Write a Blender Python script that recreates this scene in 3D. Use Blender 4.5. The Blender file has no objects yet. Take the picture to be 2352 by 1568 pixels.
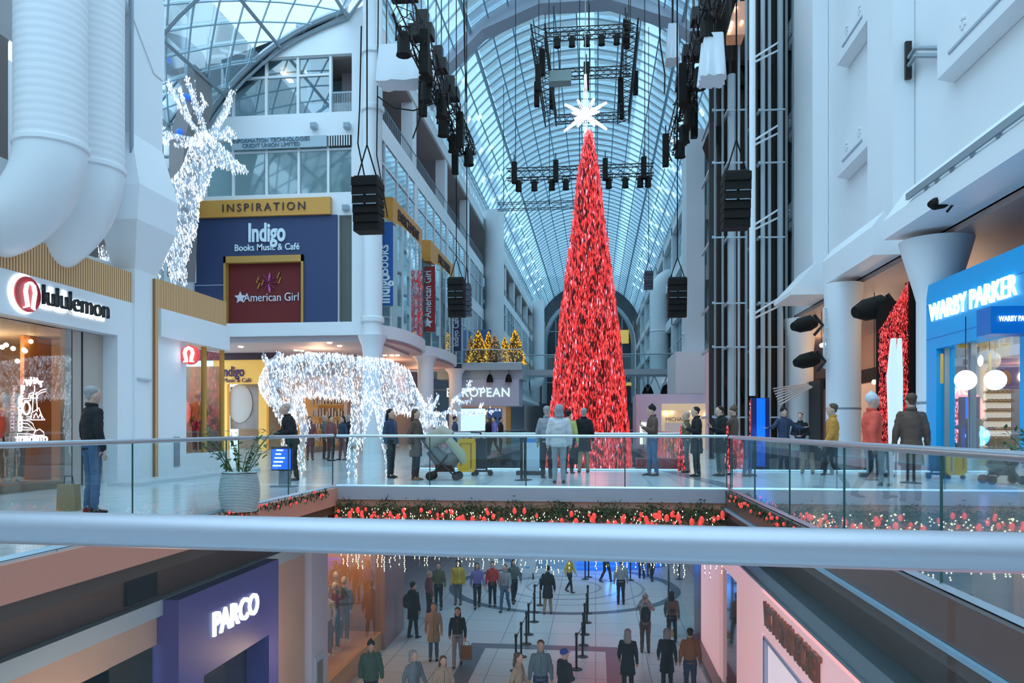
import bpy, bmesh, math, random
from mathutils import Vector, Matrix
R = random.Random(11)
SC = bpy.context.scene
COL = SC.collection
PI = math.pi
# ---------------------------------------------------------------- camera, sky, sun, exposure
F = 1764.0
HC = 1.23
HY = 982.0
TH = math.atan(192.0 / F)
CT, ST = math.cos(TH), math.sin(TH)
cam = bpy.data.cameras.new('camera'); camo = bpy.data.objects.new('camera', cam); COL.objects.link(camo)
cam.sensor_width = 36.0; cam.lens = 36.0 * F / 2352.0
cam.shift_y = (HY - 784.0) / 2352.0
cam.clip_end = 400; cam.clip_start = 0.05
camo.location = (0, 0, HC); camo.rotation_euler = (PI / 2, 0, TH)
SC.camera = camo
w = bpy.data.worlds.new('sky'); SC.world = w; w.use_nodes = True
bg = w.node_tree.nodes['Background']
bg.inputs[0].default_value = (0.62, 0.84, 1.0, 1); bg.inputs[1].default_value = 1.6
def sun(name, rx, ry, energy, ang, col):
    l = bpy.data.lights.new(name, 'SUN'); l.energy = energy; l.angle = math.radians(ang); l.color = col
    o = bpy.data.objects.new(name, l); COL.objects.link(o); o.rotation_euler = (math.radians(rx), math.radians(ry), 0)
    o.location = (0, -10, 40)
    return o
sun('daylight_overcast', 38, 0, 1.7, 110, (0.60, 0.79, 1.0))
sun('daylight_zenith', 8, 14, 2.7, 150, (0.60, 0.80, 1.0))
SC.view_settings.view_transform = 'Standard'; SC.view_settings.look = 'None'
SC.view_settings.gamma = 1.0; SC.view_settings.use_curve_mapping = False
SC.view_settings.exposure = 0.12
cy = SC.cycles
cy.max_bounces = 6; cy.diffuse_bounces = 3; cy.glossy_bounces = 3; cy.transmission_bounces = 4
cy.transparent_max_bounces = 12; cy.sample_clamp_indirect = 4.0; cy.caustics_reflective = False; cy.caustics_refractive = False
cy.use_denoising = True; cy.use_adaptive_sampling = True; cy.adaptive_threshold = 0.03
# ---------------------------------------------------------------- where a point of the place lies
def ratio(px):
    u = (px - 1176.0) / F
    return (u * CT - ST) / (CT + u * ST)
def QX(px, Y): return ratio(px) * Y
def QY(px, X): return X / ratio(px)
def depth(X, Y): return Y * CT - X * ST
def QZ(py, X, Y): return HC + (HY - py) * depth(X, Y) / F
def QP(px, py, Y):
    X = QX(px, Y); return Vector((X, Y, QZ(py, X, Y)))
def FLOORPT(px, py, z):          # point of a horizontal floor at height z
    d = (HC - z) * F / (py - HY); r = ratio(px); Y = d / (CT - r * ST)
    return r * Y, Y
# ---------------------------------------------------------------- materials
MATS = {}
def mat(name, col, rough=0.5, metal=0.0, emit=None, es=0.0, noise=0.0, nscale=8.0, coat=0.0, samp=True):
    if name in MATS: return MATS[name]
    m = bpy.data.materials.new(name); m.use_nodes = True; nt = m.node_tree; b = nt.nodes['Principled BSDF']
    b.inputs['Base Color'].default_value = (*col, 1); b.inputs['Roughness'].default_value = rough
    b.inputs['Metallic'].default_value = metal
    if coat: b.inputs['Coat Weight'].default_value = coat
    if max(col) < 0.05: b.inputs['Specular IOR Level'].default_value = 0.25
    if noise:
        tc = nt.nodes.new('ShaderNodeTexCoord'); n = nt.nodes.new('ShaderNodeTexNoise'); n.inputs['Scale'].default_value = nscale
        n.inputs['Detail'].default_value = 3
        mx = nt.nodes.new('ShaderNodeMix'); mx.data_type = 'RGBA'
        nt.links.new(tc.outputs['Object'], n.inputs['Vector']); nt.links.new(n.outputs['Fac'], mx.inputs['Factor'])
        mx.inputs['A'].default_value = (*[max(0, c * (1 - noise)) for c in col], 1)
        mx.inputs['B'].default_value = (*[min(1, c * (1 + noise)) for c in col], 1)
        nt.links.new(mx.outputs['Result'], b.inputs['Base Color'])
    if emit:
        b.inputs['Emission Color'].default_value = (*emit, 1); b.inputs['Emission Strength'].default_value = es
        if not samp: m.cycles.emission_sampling = 'NONE'
    MATS[name] = m; return m
def glassmat(name, tint, refl=0.12, rough=0.02, haze=0.0, hcol=(0.8, 0.9, 0.95)):
    m = bpy.data.materials.new(name); m.use_nodes = True; nt = m.node_tree; nt.nodes.clear()
    out = nt.nodes.new('ShaderNodeOutputMaterial'); tr = nt.nodes.new('ShaderNodeBsdfTransparent'); gl = nt.nodes.new('ShaderNodeBsdfGlossy')
    tr.inputs[0].default_value = (*tint, 1); gl.inputs['Roughness'].default_value = rough; gl.inputs[0].default_value = (0.9, 0.97, 1, 1)
    lw = nt.nodes.new('ShaderNodeLayerWeight'); lw.inputs[0].default_value = 0.25
    ml = nt.nodes.new('ShaderNodeMath'); ml.operation = 'MULTIPLY_ADD'; ml.inputs[1].default_value = 0.7; ml.inputs[2].default_value = refl
    ml.use_clamp = True
    mx = nt.nodes.new('ShaderNodeMixShader')
    nt.links.new(lw.outputs['Fresnel'], ml.inputs[0]); nt.links.new(ml.outputs[0], mx.inputs[0])
    nt.links.new(tr.outputs[0], mx.inputs[1]); nt.links.new(gl.outputs[0], mx.inputs[2])
    last = mx
    if haze:
        df = nt.nodes.new('ShaderNodeBsdfDiffuse'); df.inputs[0].default_value = (*hcol, 1)
        m2 = nt.nodes.new('ShaderNodeMixShader'); m2.inputs[0].default_value = haze
        nt.links.new(mx.outputs[0], m2.inputs[1]); nt.links.new(df.outputs[0], m2.inputs[2]); last = m2
    nt.links.new(last.outputs[0], out.inputs[0]); MATS[name] = m; return m
def wavemat(name, c1, c2, scale, axis='X', rough=0.5, sharp=0.5):
    m = bpy.data.materials.new(name); m.use_nodes = True; nt = m.node_tree; b = nt.nodes['Principled BSDF']; b.inputs['Roughness'].default_value = rough
    tc = nt.nodes.new('ShaderNodeTexCoord'); wv = nt.nodes.new('ShaderNodeTexWave'); wv.bands_direction = axis; wv.inputs['Scale'].default_value = scale
    rp = nt.nodes.new('ShaderNodeValToRGB'); rp.color_ramp.elements[0].color = (*c1, 1); rp.color_ramp.elements[1].color = (*c2, 1)
    rp.color_ramp.elements[0].position = sharp - 0.12; rp.color_ramp.elements[1].position = sharp + 0.12
    nt.links.new(tc.outputs['Object'], wv.inputs[0]); nt.links.new(wv.outputs['Fac'], rp.inputs[0]); nt.links.new(rp.outputs[0], b.inputs['Base Color'])
    MATS[name] = m; return m
def tilemat(name, col, joint, size, rough=0.2, var=0.08, rings=None):
    m = bpy.data.materials.new(name); m.use_nodes = True; nt = m.node_tree; b = nt.nodes['Principled BSDF']; b.inputs['Roughness'].default_value = rough
    tc = nt.nodes.new('ShaderNodeTexCoord'); br = nt.nodes.new('ShaderNodeTexBrick'); br.offset = 0.0
    br.inputs['Scale'].default_value = 1.0; br.inputs['Brick Width'].default_value = size; br.inputs['Row Height'].default_value = size
    br.inputs['Mortar Size'].default_value = 0.012
    br.inputs['Color1'].default_value = (*col, 1); br.inputs['Color2'].default_value = (*[c * (1 - var) for c in col], 1); br.inputs['Mortar'].default_value = (*joint, 1)
    nt.links.new(tc.outputs['Object'], br.inputs['Vector']); last = br.outputs['Color']
    if rings:
        cx, cyy, rs = rings
        vs = nt.nodes.new('ShaderNodeVectorMath'); vs.operation = 'SUBTRACT'; vs.inputs[1].default_value = (cx, cyy, 0)
        mk = nt.nodes.new('ShaderNodeVectorMath'); mk.operation = 'MULTIPLY'; mk.inputs[1].default_value = (1, 1, 0)
        ln = nt.nodes.new('ShaderNodeVectorMath'); ln.operation = 'LENGTH'
        nt.links.new(tc.outputs['Object'], vs.inputs[0]); nt.links.new(vs.outputs[0], mk.inputs[0]); nt.links.new(mk.outputs[0], ln.inputs[0])
        rp = nt.nodes.new('ShaderNodeValToRGB'); rp.color_ramp.interpolation = 'CONSTANT'
        dv = nt.nodes.new('ShaderNodeMath'); dv.operation = 'DIVIDE'; dv.inputs[1].default_value = 8.0
        nt.links.new(ln.outputs['Value'], dv.inputs[0]); nt.links.new(dv.outputs[0], rp.inputs[0])
        e = rp.color_ramp.elements; e[0].position = 0; e[0].color = (0, 0, 0, 1); e[1].position = 0.999; e[1].color = (0, 0, 0, 1)
        for r0, r1, v in rs:
            a = e.new(r0 / 8.0); a.color = (v, v, v, 1); a = e.new(r1 / 8.0); a.color = (0, 0, 0, 1)
        mx = nt.nodes.new('ShaderNodeMix'); mx.data_type = 'RGBA'; nt.links.new(rp.outputs[0], mx.inputs['Factor'])
        nt.links.new(last, mx.inputs['A']); mx.inputs['B'].default_value = (0.12, 0.17, 0.22, 1); last = mx.outputs['Result']
    nt.links.new(last, b.inputs['Base Color']); MATS[name] = m; return m
WHITE = mat('white_paint', (0.83, 0.84, 0.86), 0.55, noise=0.03, nscale=0.6)
WHITE2 = mat('white_metal', (0.80, 0.82, 0.84), 0.35)
DUCTW = wavemat('duct_paint', (0.74, 0.75, 0.77), (0.81, 0.82, 0.84), 2.2, 'Z', 0.45)
LAV = mat('lavender_paint', (0.62, 0.62, 0.74), 0.5)
BEIGE = mat('beige_panel', (0.52, 0.42, 0.36), 0.5, noise=0.06, nscale=1.5)
TAN = mat('tan_stone', (0.55, 0.38, 0.28), 0.45, noise=0.1, nscale=2)
SALMON = mat('salmon_paint', (0.66, 0.28, 0.19), 0.5)
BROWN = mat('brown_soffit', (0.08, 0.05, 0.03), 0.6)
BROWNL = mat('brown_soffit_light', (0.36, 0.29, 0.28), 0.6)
DARK = mat('dark_metal', (0.035, 0.03, 0.03), 0.45)
BLACK = mat('black_plastic', (0.010, 0.008, 0.006), 0.75)
NAVY = mat('navy_hoarding', (0.035, 0.055, 0.14), 0.6)
BLUEB = mat('blue_banner', (0.02, 0.11, 0.36), 0.6)
REDB = mat('red_banner', (0.36, 0.03, 0.03), 0.6)
ORANGE = mat('orange_board', (0.72, 0.33, 0.06), 0.5)
GOLDW = mat('gold_wood', (0.55, 0.30, 0.07), 0.45)
WOOD = mat('warm_wood', (0.45, 0.20, 0.07), 0.45, noise=0.2, nscale=5)
SLAT = wavemat('wood_slats', (0.34, 0.15, 0.05), (0.86, 0.52, 0.25), 4.2, 'Y', 0.5, 0.36)
STEEL = mat('brushed_steel', (0.62, 0.68, 0.74), 0.28, metal=0.85)
STEELD = mat('grey_steel', (0.30, 0.36, 0.40), 0.4, metal=0.3)
BARS = mat('roof_bar', (0.30, 0.42, 0.50), 0.5)
BARL = mat('roof_rib', (0.58, 0.72, 0.80), 0.5)
BLUEP = mat('bright_blue_paint', (0.0, 0.42, 0.86), 0.4)
BLUEP2 = mat('deep_blue_paint', (0.0, 0.18, 0.55), 0.4)
VIOLET = mat('violet_paint', (0.075, 0.07, 0.28), 0.45)
PINK = mat('pink_glow_panel', (0.85, 0.50, 0.50), 0.4, emit=(1, .55, .58), es=.42)  # wall glows by itself, standing in for the shop's pink light
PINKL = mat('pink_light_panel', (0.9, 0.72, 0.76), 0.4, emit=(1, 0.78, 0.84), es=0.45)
TEAL = mat('teal_grey', (0.20, 0.28, 0.32), 0.4)
YELLOW = mat('warm_yellow_wall', (0.75, 0.45, 0.10), 0.5)
CREAM = mat('cream_wall', (0.75, 0.62, 0.42), 0.5)
ROOFG = glassmat('roof_glass', (0.66, 0.88, 0.96), 0.04, 0.15, haze=0.30, hcol=(0.62, 0.85, 0.92))
ROOFC = glassmat('clear_roof_glass', (0.80, 0.95, 1.0), 0.05, 0.1, haze=0.05)
GLASS = glassmat('railing_glass', (0.80, 0.92, 0.92), 0.05)
NGLASS = glassmat('near_glass', (0.92, 0.95, 0.94), 0.01)
SGLASS = glassmat('shop_glass', (0.86, 0.93, 0.93), 0.10)
CURTG = glassmat('curtain_glass', (0.42, 0.60, 0.66), 0.22, 0.06, haze=0.25, hcol=(0.35, 0.52, 0.58))
GEDGE = mat('green_glass_edge', (0.03, 0.10, 0.09), 0.2)
LED = mat('white_led', (1, 1, 1), 0.4, emit=(0.85, 0.92, 1.0), es=1.7, samp=False)
LEDSIGN = mat('white_sign_light', (1, 1, 1), 0.4, emit=(0.92, 0.97, 1.0), es=1.5, samp=False)
SIGNW = mat('white_lettering', (0.75, 0.86, 0.92), 0.5)
WARML = mat('warm_lamp', (1, 0.85, 0.6), 0.4, emit=(1, 0.75, 0.45), es=9.0, samp=False)
BLUEL = mat('blue_led', (0, 0.03, .3), 0.4, emit=(0.0, 0.13, 1.0), es=1.15)
BLUEL2 = mat('blue_glow', (0, 0.1, 0.6), 0.4, emit=(0.02, 0.10, 0.9), es=1.2)
# ---------------------------------------------------------------- mesh building
class MB:
    def __init__(s): s.v = []; s.f = []; s.m = []; s.k = 0
    def add(s, vs, fs, k=None):
        o = len(s.v); s.v += [Vector(p) for p in vs]; s.f += [tuple(i + o for i in f) for f in fs]; s.m += [s.k if k is None else k] * len(fs); return s
    def box(s, x0, x1, y0, y1, z0, z1, k=None):
        if x0 > x1: x0, x1 = x1, x0
        if y0 > y1: y0, y1 = y1, y0
        if z0 > z1: z0, z1 = z1, z0
        return s.add([(x0, y0, z0), (x1, y0, z0), (x1, y1, z0), (x0, y1, z0), (x0, y0, z1), (x1, y0, z1), (x1, y1, z1), (x0, y1, z1)],
                     [(0, 3, 2, 1), (4, 5, 6, 7), (0, 1, 5, 4), (1, 2, 6, 5), (2, 3, 7, 6), (3, 0, 4, 7)], k)
    def prism(s, poly, axis, a, b, k=None):      # poly in the two other axes; axis 'x','y','z'
        n = len(poly)
        def P(p, t): return {'x': (t, p[0], p[1]), 'y': (p[0], t, p[1]), 'z': (p[0], p[1], t)}[axis]
        vs = [P(p, a) for p in poly] + [P(p, b) for p in poly]
        fs = [tuple(range(n)), tuple(range(2 * n - 1, n - 1, -1))] + [(i, i + n, (i + 1) % n + n, (i + 1) % n) for i in range(n)]
        return s.add(vs, fs, k)
    def tube(s, pts, r, n=8, k=None, closed=False, flat=None):
        pts = [Vector(p) for p in pts]; m = len(pts)
        rs = r if isinstance(r, list) else [r] * m
        vs = []; up = None
        for i, p in enumerate(pts):
            t = (pts[min(i + 1, m - 1)] - pts[max(i - 1, 0)])
            if t.length < 1e-9: t = Vector((0, 0, 1))
            t.normalize()
            if up is None:
                up = Vector((0, 0, 1)) if abs(t.z) < 0.9 else Vector((0, 1, 0))
            a = t.cross(up)
            if a.length < 1e-6: a = t.cross(Vector((1, 0, 0)))
            a.normalize(); b = a.cross(t).normalized(); up = b
            ri = rs[i]; ra, rb = (ri if isinstance(ri, tuple) else (ri, ri))
            for j in range(n):
                w_ = 2 * PI * j / n; vs.append(p + a * (ra * math.cos(w_)) + b * (rb * math.sin(w_)))
        fs = [(i * n + j, i * n + (j + 1) % n, (i + 1) * n + (j + 1) % n, (i + 1) * n + j) for i in range(m - 1) for j in range(n)]
        fs += [tuple(range(n - 1, -1, -1)), tuple(range((m - 1) * n, m * n))]
        return s.add(vs, fs, k)
    def cyl(s, p0, p1, r, n=16, k=None): return s.tube([p0, p1], r, n, k)
    def ell(s, c, r, nu=12, nv=8, k=None):
        r = r if isinstance(r, (tuple, list)) else (r, r, r); vs = [(c[0], c[1], c[2] - r[2])]
        for i in range(1, nv):
            a = -PI / 2 + PI * i / nv
            for j in range(nu):
                b = 2 * PI * j / nu; vs.append((c[0] + r[0] * math.cos(a) * math.cos(b), c[1] + r[1] * math.cos(a) * math.sin(b), c[2] + r[2] * math.sin(a)))
        vs.append((c[0], c[1], c[2] + r[2])); L = len(vs) - 1
        fs = [(0, 1 + (j + 1) % nu, 1 + j) for j in range(nu)]
        for i in range(nv - 2):
            for j in range(nu):
                a = 1 + i * nu; fs.append((a + j, a + (j + 1) % nu, a + nu + (j + 1) % nu, a + nu + j))
        a = 1 + (nv - 2) * nu; fs += [(a + j, a + (j + 1) % nu, L) for j in range(nu)]
        return s.add(vs, fs, k)
    def lathe(s, prof, c, n=20, k=None):         # prof: (r, z)
        vs = [(c[0] + r * math.cos(2 * PI * j / n), c[1] + r * math.sin(2 * PI * j / n), c[2] + z) for r, z in prof for j in range(n)]
        m = len(prof)
        fs = [(i * n + j, i * n + (j + 1) % n, (i + 1) * n + (j + 1) % n, (i + 1) * n + j) for i in range(m - 1) for j in range(n)]
        fs += [tuple(range(n - 1, -1, -1)), tuple(range((m - 1) * n, m * n))]
        return s.add(vs, fs, k)
    def octa(s, c, rx, ry, rz, k=None):
        x, y, z = c
        return s.add([(x - rx, y, z), (x, y - ry, z), (x + rx, y, z), (x, y + ry, z), (x, y, z - rz), (x, y, z + rz)],
                     [(0, 1, 5), (1, 2, 5), (2, 3, 5), (3, 0, 5), (1, 0, 4), (2, 1, 4), (3, 2, 4), (0, 3, 4)], k)
    def mesh(s, name, off=None):
        me = bpy.data.meshes.new(name); o = Vector(off) if off is not None else Vector((0, 0, 0))
        me.from_pydata([tuple(p - o) for p in s.v], [], s.f); me.update(); return me
def wloc(o):
    v = Vector((0, 0, 0))
    while o is not None: v += o.location; o = o.parent
    return v
def build(name, mb, mats, parent=None, smooth=True, label=None, angle=0.6, fix=True):
    org = wloc(parent) if parent is not None else Vector((0, 0, 0))
    me = mb.mesh(name, org); mats = mats if isinstance(mats, (list, tuple)) else [mats]
    for m in mats: me.materials.append(m)
    if len(mats) > 1: me.polygons.foreach_set('material_index', mb.m)
    if fix:
        bm = bmesh.new(); bm.from_mesh(me); bmesh.ops.recalc_face_normals(bm, faces=bm.faces); bm.to_mesh(me); bm.free()
    if smooth:
        me.polygons.foreach_set('use_smooth', [True] * len(me.polygons)); me.set_sharp_from_angle(angle=angle)
    o = bpy.data.objects.new(name, me); COL.objects.link(o); o.parent = parent
    if label: o['label'] = label
    return o
def tag(o, label=None, cat=None, group=None, kind=None):
    if label: o['label'] = label
    if cat: o['category'] = cat
    if group: o['group'] = group
    if kind: o['kind'] = kind
    return o
def thing(name, label, cat, loc=(0, 0, 0), rotz=0, group=None):
    o = bpy.data.objects.new(name, None); COL.objects.link(o); o.empty_display_size = 0.2
    o.location = loc; o.rotation_euler = (0, 0, rotz); return tag(o, label, cat, group)
def struct(name, mb, mats, label=None, smooth=True):
    o = build(name, mb, mats, None, smooth); o['kind'] = 'structure'; o['label'] = label or name.replace('_', ' '); return o
def kids(o): return [c for c in bpy.data.objects if c.parent == o]
def copy_tree(o, loc=None, rotz=None, label=None, parent=None, group=None):
    c = o.copy(); COL.objects.link(c); c.parent = parent
    if loc is not None: c.location = loc
    if rotz is not None: c.rotation_euler = (0, 0, rotz)
    if label: c['label'] = label
    if group: c['group'] = group
    for ch in kids(o): copy_tree(ch, parent=c)
    return c
def text(name, s, size, loc, facing, m, parent=None, extrude=0.02, xs=1.0, bold=0.0, align='CENTER', spacing=1.0, roll=0.0, label=None, shear=0.0):
    cu = bpy.data.curves.new(name, 'FONT'); cu.body = s; cu.size = size; cu.extrude = extrude; cu.offset = bold
    cu.align_x = align; cu.align_y = 'CENTER'; cu.space_character = spacing; cu.resolution_u = 3; cu.shear = shear
    t = bpy.data.objects.new(name, cu); COL.objects.link(t); dg = bpy.context.evaluated_depsgraph_get(); dg.update()
    me = bpy.data.meshes.new_from_object(t.evaluated_get(dg)); bpy.data.objects.remove(t); bpy.data.curves.remove(cu)
    # facing: 's' faces -Y, 'e' faces +X, 'w' faces -X
    mt = Matrix.Diagonal((xs, 1, 1, 1))
    if roll: mt = Matrix.Rotation(roll, 4, 'Z') @ mt
    mt = Matrix.Rotation(PI / 2, 4, 'X') @ mt
    if facing == 'e': mt = Matrix.Rotation(PI / 2, 4, 'Z') @ mt
    if facing == 'w': mt = Matrix.Rotation(-PI / 2, 4, 'Z') @ mt
    me.transform(mt); me.name = name
    me.materials.clear(); me.materials.append(m)
    o = bpy.data.objects.new(name, me); COL.objects.link(o); o.parent = parent
    o.location = Vector(loc) - (wloc(parent) if parent is not None else Vector((0, 0, 0)))
    if label: o['label'] = label
    return o
def remesh(mb, voxel, name, smooth=2):
    me = mb.mesh(name + '_raw')
    bm = bmesh.new(); bm.from_mesh(me); bmesh.ops.recalc_face_normals(bm, faces=bm.faces); bm.to_mesh(me); bm.free()
    o = bpy.data.objects.new(name, me); COL.objects.link(o)
    md = o.modifiers.new('r', 'REMESH'); md.mode = 'VOXEL'; md.voxel_size = voxel; md.use_smooth_shade = True
    if smooth:
        m2 = o.modifiers.new('s', 'SMOOTH'); m2.iterations = smooth; m2.factor = 0.5
    dg = bpy.context.evaluated_depsgraph_get(); dg.update()
    out = bpy.data.meshes.new_from_object(o.evaluated_get(dg)); bpy.data.objects.remove(o); bpy.data.meshes.remove(me)
    out.name = name; return out
def meshobj(name, me, m, parent=None, loc=(0, 0, 0), slot_object=False):
    if m is not None and len(me.materials) == 0: me.materials.append(m)
    o = bpy.data.objects.new(name, me); COL.objects.link(o); o.parent = parent; o.location = loc
    if slot_object and m is not None:
        o.material_slots[0].link = 'OBJECT'; o.material_slots[0].material = m
    return o
def scatter(me, n, rnd):
    me.calc_loop_triangles(); tr = me.loop_triangles; acc = []; t = 0
    for x in tr: t += x.area; acc.append(t)
    import bisect
    out = []
    for _ in range(n):
        x = tr[min(bisect.bisect(acc, rnd.random() * t), len(tr) - 1)]; a, b, c = (me.vertices[i].co for i in x.vertices)
        u, v = rnd.random(), rnd.random()
        if u + v > 1: u, v = 1 - u, 1 - v
        out.append((a + (b - a) * u + (c - a) * v, x.normal.copy()))
    return out
def area(name, loc, rot, sx, sy, energy, col):
    l = bpy.data.lights.new(name, 'AREA'); l.shape = 'RECTANGLE'; l.size = sx; l.size_y = sy; l.energy = energy; l.color = col
    o = bpy.data.objects.new(name, l); COL.objects.link(o); o.location = loc; o.rotation_euler = rot; return o
def lamp(name, loc, energy, col, r=0.1):
    l = bpy.data.lights.new(name, 'POINT'); l.energy = energy; l.color = col; l.shadow_soft_size = r
    o = bpy.data.objects.new(name, l); COL.objects.link(o); o.location = loc; return o
WCOL = (1.0, 0.66, 0.38)
CRP = [(-19.87, 14.69), (-18.7, 16.7), (-15.4, 19.8), (-11.88, 21.27), (-9.6, 24.2), (-6.5, 27.4), (-3.6, 29.0), (-1.3, 29.6), (1.2, 29.0), (4.0, 27.4), (6.6, 25.3), (8.3, 23.4)]
def roofz(x, y):          # underside of the glass roof above a point
    if y < 36:
        for (a, za), (b, zb) in zip(CRP[:-1], CRP[1:]):
            if a <= x <= b: return za + (zb - za) * (x - a) / (b - a) - .35
        return 14.0
    q = 10.53 ** 2 - (x + 1.3) ** 2
    return 19.07 + math.sqrt(max(0, q)) - .45

# ================================================================ THE SETTING
XL, XR, XE, XF = -10.9, 8.3, -5.4, 2.6          # facades and edges of the opening
ZL = -5.6                                        # lower floor
TILE = tilemat('mid_floor_tiles', (0.62, 0.68, 0.72), (0.34, 0.40, 0.44), 1.2, 0.16)
TILEL = tilemat('lower_floor_tiles', (0.66, 0.70, 0.74), (0.26, 0.31, 0.35), 1.5, 0.22,
                rings=(-1.36, 33.0, [(1.5, 1.62, 0.5), (2.3, 2.5, 0.55), (3.3, 3.42, 0.5), (4.5, 4.9, 0.95)]))
m = MB(); m.box(-16, 13, -30, 152, ZL - 0.4, ZL); struct('floor', m, TILEL, 'pale tiled floor of the lower level with a ringed medallion')
m = MB(); m.box(-21, XE, -34, 62, -0.36, 0); struct('floor', m, TILE, 'pale tiled walkway on the left of the opening')
m = MB(); m.box(XF, 14, -34, 62, -0.36, 0); struct('floor', m, TILE, 'pale tiled walkway on the right of the opening')
m = MB(); m.box(XE, XF, 15.6, 22.5, -0.30, 0.0); struct('floor', m, TILE, 'tiled footbridge deck crossing the opening')
m = MB(); m.box(XE, XF, -6, 1.45, -0.36, 0); struct('floor', m, TILE, 'footbridge deck under the near handrail')
m = MB(); m.box(-14, XL + 3.2, 62, 150, -0.36, 0); m.box(XR - 3.2, 12, 62, 150, -0.36, 0); struct('floor', m, TILE, 'far walkways either side of the hall')
# fascias of the opening
m = MB(); m.box(XE, XF, 15.50, 15.60, -0.26, 0.0)
struct('trim_1', m, mat('grey_fascia', (0.36, 0.36, 0.40), 0.3), 'grey kerb fascia along the footbridge edge')
m = MB(); m.box(XE, XF, 15.54, 15.8, -0.40, -0.262); m.box(XE, XF, 15.75, 22.3, -1.15, -0.302)
struct('trim_2', m, mat('copper_fascia', (0.50, 0.24, 0.16), 0.4), 'copper coloured board under the footbridge edge')
m = MB(); m.box(XE - 0.02, XE + 0.06, -4, 15.5, -0.38, -0.02); struct('trim_3', m, SALMON, 'salmon edge board of the left walkway')
m = MB(); m.box(XF - 0.06, XF + 0.02, -4, 15.5, -0.34, -0.0); struct('trim_4', m, mat('brown_edge', (0.13, 0.08, 0.07), 0.35), 'brown edge board of the right walkway')
m = MB(); m.box(XF - 0.1, XF + 0.02, -4, 15.5, -0.385, -0.345); struct('trim_5', m, mat('blue_edge', (0.25, 0.42, 0.55), 0.3), 'blue metal strip along the right walkway edge')
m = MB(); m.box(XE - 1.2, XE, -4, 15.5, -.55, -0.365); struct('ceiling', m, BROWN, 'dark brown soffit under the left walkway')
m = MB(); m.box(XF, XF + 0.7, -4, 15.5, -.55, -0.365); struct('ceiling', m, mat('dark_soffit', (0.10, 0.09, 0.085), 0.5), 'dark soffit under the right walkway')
# dark inlay border on the lower floor and along the walkway
m = MB()
m.box(-3.9, 0.75, 23.6, 24.1, ZL, ZL + 0.006); m.box(-3.9, -3.4, 6, 23.6, ZL, ZL + 0.006); m.box(0.3, 0.75, 6, 23.6, ZL, ZL + 0.006)
struct('trim_6', m, mat('grey_inlay', (0.15, 0.17, 0.21), 0.25), 'dark grey border laid in the lower floor')
m = MB(); m.prism([(2.7, 15.7), (3.1, 15.7), (2.2, 22.4), (1.8, 22.4)], 'z', 0.0, 0.005); struct('trim_7', m, mat('grey_inlay2', (0.22, 0.26, 0.30), 0.2), 'dark strip laid across the deck tiles')
# ---- glass roof
ZS = 23.4; CXM = -1.3; HW = 9.6; RISE = 6.2; RR = (HW * HW + RISE * RISE) / (2 * RISE); ZC = ZS + RISE - RR
A0 = math.asin(HW / RR)
def vault(a, off=0.0): return (CXM + (RR + off) * math.sin(a), ZC + (RR + off) * math.cos(a))
def arcpts(n, off=0.0): return [vault(-A0 + 2 * A0 * i / n, off) for i in range(n + 1)]
def skin(mb, pts, y0, y1):
    for (x0, z0), (x1, z1) in zip(pts[:-1], pts[1:]): mb.add([(x0, y0, z0), (x1, y0, z1), (x1, y1, z1), (x0, y1, z0)], [(0, 1, 2, 3)])
m = MB(); skin(m, arcpts(20), 36, 152); roof = struct('ceiling', m, ROOFG, 'barrel vault of glass over the long hall')
m = MB()
y = 36.6
while y < 151:
    p = arcpts(16, -0.12); m.tube([(x, y, z) for x, z in p], (0.05 + y * 0.0006, 0.11), 4)
    y += 1.35 + (y - 36) * 0.004
build('rib', m, BARL, roof)
m = MB()
for i in range(17):
    a = -A0 + 2 * A0 * i / 16; x, z = vault(a, -0.2); big = i in (3, 13)
    m.tube([(x, 36, z), (x, 152, z)], 0.13 if big else 0.055, 5)
build('purlin', m, BARS, roof)
# crossing roof in front, with diamond lattice
def sidearc(t):   # quarter arc of the aisle roof, t 0..1
    a = math.radians(156 - t * 53); return (-9.27 + 11.6 * math.cos(a), 9.97 + 11.6 * math.sin(a))
CR = [sidearc(i / 9) for i in range(10)] + [(-9.6, 24.2), (-6.5, 27.4), (-3.6, 29.0), (-1.3, 29.6), (1.2, 29.0), (4.0, 27.4), (6.6, 25.3), (8.3, 23.4)]
m = MB(); skin(m, CR, -34, 36.0); croof = struct('ceiling', m, ROOFC, 'clear glass roof over the crossing with diamond lattice')
m = MB()
def atroof(u):
    i = min(int(u), len(CR) - 2); f = u - i; return (CR[i][0] * (1 - f) + CR[i + 1][0] * f, CR[i][1] * (1 - f) + CR[i + 1][1] * f - 0.12)
N = len(CR) - 1
for sgn in (1, -1):
    for k in range(-10, 32):
        pts = []
        for j in range(0, 2 * N + 1):
            u = j / 2.0; yy = k * 1.75 + sgn * u * 1.25 + (0 if sgn > 0 else 8)
            if 2 <= yy <= 36: x, z = atroof(u); pts.append((x, yy, z))
        if len(pts) > 1: m.tube(pts, 0.042, 4)
build('lattice_bar', m, mat('lattice_paint', (.38, .52, .60), .5), croof)
m = MB()
for yy in (6, 12, 18, 24, 30, 35.9):
    pts = [(*[q for q in (x,)], yy, z - 0.35) for x, z in CR]; m.tube(pts, 0.09, 5)
for i in (3, 6, 9, 12, 15):
    x, z = CR[i]; m.tube([(x, 2, z - 0.3), (x, 36, z - 0.3)], 0.09, 5)
build('arch_truss', m, STEELD, croof)
m = MB(); m.box(-21, 14, -34.4, -34, -5.6, 30); struct('wall_behind', m, WHITE, 'white end wall behind the viewer')
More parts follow.
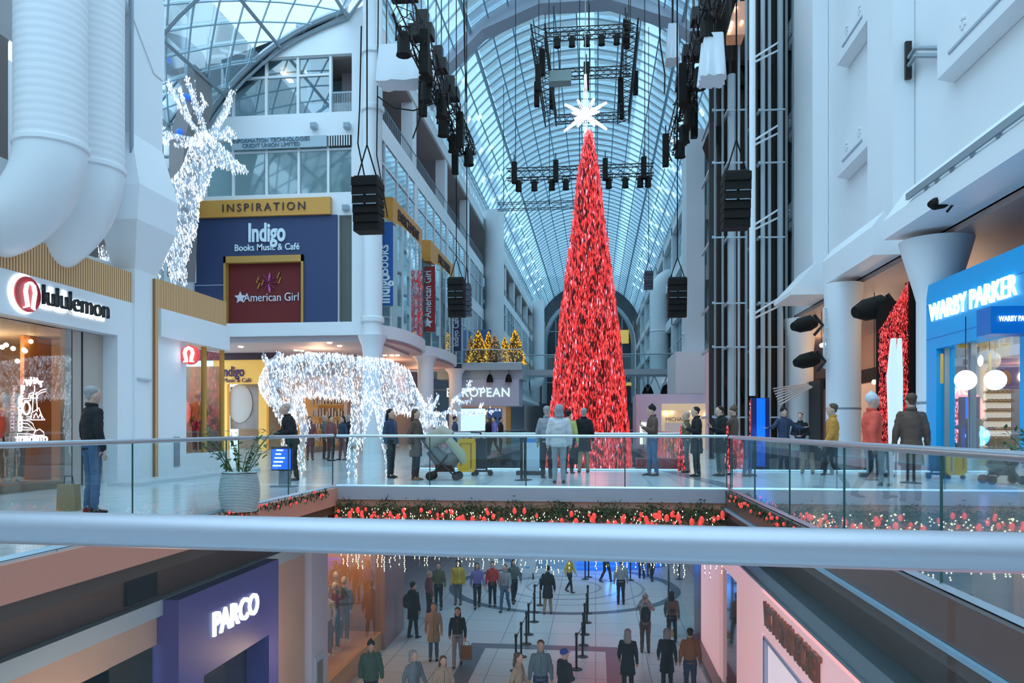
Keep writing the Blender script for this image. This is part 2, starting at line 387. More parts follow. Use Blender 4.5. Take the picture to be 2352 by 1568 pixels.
m = MB(); m.box(-11.1, -10.9, -34, 6.4, 0, 14); m.box(-20.2, -20, -34, 21, 4.8, 15); struct('wall_left', m, WHITE, 'white wall of the left side behind the viewer')
# polygonal portal arch
PO = [(-10.9, 22.4), (-9.7, 24.7), (-7.3, 27.0), (-3.6, 28.45), (0.9, 28.45), (4.8, 27.0), (7.4, 24.9), (8.3, 22.4)]
PU = [(-10.9, 24.4), (-10.3, 25.9), (-7.9, 28.3), (-3.9, 29.9), (1.3, 29.9), (5.3, 28.3), (8.0, 25.9), (8.3, 24.4)]
m = MB()
for i in range(len(PO) - 1):
    m.prism([PO[i], PO[i + 1], PU[i + 1], PU[i]], 'y', 49.2, 50.6)
struct('trim_8', m, mat('portal_paint', (0.50, 0.52, 0.60), 0.5), 'pale polygonal portal arch across the vault')
# small pale lamp panels in rows low on the vault
lp_ = None
for i in range(13):
    for sgn in (-1, 1):
        for j in range(3):
            a = sgn * A0 * (.93 - .085 * j); x, z = vault(a, -.35); y = 50 + i * 6.6 + j * 1.6; lab = 'small pale square lamp low on the glass vault, %s side' % ('left' if sgn < 0 else 'right'); g = 'square lamps on the %s of the vault' % ('left' if sgn < 0 else 'right')
            if lp_ is None:
                m = MB(); m.box(-.24, .24, -.24, .24, -.06, .06); lp_ = build('roof_lamp', m, mat('lamp_panel', (.8, .9, 1), .4, emit=(.72, .90, 1.0), es=.75, samp=False), smooth=False); o = lp_
            else: o = lp_.copy(); COL.objects.link(o)
            o.location = (x, y, z); o.rotation_euler = (0, a, 0); tag(o, lab, 'lamp', g)
# end wall
m = MB(); m.box(-16, 12, 151.5, 152, ZL, 31); struct('wall_end', m, mat('end_wall', (0.05, 0.06, 0.07), 0.5), 'dark end wall of the hall')
ew = thing('arched_window', 'dark arched window with warm lit panes at the far end of the hall', 'window', (-1.3, 151, 0))
m = MB(); pts = [(-10.2 + 0.2, 6)] + [(CXM + 8.6 * math.cos(a), 17.5 + 8.8 * math.sin(a)) for a in [PI - PI * i / 16 for i in range(17)]] + [(7.3, 6)]
m.prism([(x, z) for x, z in pts], 'y', 151.0, 151.3); build('glazing', m, mat('end_glass', (0.03, 0.05, 0.06), 0.15), ew)
m = MB()
for i in range(9): m.box(-10 + i * 2.15, -9.85 + i * 2.15, 150.8, 151.0, 6, 22 + 3 * math.sin(i / 8 * PI))
for z in (10, 15, 20): m.box(-10, 7.4, 150.8, 151.0, z, z + 0.2)
m.tube([(x, 150.8, z) for x, z in pts], 0.5, 6)
build('mullion', m, STEELD, ew)
m = MB(); m.box(4.4, 6.4, 150.6, 150.9, 17.6, 20.2); m.box(4.2, 7.3, 150.6, 150.9, 9.4, 10.0); build('lit_pane', m, mat('lit_end', (0.5, 0.4, 0.1), 0.5, emit=(0.9, 0.62, 0.15), es=0.4), ew)
for s, x in (('left', -11.5), ('right', 8.9)): pass

# ================================================================ LEFT LONG FACADE  (x = XL, y 36..150)
def window_strip(name, X, y0, y1, z0, z1, sgn, n, label, glass=CURTG, backmat=None):
    m = MB(); m.add([(X, y0, z0), (X, y1, z0), (X, y1, z1), (X, y0, z1)], [(0, 1, 2, 3)])
    o = struct(name, m, glass, label, smooth=False)
    f = MB()
    for i in range(n + 1):
        yy = y0 + (y1 - y0) * i / n; f.box(X - 0.05, X + 0.07 * sgn, yy - 0.05, yy + 0.05, z0, z1)
    zm = z0 + (z1 - z0) * 0.62
    for zz in (z0, zm, z1): f.box(X - 0.05, X + 0.06 * sgn, y0, y1, zz - 0.04, zz + 0.04)
    build('window_frame', f, WHITE2, o, smooth=False)
    return o
m = MB()
LB = [(5.67, 6.3), (11.8, 12.8), (16.1, 17.1), (21.0, 21.8)]
for z0, z1 in LB[1:]: m.box(XL - 3.0, XL, 36.4, 150, z0, z1)
m.box(XL - 3.2, XL - 3.0, 36.4, 150, 17.1, 21.0)
for yy in (46, 56, 66, 84, 94, 104, 114, 124, 134, 144):
    m.box(XL - 0.7, XL, yy - 0.35, yy + 0.35, 12.8, 16.1)
    m.box(XL - 0.8, XL - 0.1, yy - 0.5, yy + 0.5, 17.1, 21.0)
m.box(XL - 3, XL - 0.1, 57, 150, 5.5, 6.3)
struct('wall_left', m, WHITE, 'white floor bands and piers of the long left facade')
m = MB(); m.box(XL - 3.0, XL - 0.15, 36.4, 150, 20.9, 20.99); m.box(XL - 2.9, XL - 2.85, 36.4, 150, 17.2, 20.9); struct('ceiling', m, mat('gallery_soffit', (0.33, 0.25, 0.24), 0.6), 'brown soffit of the open upper gallery')
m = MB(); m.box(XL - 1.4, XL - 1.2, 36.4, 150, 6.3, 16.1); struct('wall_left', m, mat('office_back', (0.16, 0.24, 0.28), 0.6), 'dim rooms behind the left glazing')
window_strip('window_1', XL - 0.05, 36.6, 150, 12.8, 16.1, 1, 46, 'tall blue tinted window band of the left facade')
window_strip('window_2', XL - 0.05, 57, 150, 6.3, 11.8, 1, 34, 'lower glazing of the far left facade')
window_strip('window_3', XL - 0.05, 36.6, 150, 21.8, 23.4, 1, 76, 'louvred clerestory strip under the vault on the left')
m = MB(); m.tube([(XL - 0.1, 36, 23.45), (XL - 0.1, 151, 23.45)], 0.13, 6); m.tube([(XR + 0.1, 36, 23.45), (XR + 0.1, 151, 23.45)], 0.13, 6); struct('trim_9', m, BARS, 'dark gutter tubes where the vault springs')
rl = thing('balcony_railing', 'steel baluster railing along the open upper gallery on the left', 'railing', (XL, 36.5, 17.1))
m = MB(); m.tube([(XL - 0.1, 36.5, 17.95), (XL - 0.1, 150, 17.95)], 0.04, 5); build('handrail', m, STEELD, rl)
m = MB()
y = 36.5
while y < 150: m.box(XL - 0.115, XL - 0.085, y, y + 0.03, 17.1, 17.95); y += 0.35 + (y - 36) * 0.004
b = build('baluster', m, STEELD, rl); b['kind'] = 'stuff'
# level two bays with scalloped ledge and curved glass
for i, (y0, y1) in enumerate(((36.6, 46.0), (46.0, 56.4))):
    def edge(off, n=14):
        L = y1 - y0; return [(XL + off + 0.95 * (1 - abs(2 * t - 1) ** 3), y0 + L * t) for t in [j / n for j in range(n + 1)]]
    e = edge(0.25); m = MB(); m.prism([(XL - 3, y0)] + e + [(XL - 3, y1)], 'z', 5.67, 6.3)
    struct('trim_%d' % (10 + i), m, WHITE, ('first', 'second')[i] + ' rounded white ledge of the left facade')
    e = edge(0.0); m = MB()
    for (xa, ya), (xb, yb) in zip(e[:-1], e[1:]): m.add([(xa, ya, 6.3), (xb, yb, 6.3), (xb, yb, 11.7), (xa, ya, 11.7)], [(0, 1, 2, 3)])
    o = struct('window_%d' % (4 + i), m, glassmat('bay_glass%d' % i, (0.55, 0.78, 0.78), 0.15, 0.03, haze=0.12, hcol=(0.4, 0.62, 0.62)), 'curved glass bay window above the rounded ledge')
    f = MB()
    for xa, ya in e[::2]: f.box(xa - 0.04, xa + 0.04, ya - 0.04, ya + 0.04, 6.3, 11.7)
    build('window_frame', f, WHITE2, o)
    m = MB(); m.prism([(XL - 3, y0 + .1)] + [(x - 0.05, yy) for x, yy in edge(0.1)] + [(XL - 3, y1 - .1)], 'z', 5.5, 5.66)
    struct('ceiling', m, mat('pink_soffit', (0.62, 0.42, 0.42), 0.6), 'pinkish soffit under the rounded ledge')
    m = MB(); m.box(XL - 3, XL + 0.2, y0, y1, 11.7, 11.8); struct('ceiling', m, BROWNL, 'soffit above the bay window')
    sb = thing('sign_board', ('orange header board over the first glass bay', 'orange header board over the second glass bay')[i], 'sign', (XL + 0.9, (y0 + y1) / 2, 11.7))
    m = MB(); m.box(XL + 0.1, XL + 0.75, y0 + 1.2 - i * .5, y1 - 1.6, 11.55, 12.85); build('board', m, ORANGE, sb, smooth=False)
    text('lettering', ('ENRICHMENT', 'DISCOVERY')[i], 0.8, (XL + 0.78, (y0 + y1) / 2 - 0.2, 12.2), 'e', mat('dark_lettering', (0.05, 0.03, 0.03), 0.6), sb, xs=0.95)
m = MB(); m.box(XL - 2.3, XL - 2.1, 36.6, 56.4, 6.3, 11.7); struct('wall_left', m, mat('bookshop_back', (0.30, 0.42, 0.42), 0.6), 'back wall inside the bay windows')
# shops under the ledge
m = MB(); m.box(XL - 3.2, XL - 3.0, 42, 57, 0, 5.5); struct('wall_left', m, mat('warm_shop_back', (0.55, 0.40, 0.32), 0.6), 'warm shop back wall under the ledge')
for yy in (45.3, 55.2):
    c = thing('column', 'round white column under the ledge, %s from the corner column' % ('first' if yy < 50 else 'second'), 'column', (XL + 0.75, yy, 0))
    m = MB(); m.lathe([(0.48, 0), (0.48, 4.9), (0.52, 5.15), (0.68, 5.4), (0.8, 5.5)], (XL + 0.75, yy, 0), 20); build('shaft', m, WHITE, c)
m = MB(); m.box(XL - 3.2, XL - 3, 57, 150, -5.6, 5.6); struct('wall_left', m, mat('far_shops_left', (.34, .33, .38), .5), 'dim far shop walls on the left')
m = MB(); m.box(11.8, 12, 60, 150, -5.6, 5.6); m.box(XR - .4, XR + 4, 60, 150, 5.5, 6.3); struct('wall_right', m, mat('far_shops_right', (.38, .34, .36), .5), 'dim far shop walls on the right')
# corner column
c = thing('column', 'tall round white column at the bookshop corner', 'column', (-10.55, 35.6, 0))
m = MB(); m.lathe([(0.46, 0), (0.46, 4.8), (0.5, 5.1), (0.62, 5.4), (0.7, 5.6)], (-10.55, 35.6, 0), 24); build('base_shaft', m, WHITE, c)
m = MB(); m.lathe([(0.46, 5.6), (0.46, 24.0)], (-10.55, 35.6, 0), 24); build('shaft', m, WHITE, c)
m = MB(); [m.lathe([(0.5, z), (0.56, z + .05), (0.56, z + .25), (0.5, z + .3)], (-10.55, 35.6, 0), 24) for z in (6.2, 11.6, 16.2, 18.9)]; build('collar', m, WHITE2, c)
cb = MB(); cb.tube([(-10.1, 35.1, 24), (-10.15, 35.1, 18), (-10.2, 35.1, 14), (-9.9, 34.9, 12.6), (-9.6, 34.8, 11)], 0.03, 5)
tag(build('cable', cb, BLACK), 'black cable running down the corner column', 'cable')

# ================================================================ BOOKSHOP FRONT (y = 36)
YF = 36.0
def fx(px): return QX(px, YF)
def fz(py, px=640): return QZ(py, fx(px), YF)
m = MB(); x0 = -21.0; x1 = -10.95
m.box(x0, x1, YF, YF + 0.5, 5.67, 6.3); m.box(x0, x1, YF - 0.35, YF, 5.67, 6.3)
xj = fx(808); m.box(x0, xj, YF, YF + 0.4, 11.5, 12.6); m.box(x0, xj, YF, YF + 0.4, 15.35, 16.5)
m.box(x0, fx(448), YF, YF + 0.4, 6.3, 11.5); m.box(x0, fx(470), YF, YF + 0.4, 12.6, 15.35)
m.box(fx(808), x1, YF, YF + 0.4, 6.3, 19.3)
gab = [(fx(508), 19.3)]
for i in range(10):
    x, z = sidearc(i / 9)
    if x > fx(508): gab.append((x, z))
gab += [(-11.0, 21.6), (-10.95, 23.2), (-10.95, 19.3)]
m.prism(gab, 'y', YF, YF + 0.4)
struct('wall_front', m, WHITE, 'white gabled front of the bookshop block')
m = MB(); pts = [(*sidearc(i / 12),) for i in range(13)]; m.tube([(x, YF - 0.2, z) for x, z in pts], 0.16, 6); struct('trim_12', m, STEELD, 'curved steel edge where roof meets the gable')
def fwindow(nm, pxs, z0, z1, zbar, label, mm=CURTG, back=None):
    xs_ = [fx(p) for p in pxs]; m = MB(); m.add([(xs_[0], YF + 0.2, z0), (xs_[-1], YF + 0.2, z0), (xs_[-1], YF + 0.2, z1), (xs_[0], YF + 0.2, z1)], [(0, 1, 2, 3)])
    o = struct(nm, m, mm, label, smooth=False); f = MB()
    for x in xs_: f.box(x - 0.06, x + 0.06, YF + 0.1, YF + 0.3, z0, z1)
    for zz in [z0, z1] + ([zbar] if zbar else []): f.box(xs_[0], xs_[-1], YF + 0.12, YF + 0.28, zz - 0.05, zz + 0.05)
    build('window_frame', f, WHITE2, o, smooth=False); return o
fwindow('window_6', (508, 533, 609, 682, 757), 16.5, 19.3, 18.4, 'upper office window of the bookshop block', glassmat('office_glass', (0.5, 0.68, 0.75), 0.2, 0.03, haze=0.15, hcol=(0.3, 0.5, 0.6)))
fwindow('window_7', (470, 533, 610, 684, 752, 808), 12.6, 15.35, 14.75, 'pale glazed band below the office window', glassmat('office_glass2', (0.35, 0.55, 0.58), 0.18, 0.05, haze=0.35, hcol=(0.36, 0.52, 0.54)))
m = MB(); m.box(x0, x1, YF + 2.6, YF + 2.8, 12.6, 19.3); struct('wall_front', m, mat('office_room', (0.22, 0.30, 0.34), 0.6), 'office wall behind the upper windows')
m = MB(); m.box(x0, x1, YF + 0.3, YF + 2.6, 19.2, 19.3); struct('ceiling', m, mat('office_ceiling', (0.20, 0.17, 0.15), 0.6), 'office ceiling behind the upper window')
for px, py, k in ((662, 175, WARML), (716, 155, LEDSIGN), (728, 168, WARML)):
    X = QX(px, YF + 1.6); Z = 19.0
    t = MB(); t.box(X - 0.12, X + 0.12, YF + 0.9, YF + 2.0, Z - 0.05, Z + 0.02)
    tag(build('ceiling_light', t, k, smooth=False), {662: 'warm strip lamp on the office ceiling, left one', 716: 'white strip lamp on the office ceiling', 728: 'warm strip lamp on the office ceiling, right one'}[px], 'lamp')
# small balcony opening at the right of the upper window
rl = thing('balcony_railing', 'small steel balcony railing beside the upper office window', 'railing', (fx(785), YF, 16.5))
m = MB(); m.box(fx(762), fx(810), YF + 0.02, YF + 0.08, 17.4, 17.48); build('handrail', m, STEELD, rl)
m = MB(); n = 12
for i in range(n): x = fx(762) + (fx(810) - fx(762)) * i / n; m.box(x, x + 0.03, YF + 0.03, YF + 0.07, 16.5, 17.4)
build('baluster', m, STEELD, rl)
m = MB(); m.box(fx(757), fx(812), YF + 1.8, YF + 2, 16.5, 19.3); struct('wall_front', m, mat('terrace_wall', (0.34, 0.26, 0.26), 0.6), 'brown back wall of the small balcony')
# navy hoarding with its texts
hd = thing('shop_hoarding', 'large navy hoarding with the white bookshop name', 'shopfront', (fx(610), YF - 0.1, 6.3))
m = MB(); m.box(fx(450), fx(520), YF - 0.12, YF, 6.3, 11.5); m.box(fx(698), fx(776), YF - 0.12, YF, 6.3, 11.5); m.box(fx(520), fx(698), YF - 0.12, YF, fz(590), 11.5)
build('panel', m, NAVY, hd, smooth=False)
text('sign_text', 'Indigo', 1.25, (fx(616), YF - 0.16, fz(537)), 's', SIGNW, hd, 0.05, xs=0.62, bold=0.035)
text('sign_text', 'Books Music & Café', 0.45, (fx(616), YF - 0.15, fz(569)), 's', SIGNW, hd, 0.02, xs=0.90, bold=0.006)
m = MB(); m.box(fx(450), fx(516), YF - 0.13, YF - 0.12, fz(653), fz(652)); build('seam_line', m, SIGNW, hd, smooth=False)
sg = thing('sign_board', 'long orange board reading INSPIRATION above the hoarding', 'sign', (fx(613), YF - 0.2, 11.5))
m = MB(); m.box(fx(463), fx(763), YF - 0.3, YF - 0.02, 11.5, 12.32); build('board', m, ORANGE, sg, smooth=False)
text('lettering', 'INSPIRATION', 0.55, (fx(612), YF - 0.33, 11.9), 's', MATS['dark_lettering'], sg, xs=1.0, spacing=1.35)
ag = thing('display_window', 'dark red display panel in a gold frame inside the hoarding', 'window display', (fx(610), YF, 6.3))
m = MB(); m.box(fx(522), fx(695), YF + 0.12, YF + 0.2, 6.3, fz(592)); build('panel', m, mat('dark_red_drape', (0.16, 0.012, 0.012), 0.7), ag, smooth=False)
m = MB(); m.box(fx(518), fx(523), YF - 0.22, YF + 0.1, 6.3, fz(588)); m.box(fx(695), fx(700), YF - 0.22, YF + 0.1, 6.3, fz(588)); m.box(fx(518), fx(700), YF - 0.22, YF + 0.1, fz(603), fz(588)); build('frame', m, GOLDW, ag, smooth=False)
text('lettering', 'American Girl', 0.58, (fx(622), YF + 0.08, fz(682)), 's', mat('pale_lettering', (0.72, 0.72, 0.8), 0.5), ag, xs=0.85)
def star5(mb, c, r0, r1, plane='xz', t=0.03, n=5, rot=PI / 2):
    p = [((r0 if i % 2 == 0 else r1) * math.cos(rot + PI * i / n), (r0 if i % 2 == 0 else r1) * math.sin(rot + PI * i / n)) for i in range(2 * n)]
    vs = [(c[0] + a, c[1], c[2] + b) for a, b in p]; vs2 = [(x, y + t, z) for x, y, z in vs]
    mb.add([(c[0], c[1] - t, c[2])] + vs, [(0, 1 + i, 1 + (i + 1) % (2 * n)) for i in range(2 * n)])
m = MB(); star5(m, (fx(550), YF + 0.08, fz(681)), 0.32, 0.15); build('star_emblem', m, MATS['pale_lettering'], ag, smooth=False)
m = MB()
for i in range(9):
    a = 2 * PI * i / 9; c0 = Vector((fx(615), YF + 0.06, fz(648))); d = Vector((math.cos(a), 0, math.sin(a)))
    m.tube([c0 + d * 0.08, c0 + d * 0.3, c0 + d * 0.5], [(0.02, 0.01), (0.07, 0.01), (0.02, 0.01)], 6)
build('flower_emblem', m, mat('magenta_print', (0.55, 0.10, 0.35), 0.6), ag)
m = MB()
for dx, dz in ((-0.55, -0.15), (-0.35, 0.0), (0.45, 0.35), (0.52, 0.1), (-0.6, 0.15)): m.tube([(fx(615) + dx, YF + 0.06, fz(648) + dz - .15), (fx(615) + dx + .12, YF + .06, fz(648) + dz + .15)], 0.035, 5)
build('gold_emblem', m, mat('gold_print', (0.5, 0.25, 0.03), 0.6), ag)
m = MB(); m.add([(fx(778), YF + .1, 6.3), (fx(808), YF + .1, 6.3), (fx(808), YF + .1, 11.5), (fx(778), YF + .1, 11.5)], [(0, 1, 2, 3)]); o = struct('window_8', m, glassmat('olive_glass', (0.45, 0.5, 0.42), .15, .03, haze=.3, hcol=(.35, .38, .32)), 'narrow olive tinted pane beside the hoarding', smooth=False)
m = MB(); m.box(fx(776), fx(778.5), YF - .02, YF + .2, 6.3, 11.5); build('window_frame', m, WHITE2, o)
# information sign
sg = thing('sign_board', 'pale grey fascia sign of a credit union below the office window', 'sign', (fx(640), YF - .1, 14.8))
m = MB(); m.box(fx(537), fx(752), YF - 0.12, YF, 14.82, 15.35); build('board', m, mat('pale_grey_board', (0.42, 0.52, 0.58), 0.5), sg, smooth=False)
text('lettering', 'INFORMATION TECHNOLOGIES', 0.27, (fx(625), YF - .14, 15.22), 's', mat('slate_lettering', (0.12, 0.20, 0.26), .6), sg, xs=1.0)
text('lettering', 'CREDIT UNION LIMITED', 0.27, (fx(625), YF - .14, 14.97), 's', MATS['slate_lettering'], sg, xs=1.0)
v = thing('ventilation_grille', 'dark louvred vent at the right end of the credit union sign', 'vent', (fx(780), YF, 15))
m = MB(); m.box(fx(754), fx(808), YF - .03, YF + .05, 14.82, 15.35); build('backing', m, DARK, v, smooth=False)
m = MB()
for i in range(9): x = fx(756) + i * 0.125; m.box(x, x + .05, YF - .08, YF - .03, 14.84, 15.33)
build('slat', m, WHITE2, v, smooth=False)
for px, py in ((722, 290), (798, 290), (690, 62), (795, 478)):
    X = QX(px, YF - .1); Z = QZ(py, X, YF - .1); t = thing('floodlight', 'small grey floodlight box on the bookshop block, near %s' % {722: 'the office window', 798: 'the corner column', 690: 'the gable top', 795: 'the orange board'}[px], 'floodlight', (X, YF, Z))
    m = MB(); m.box(X - .15, X + .15, YF - .3, YF, Z - .13, Z + .13); build('housing', m, mat('grey_box', (.42, .5, .56), .5), t, smooth=False)
    m = MB(); m.box(X - .12, X + .12, YF - .32, YF - .3, Z - .1, Z + .1); build('lens', m, STEELD, t, smooth=False)
# arcade below
m = MB(); m.box(-21, XL + .2, YF, 43.5, 5.4, 5.66); struct('ceiling', m, mat('arcade_ceiling', (0.58, 0.48, 0.50), 0.6), 'pinkish grey ceiling of the arcade under the bookshop')
m = MB(); m.box(-21, XL - 3, 43.4, 43.6, 0, 5.5); m.box(XL - 3.2, XL - 3, 36.5, 43.5, 0, 0.3); struct('wall_back', m, mat('arcade_back', (0.30, 0.19, 0.12), 0.6), 'brown shop wall behind the arcade')
# bookshop entrance
be = thing('shop_entrance', 'warm yellow bookshop entrance wall under the arcade', 'shopfront', (QX(575, 41), 41, 0))
YB = 41.0
m = MB(); m.box(QX(490, YB), QX(612, YB), YB, YB + .3, QZ(880, -14, YB), QZ(824, -14, YB)); m.box(QX(490, YB), QX(522, YB), YB, YB + .3, 0, QZ(880, -14, YB)); m.box(QX(594, YB), QX(612, YB), YB, YB + .3, 0, QZ(880, -14, YB))
build('wall_panel', m, mat('lit_yellow', (0.80, 0.48, 0.10), 0.5, emit=(1, 0.55, 0.12), es=0.25), be, smooth=False)
m = MB(); m.box(QX(440, YB), QX(640, YB), YB - .1, YB + .3, QZ(824, -14, YB), QZ(790, -14, YB)); build('header', m, mat('dark_plum', (0.05, 0.02, 0.03), .5), be, smooth=False)
text('sign_text', 'Indigo', 0.78, (QX(535, YB), YB - .05, QZ(852, -14, YB)), 's', mat('violet_lettering', (0.05, 0.01, 0.10), .5), be, xs=.72, bold=.02)
text('sign_text', 'Music & Café', 0.34, (QX(546, YB), YB - .05, QZ(872, -14, YB)), 's', MATS['violet_lettering'], be, xs=.9)
m = MB(); m.box(QX(522, YB), QX(594, YB), YB + .35, YB + .4, QZ(985, -14, YB), QZ(886, -14, YB)); build('poster', m, mat('poster_grey', (0.35, 0.30, 0.28), .6, noise=.6, nscale=1.2), be, smooth=False)
m = MB(); m.ell((QX(545, YB), YB + .3, QZ(925, -14, YB)), (.75, .08, 1.1)); build('poster_figure', m, mat('poster_pale', (0.6, 0.55, 0.5), .6), be)
m = MB(); m.box(QX(612, YB), QX(800, YB), 42.9, 43.0, 0, 4.2); m.box(QX(700, YB), QX(712, YB), 42.3, 42.9, 0, 3.4); build('interior_wall', m, mat('amber_interior', (0.55, 0.28, 0.10), .5, emit=(1, .5, .15), es=.12), be, smooth=False)
shs = thing('bookcase', 'warm lit bookcase at the back of the arcade', 'bookcase', (QX(745, 42.2), 42.2, 0))
m = MB()
for z in (.4, 1.1, 1.8, 2.5, 3.2): m.box(QX(715, 42.2), QX(790, 42.2), 42.1, 42.5, z, z + .06)
build('shelf', m, GOLDW, shs, smooth=False)
m = MB()
for z in (.46, 1.16, 1.86, 2.56):
    x = QX(716, 42.2)
    while x < QX(788, 42.2): h = R.uniform(.3, .5); m.box(x, x + .1, 42.15, 42.4, z, z + h); x += R.uniform(.12, .25)
b = build('book_row', m, mat('mixed_books', (0.5, 0.38, 0.30), .6, noise=.6, nscale=3), shs, smooth=False); b['kind'] = 'stuff'
for i, (px, py) in enumerate(((553, 797), (680, 805), (693, 806), (708, 810), (720, 812), (757, 788), (780, 795), (913, 842), (884, 833), (900, 837))):
    Z = 5.36; d = (Z - HC) * F / (HY - py); r = ratio(px); Y = min(43, d / (CT - r * ST)); X = r * Y
    t = MB(); t.lathe([(0.12, -.04), (0.12, 0)], (X, Y, 5.39), 10)
    tag(build('downlight', t, WARML), 'small downlight in the arcade ceiling', 'downlight', 'downlights in the arcade ceiling')
lamp('arcade_lamp', (-14.5, 39, 4.6), 120, WCOL, .4); lamp('arcade_lamp', (-12.6, 47, 4.6), 90, WCOL, .4); lamp('arcade_lamp', (-12.6, 54, 4.6), 90, WCOL, .4)
# ---- side court wall and lattice tower behind the near column
m = MB(); m.box(-21.2, -20.9, 21, 36, 0, 14.4); m.box(-21, -10.75, 21.12, 21.3, 0, 3.0); struct('wall_court', m, WHITE, 'white wall of the side court')
tw = thing('lattice_tower', 'grey arched stair tower with white panes and crossed tubes behind the column', 'tower', (-19.6, 33.5, 0))
YT = 33.5
def tq(px, py): p = QP(px, py, YT); return (p.x, p.z)
m = MB(); outer = [tq(*p) for p in ((350, 90), (400, 88), (445, 102), (462, 150), (466, 230), (440, 330), (430, 520), (425, 640))]
inner = [tq(*p) for p in ((350, 150), (392, 150), (425, 175), (436, 210), (425, 260), (405, 330), (404, 520), (400, 640))]
for i in range(len(outer) - 1): m.prism([outer[i], outer[i + 1], inner[i + 1], inner[i]], 'y', YT - .6, YT + .9)
build('frame', m, mat('taupe_frame', (0.27, 0.25, 0.25), .6), tw, smooth=False)
m = MB(); a, b = tq(352, 150), tq(425, 640); m.box(a[0], b[0], YT + .9, YT + 1.0, b[1], a[1]); build('pane', m, mat('frosted_pane', (0.75, .84, .9), .5), tw, smooth=False)
m = MB()
for p, q in (((355, 160), (425, 230)), ((425, 160), (355, 250)), ((355, 250), (410, 330)), ((410, 250), (355, 330)), ((372, 330), (372, 450)), ((355, 420), (400, 380)), ((355, 370), (405, 440)), ((352, 285), (428, 285)), ((352, 210), (428, 210)), ((352, 360), (428, 360))):
    a, b = tq(*p), tq(*q); m.tube([(a[0], YT, a[1]), (b[0], YT, b[1])], .09, 5)
build('tube', m, STEELD, tw)
for px, py in ((388, 138), (425, 222), (438, 222), (412, 302)):
    p = QP(px, py, YT - .8); m = MB(); m.ell(p, .13); tag(build('blue_lamp', m, BLUEL2), 'small blue lamp on the lattice tower', 'lamp', 'blue lamps on the lattice tower')
# ================================================================ LEFT NEAR: athletic-wear store in the plane XS
XS = -10.6
def sy(px): return QY(px, XS)
def sz(py, px): return QZ(py, XS, sy(px))
m = MB()
m.box(XS - .5, XS, 6.5, sy(308), 3.29, 4.1)                      # fascia
m.box(XS - .5, XS, sy(270), sy(308), 0, 3.29)                    # pier
m.box(XS - .5, XS, sy(357), sy(428), 0, 4.13)                    # white flank
m.box(XS - .5, XS + .12, sy(360), 21.12, 3.45, 4.13)             # second fascia
m.box(XS - .5, XS, sy(428), 21.12, 0, 0.55)                      # window sill
m.box(XS - .5, XS - .42, 6.5, 21.12, 4.8, 5.0)
m.box(-20, XS - .5, 6.5, 21.12, 4.6, 4.85)
struct('wall_left', m, WHITE, 'white store front of the athletic-wear shop')
sf = thing('shop_fascia', 'white athletic-wear store fascia with glowing dark lettering', 'shopfront', (XS, sy(120), 3.3))
def romega(mb, cx, cz, s, X, dx, fac='e', r=.1):     # horseshoe emblem with flared feet, drawn in y-z plane
    pts = []
    for y_, z_ in ((-.42, -.62), (-.20, -.55), (-.26, -.25), (-.36, .15), (-.26, .48), (0, .62), (.26, .48), (.36, .15), (.26, -.25), (.20, -.55), (.42, -.62)):
        pts.append((X + dx, cx + y_ * s * .85, cz + z_ * s))
    mb.tube(pts, [(r * s * .35, .012)] * 1 + [(r * s * 1.1, .012)] * 9 + [(r * s * .35, .012)], 6)
def disc(mb, X, y, z, ry, rz, t, n=28): mb.prism([(y + ry * math.cos(2 * PI * i / n), z + rz * math.sin(2 * PI * i / n)) for i in range(n)], 'x', X, X + t)
yl = sy(58); zl = sz(676, 58)
m = MB(); disc(m, XS + .01, yl - .06, zl, .37, .37, .02); build('halo_disc', m, LEDSIGN, sf)
m = MB(); disc(m, XS + .035, yl, zl, .33, .33, .03); build('logo_disc', m, mat('logo_red', (0.62, 0.05, 0.06), .4), sf)
m = MB(); romega(m, yl, zl - .02, .40, XS, .08, r=.16); build('logo_emblem', m, LEDSIGN, sf)
text('sign_text', 'lululemon', .56, (XS + .03, sy(166) - .04, sz(698, 168) - .02), 'e', LEDSIGN, sf, .005, xs=.93, bold=.03)
text('sign_text', 'lululemon', .56, (XS + .12, sy(166), sz(698, 168)), 'e', mat('sign_black', (0.01, .02, .025), .4), sf, .03, xs=.93, bold=-.004)
m = MB(); m.box(XS - .45, XS - .03, 7, sy(305), 4.101, 4.80); struct('trim_13', m, SLAT, 'upright wooden slats above the store fascia', smooth=False)
m = MB(); m.box(XS - .45, XS + .02, sy(353), 21.12, 4.131, 4.85); m.box(XS - .1, XS + .12, sy(346), sy(353), 0, 4.8); struct('trim_14', m, SLAT, 'upright wooden slats above the second shop window', smooth=False)
# beige recessed door wall and interior
m = MB(); m.box(XS - .45, XS - .35, sy(185), sy(270), 0, 3.28); struct('wall_left', m, BEIGE, 'beige panelled wall beside the shop window')
m = MB(); m.box(XS - .36, XS - .33, sy(222), sy(224), 0, 3.28); m.box(XS - .36, XS - .34, sy(200), sy(201), 0, 3.28); struct('trim_15', m, DARK, 'dark joint between the beige panels', smooth=False)
m = MB(); m.box(-16.2, -16, 6.5, 18, 0, 3.4); m.box(-16, XS - .5, 18, 18.2, 0, 3.4); struct('wall_left', m, mat('shop_back', (.45, .30, .22), .5), 'warm back wall of the shop')
m = MB(); m.box(-16, XS - .4, 6.5, 18, 3.29, 3.4); struct('ceiling', m, mat('shop_ceiling', (.7, .6, .52), .6), 'pale ceiling inside the shop')
m = MB(); m.add([(XS - .2, 6.5, 0), (XS - .2, sy(185), 0), (XS - .2, sy(185), 3.29), (XS - .2, 6.5, 3.29)], [(0, 1, 2, 3)]); o = struct('window_9', m, SGLASS, 'large shop window with a neon drawing', smooth=False)
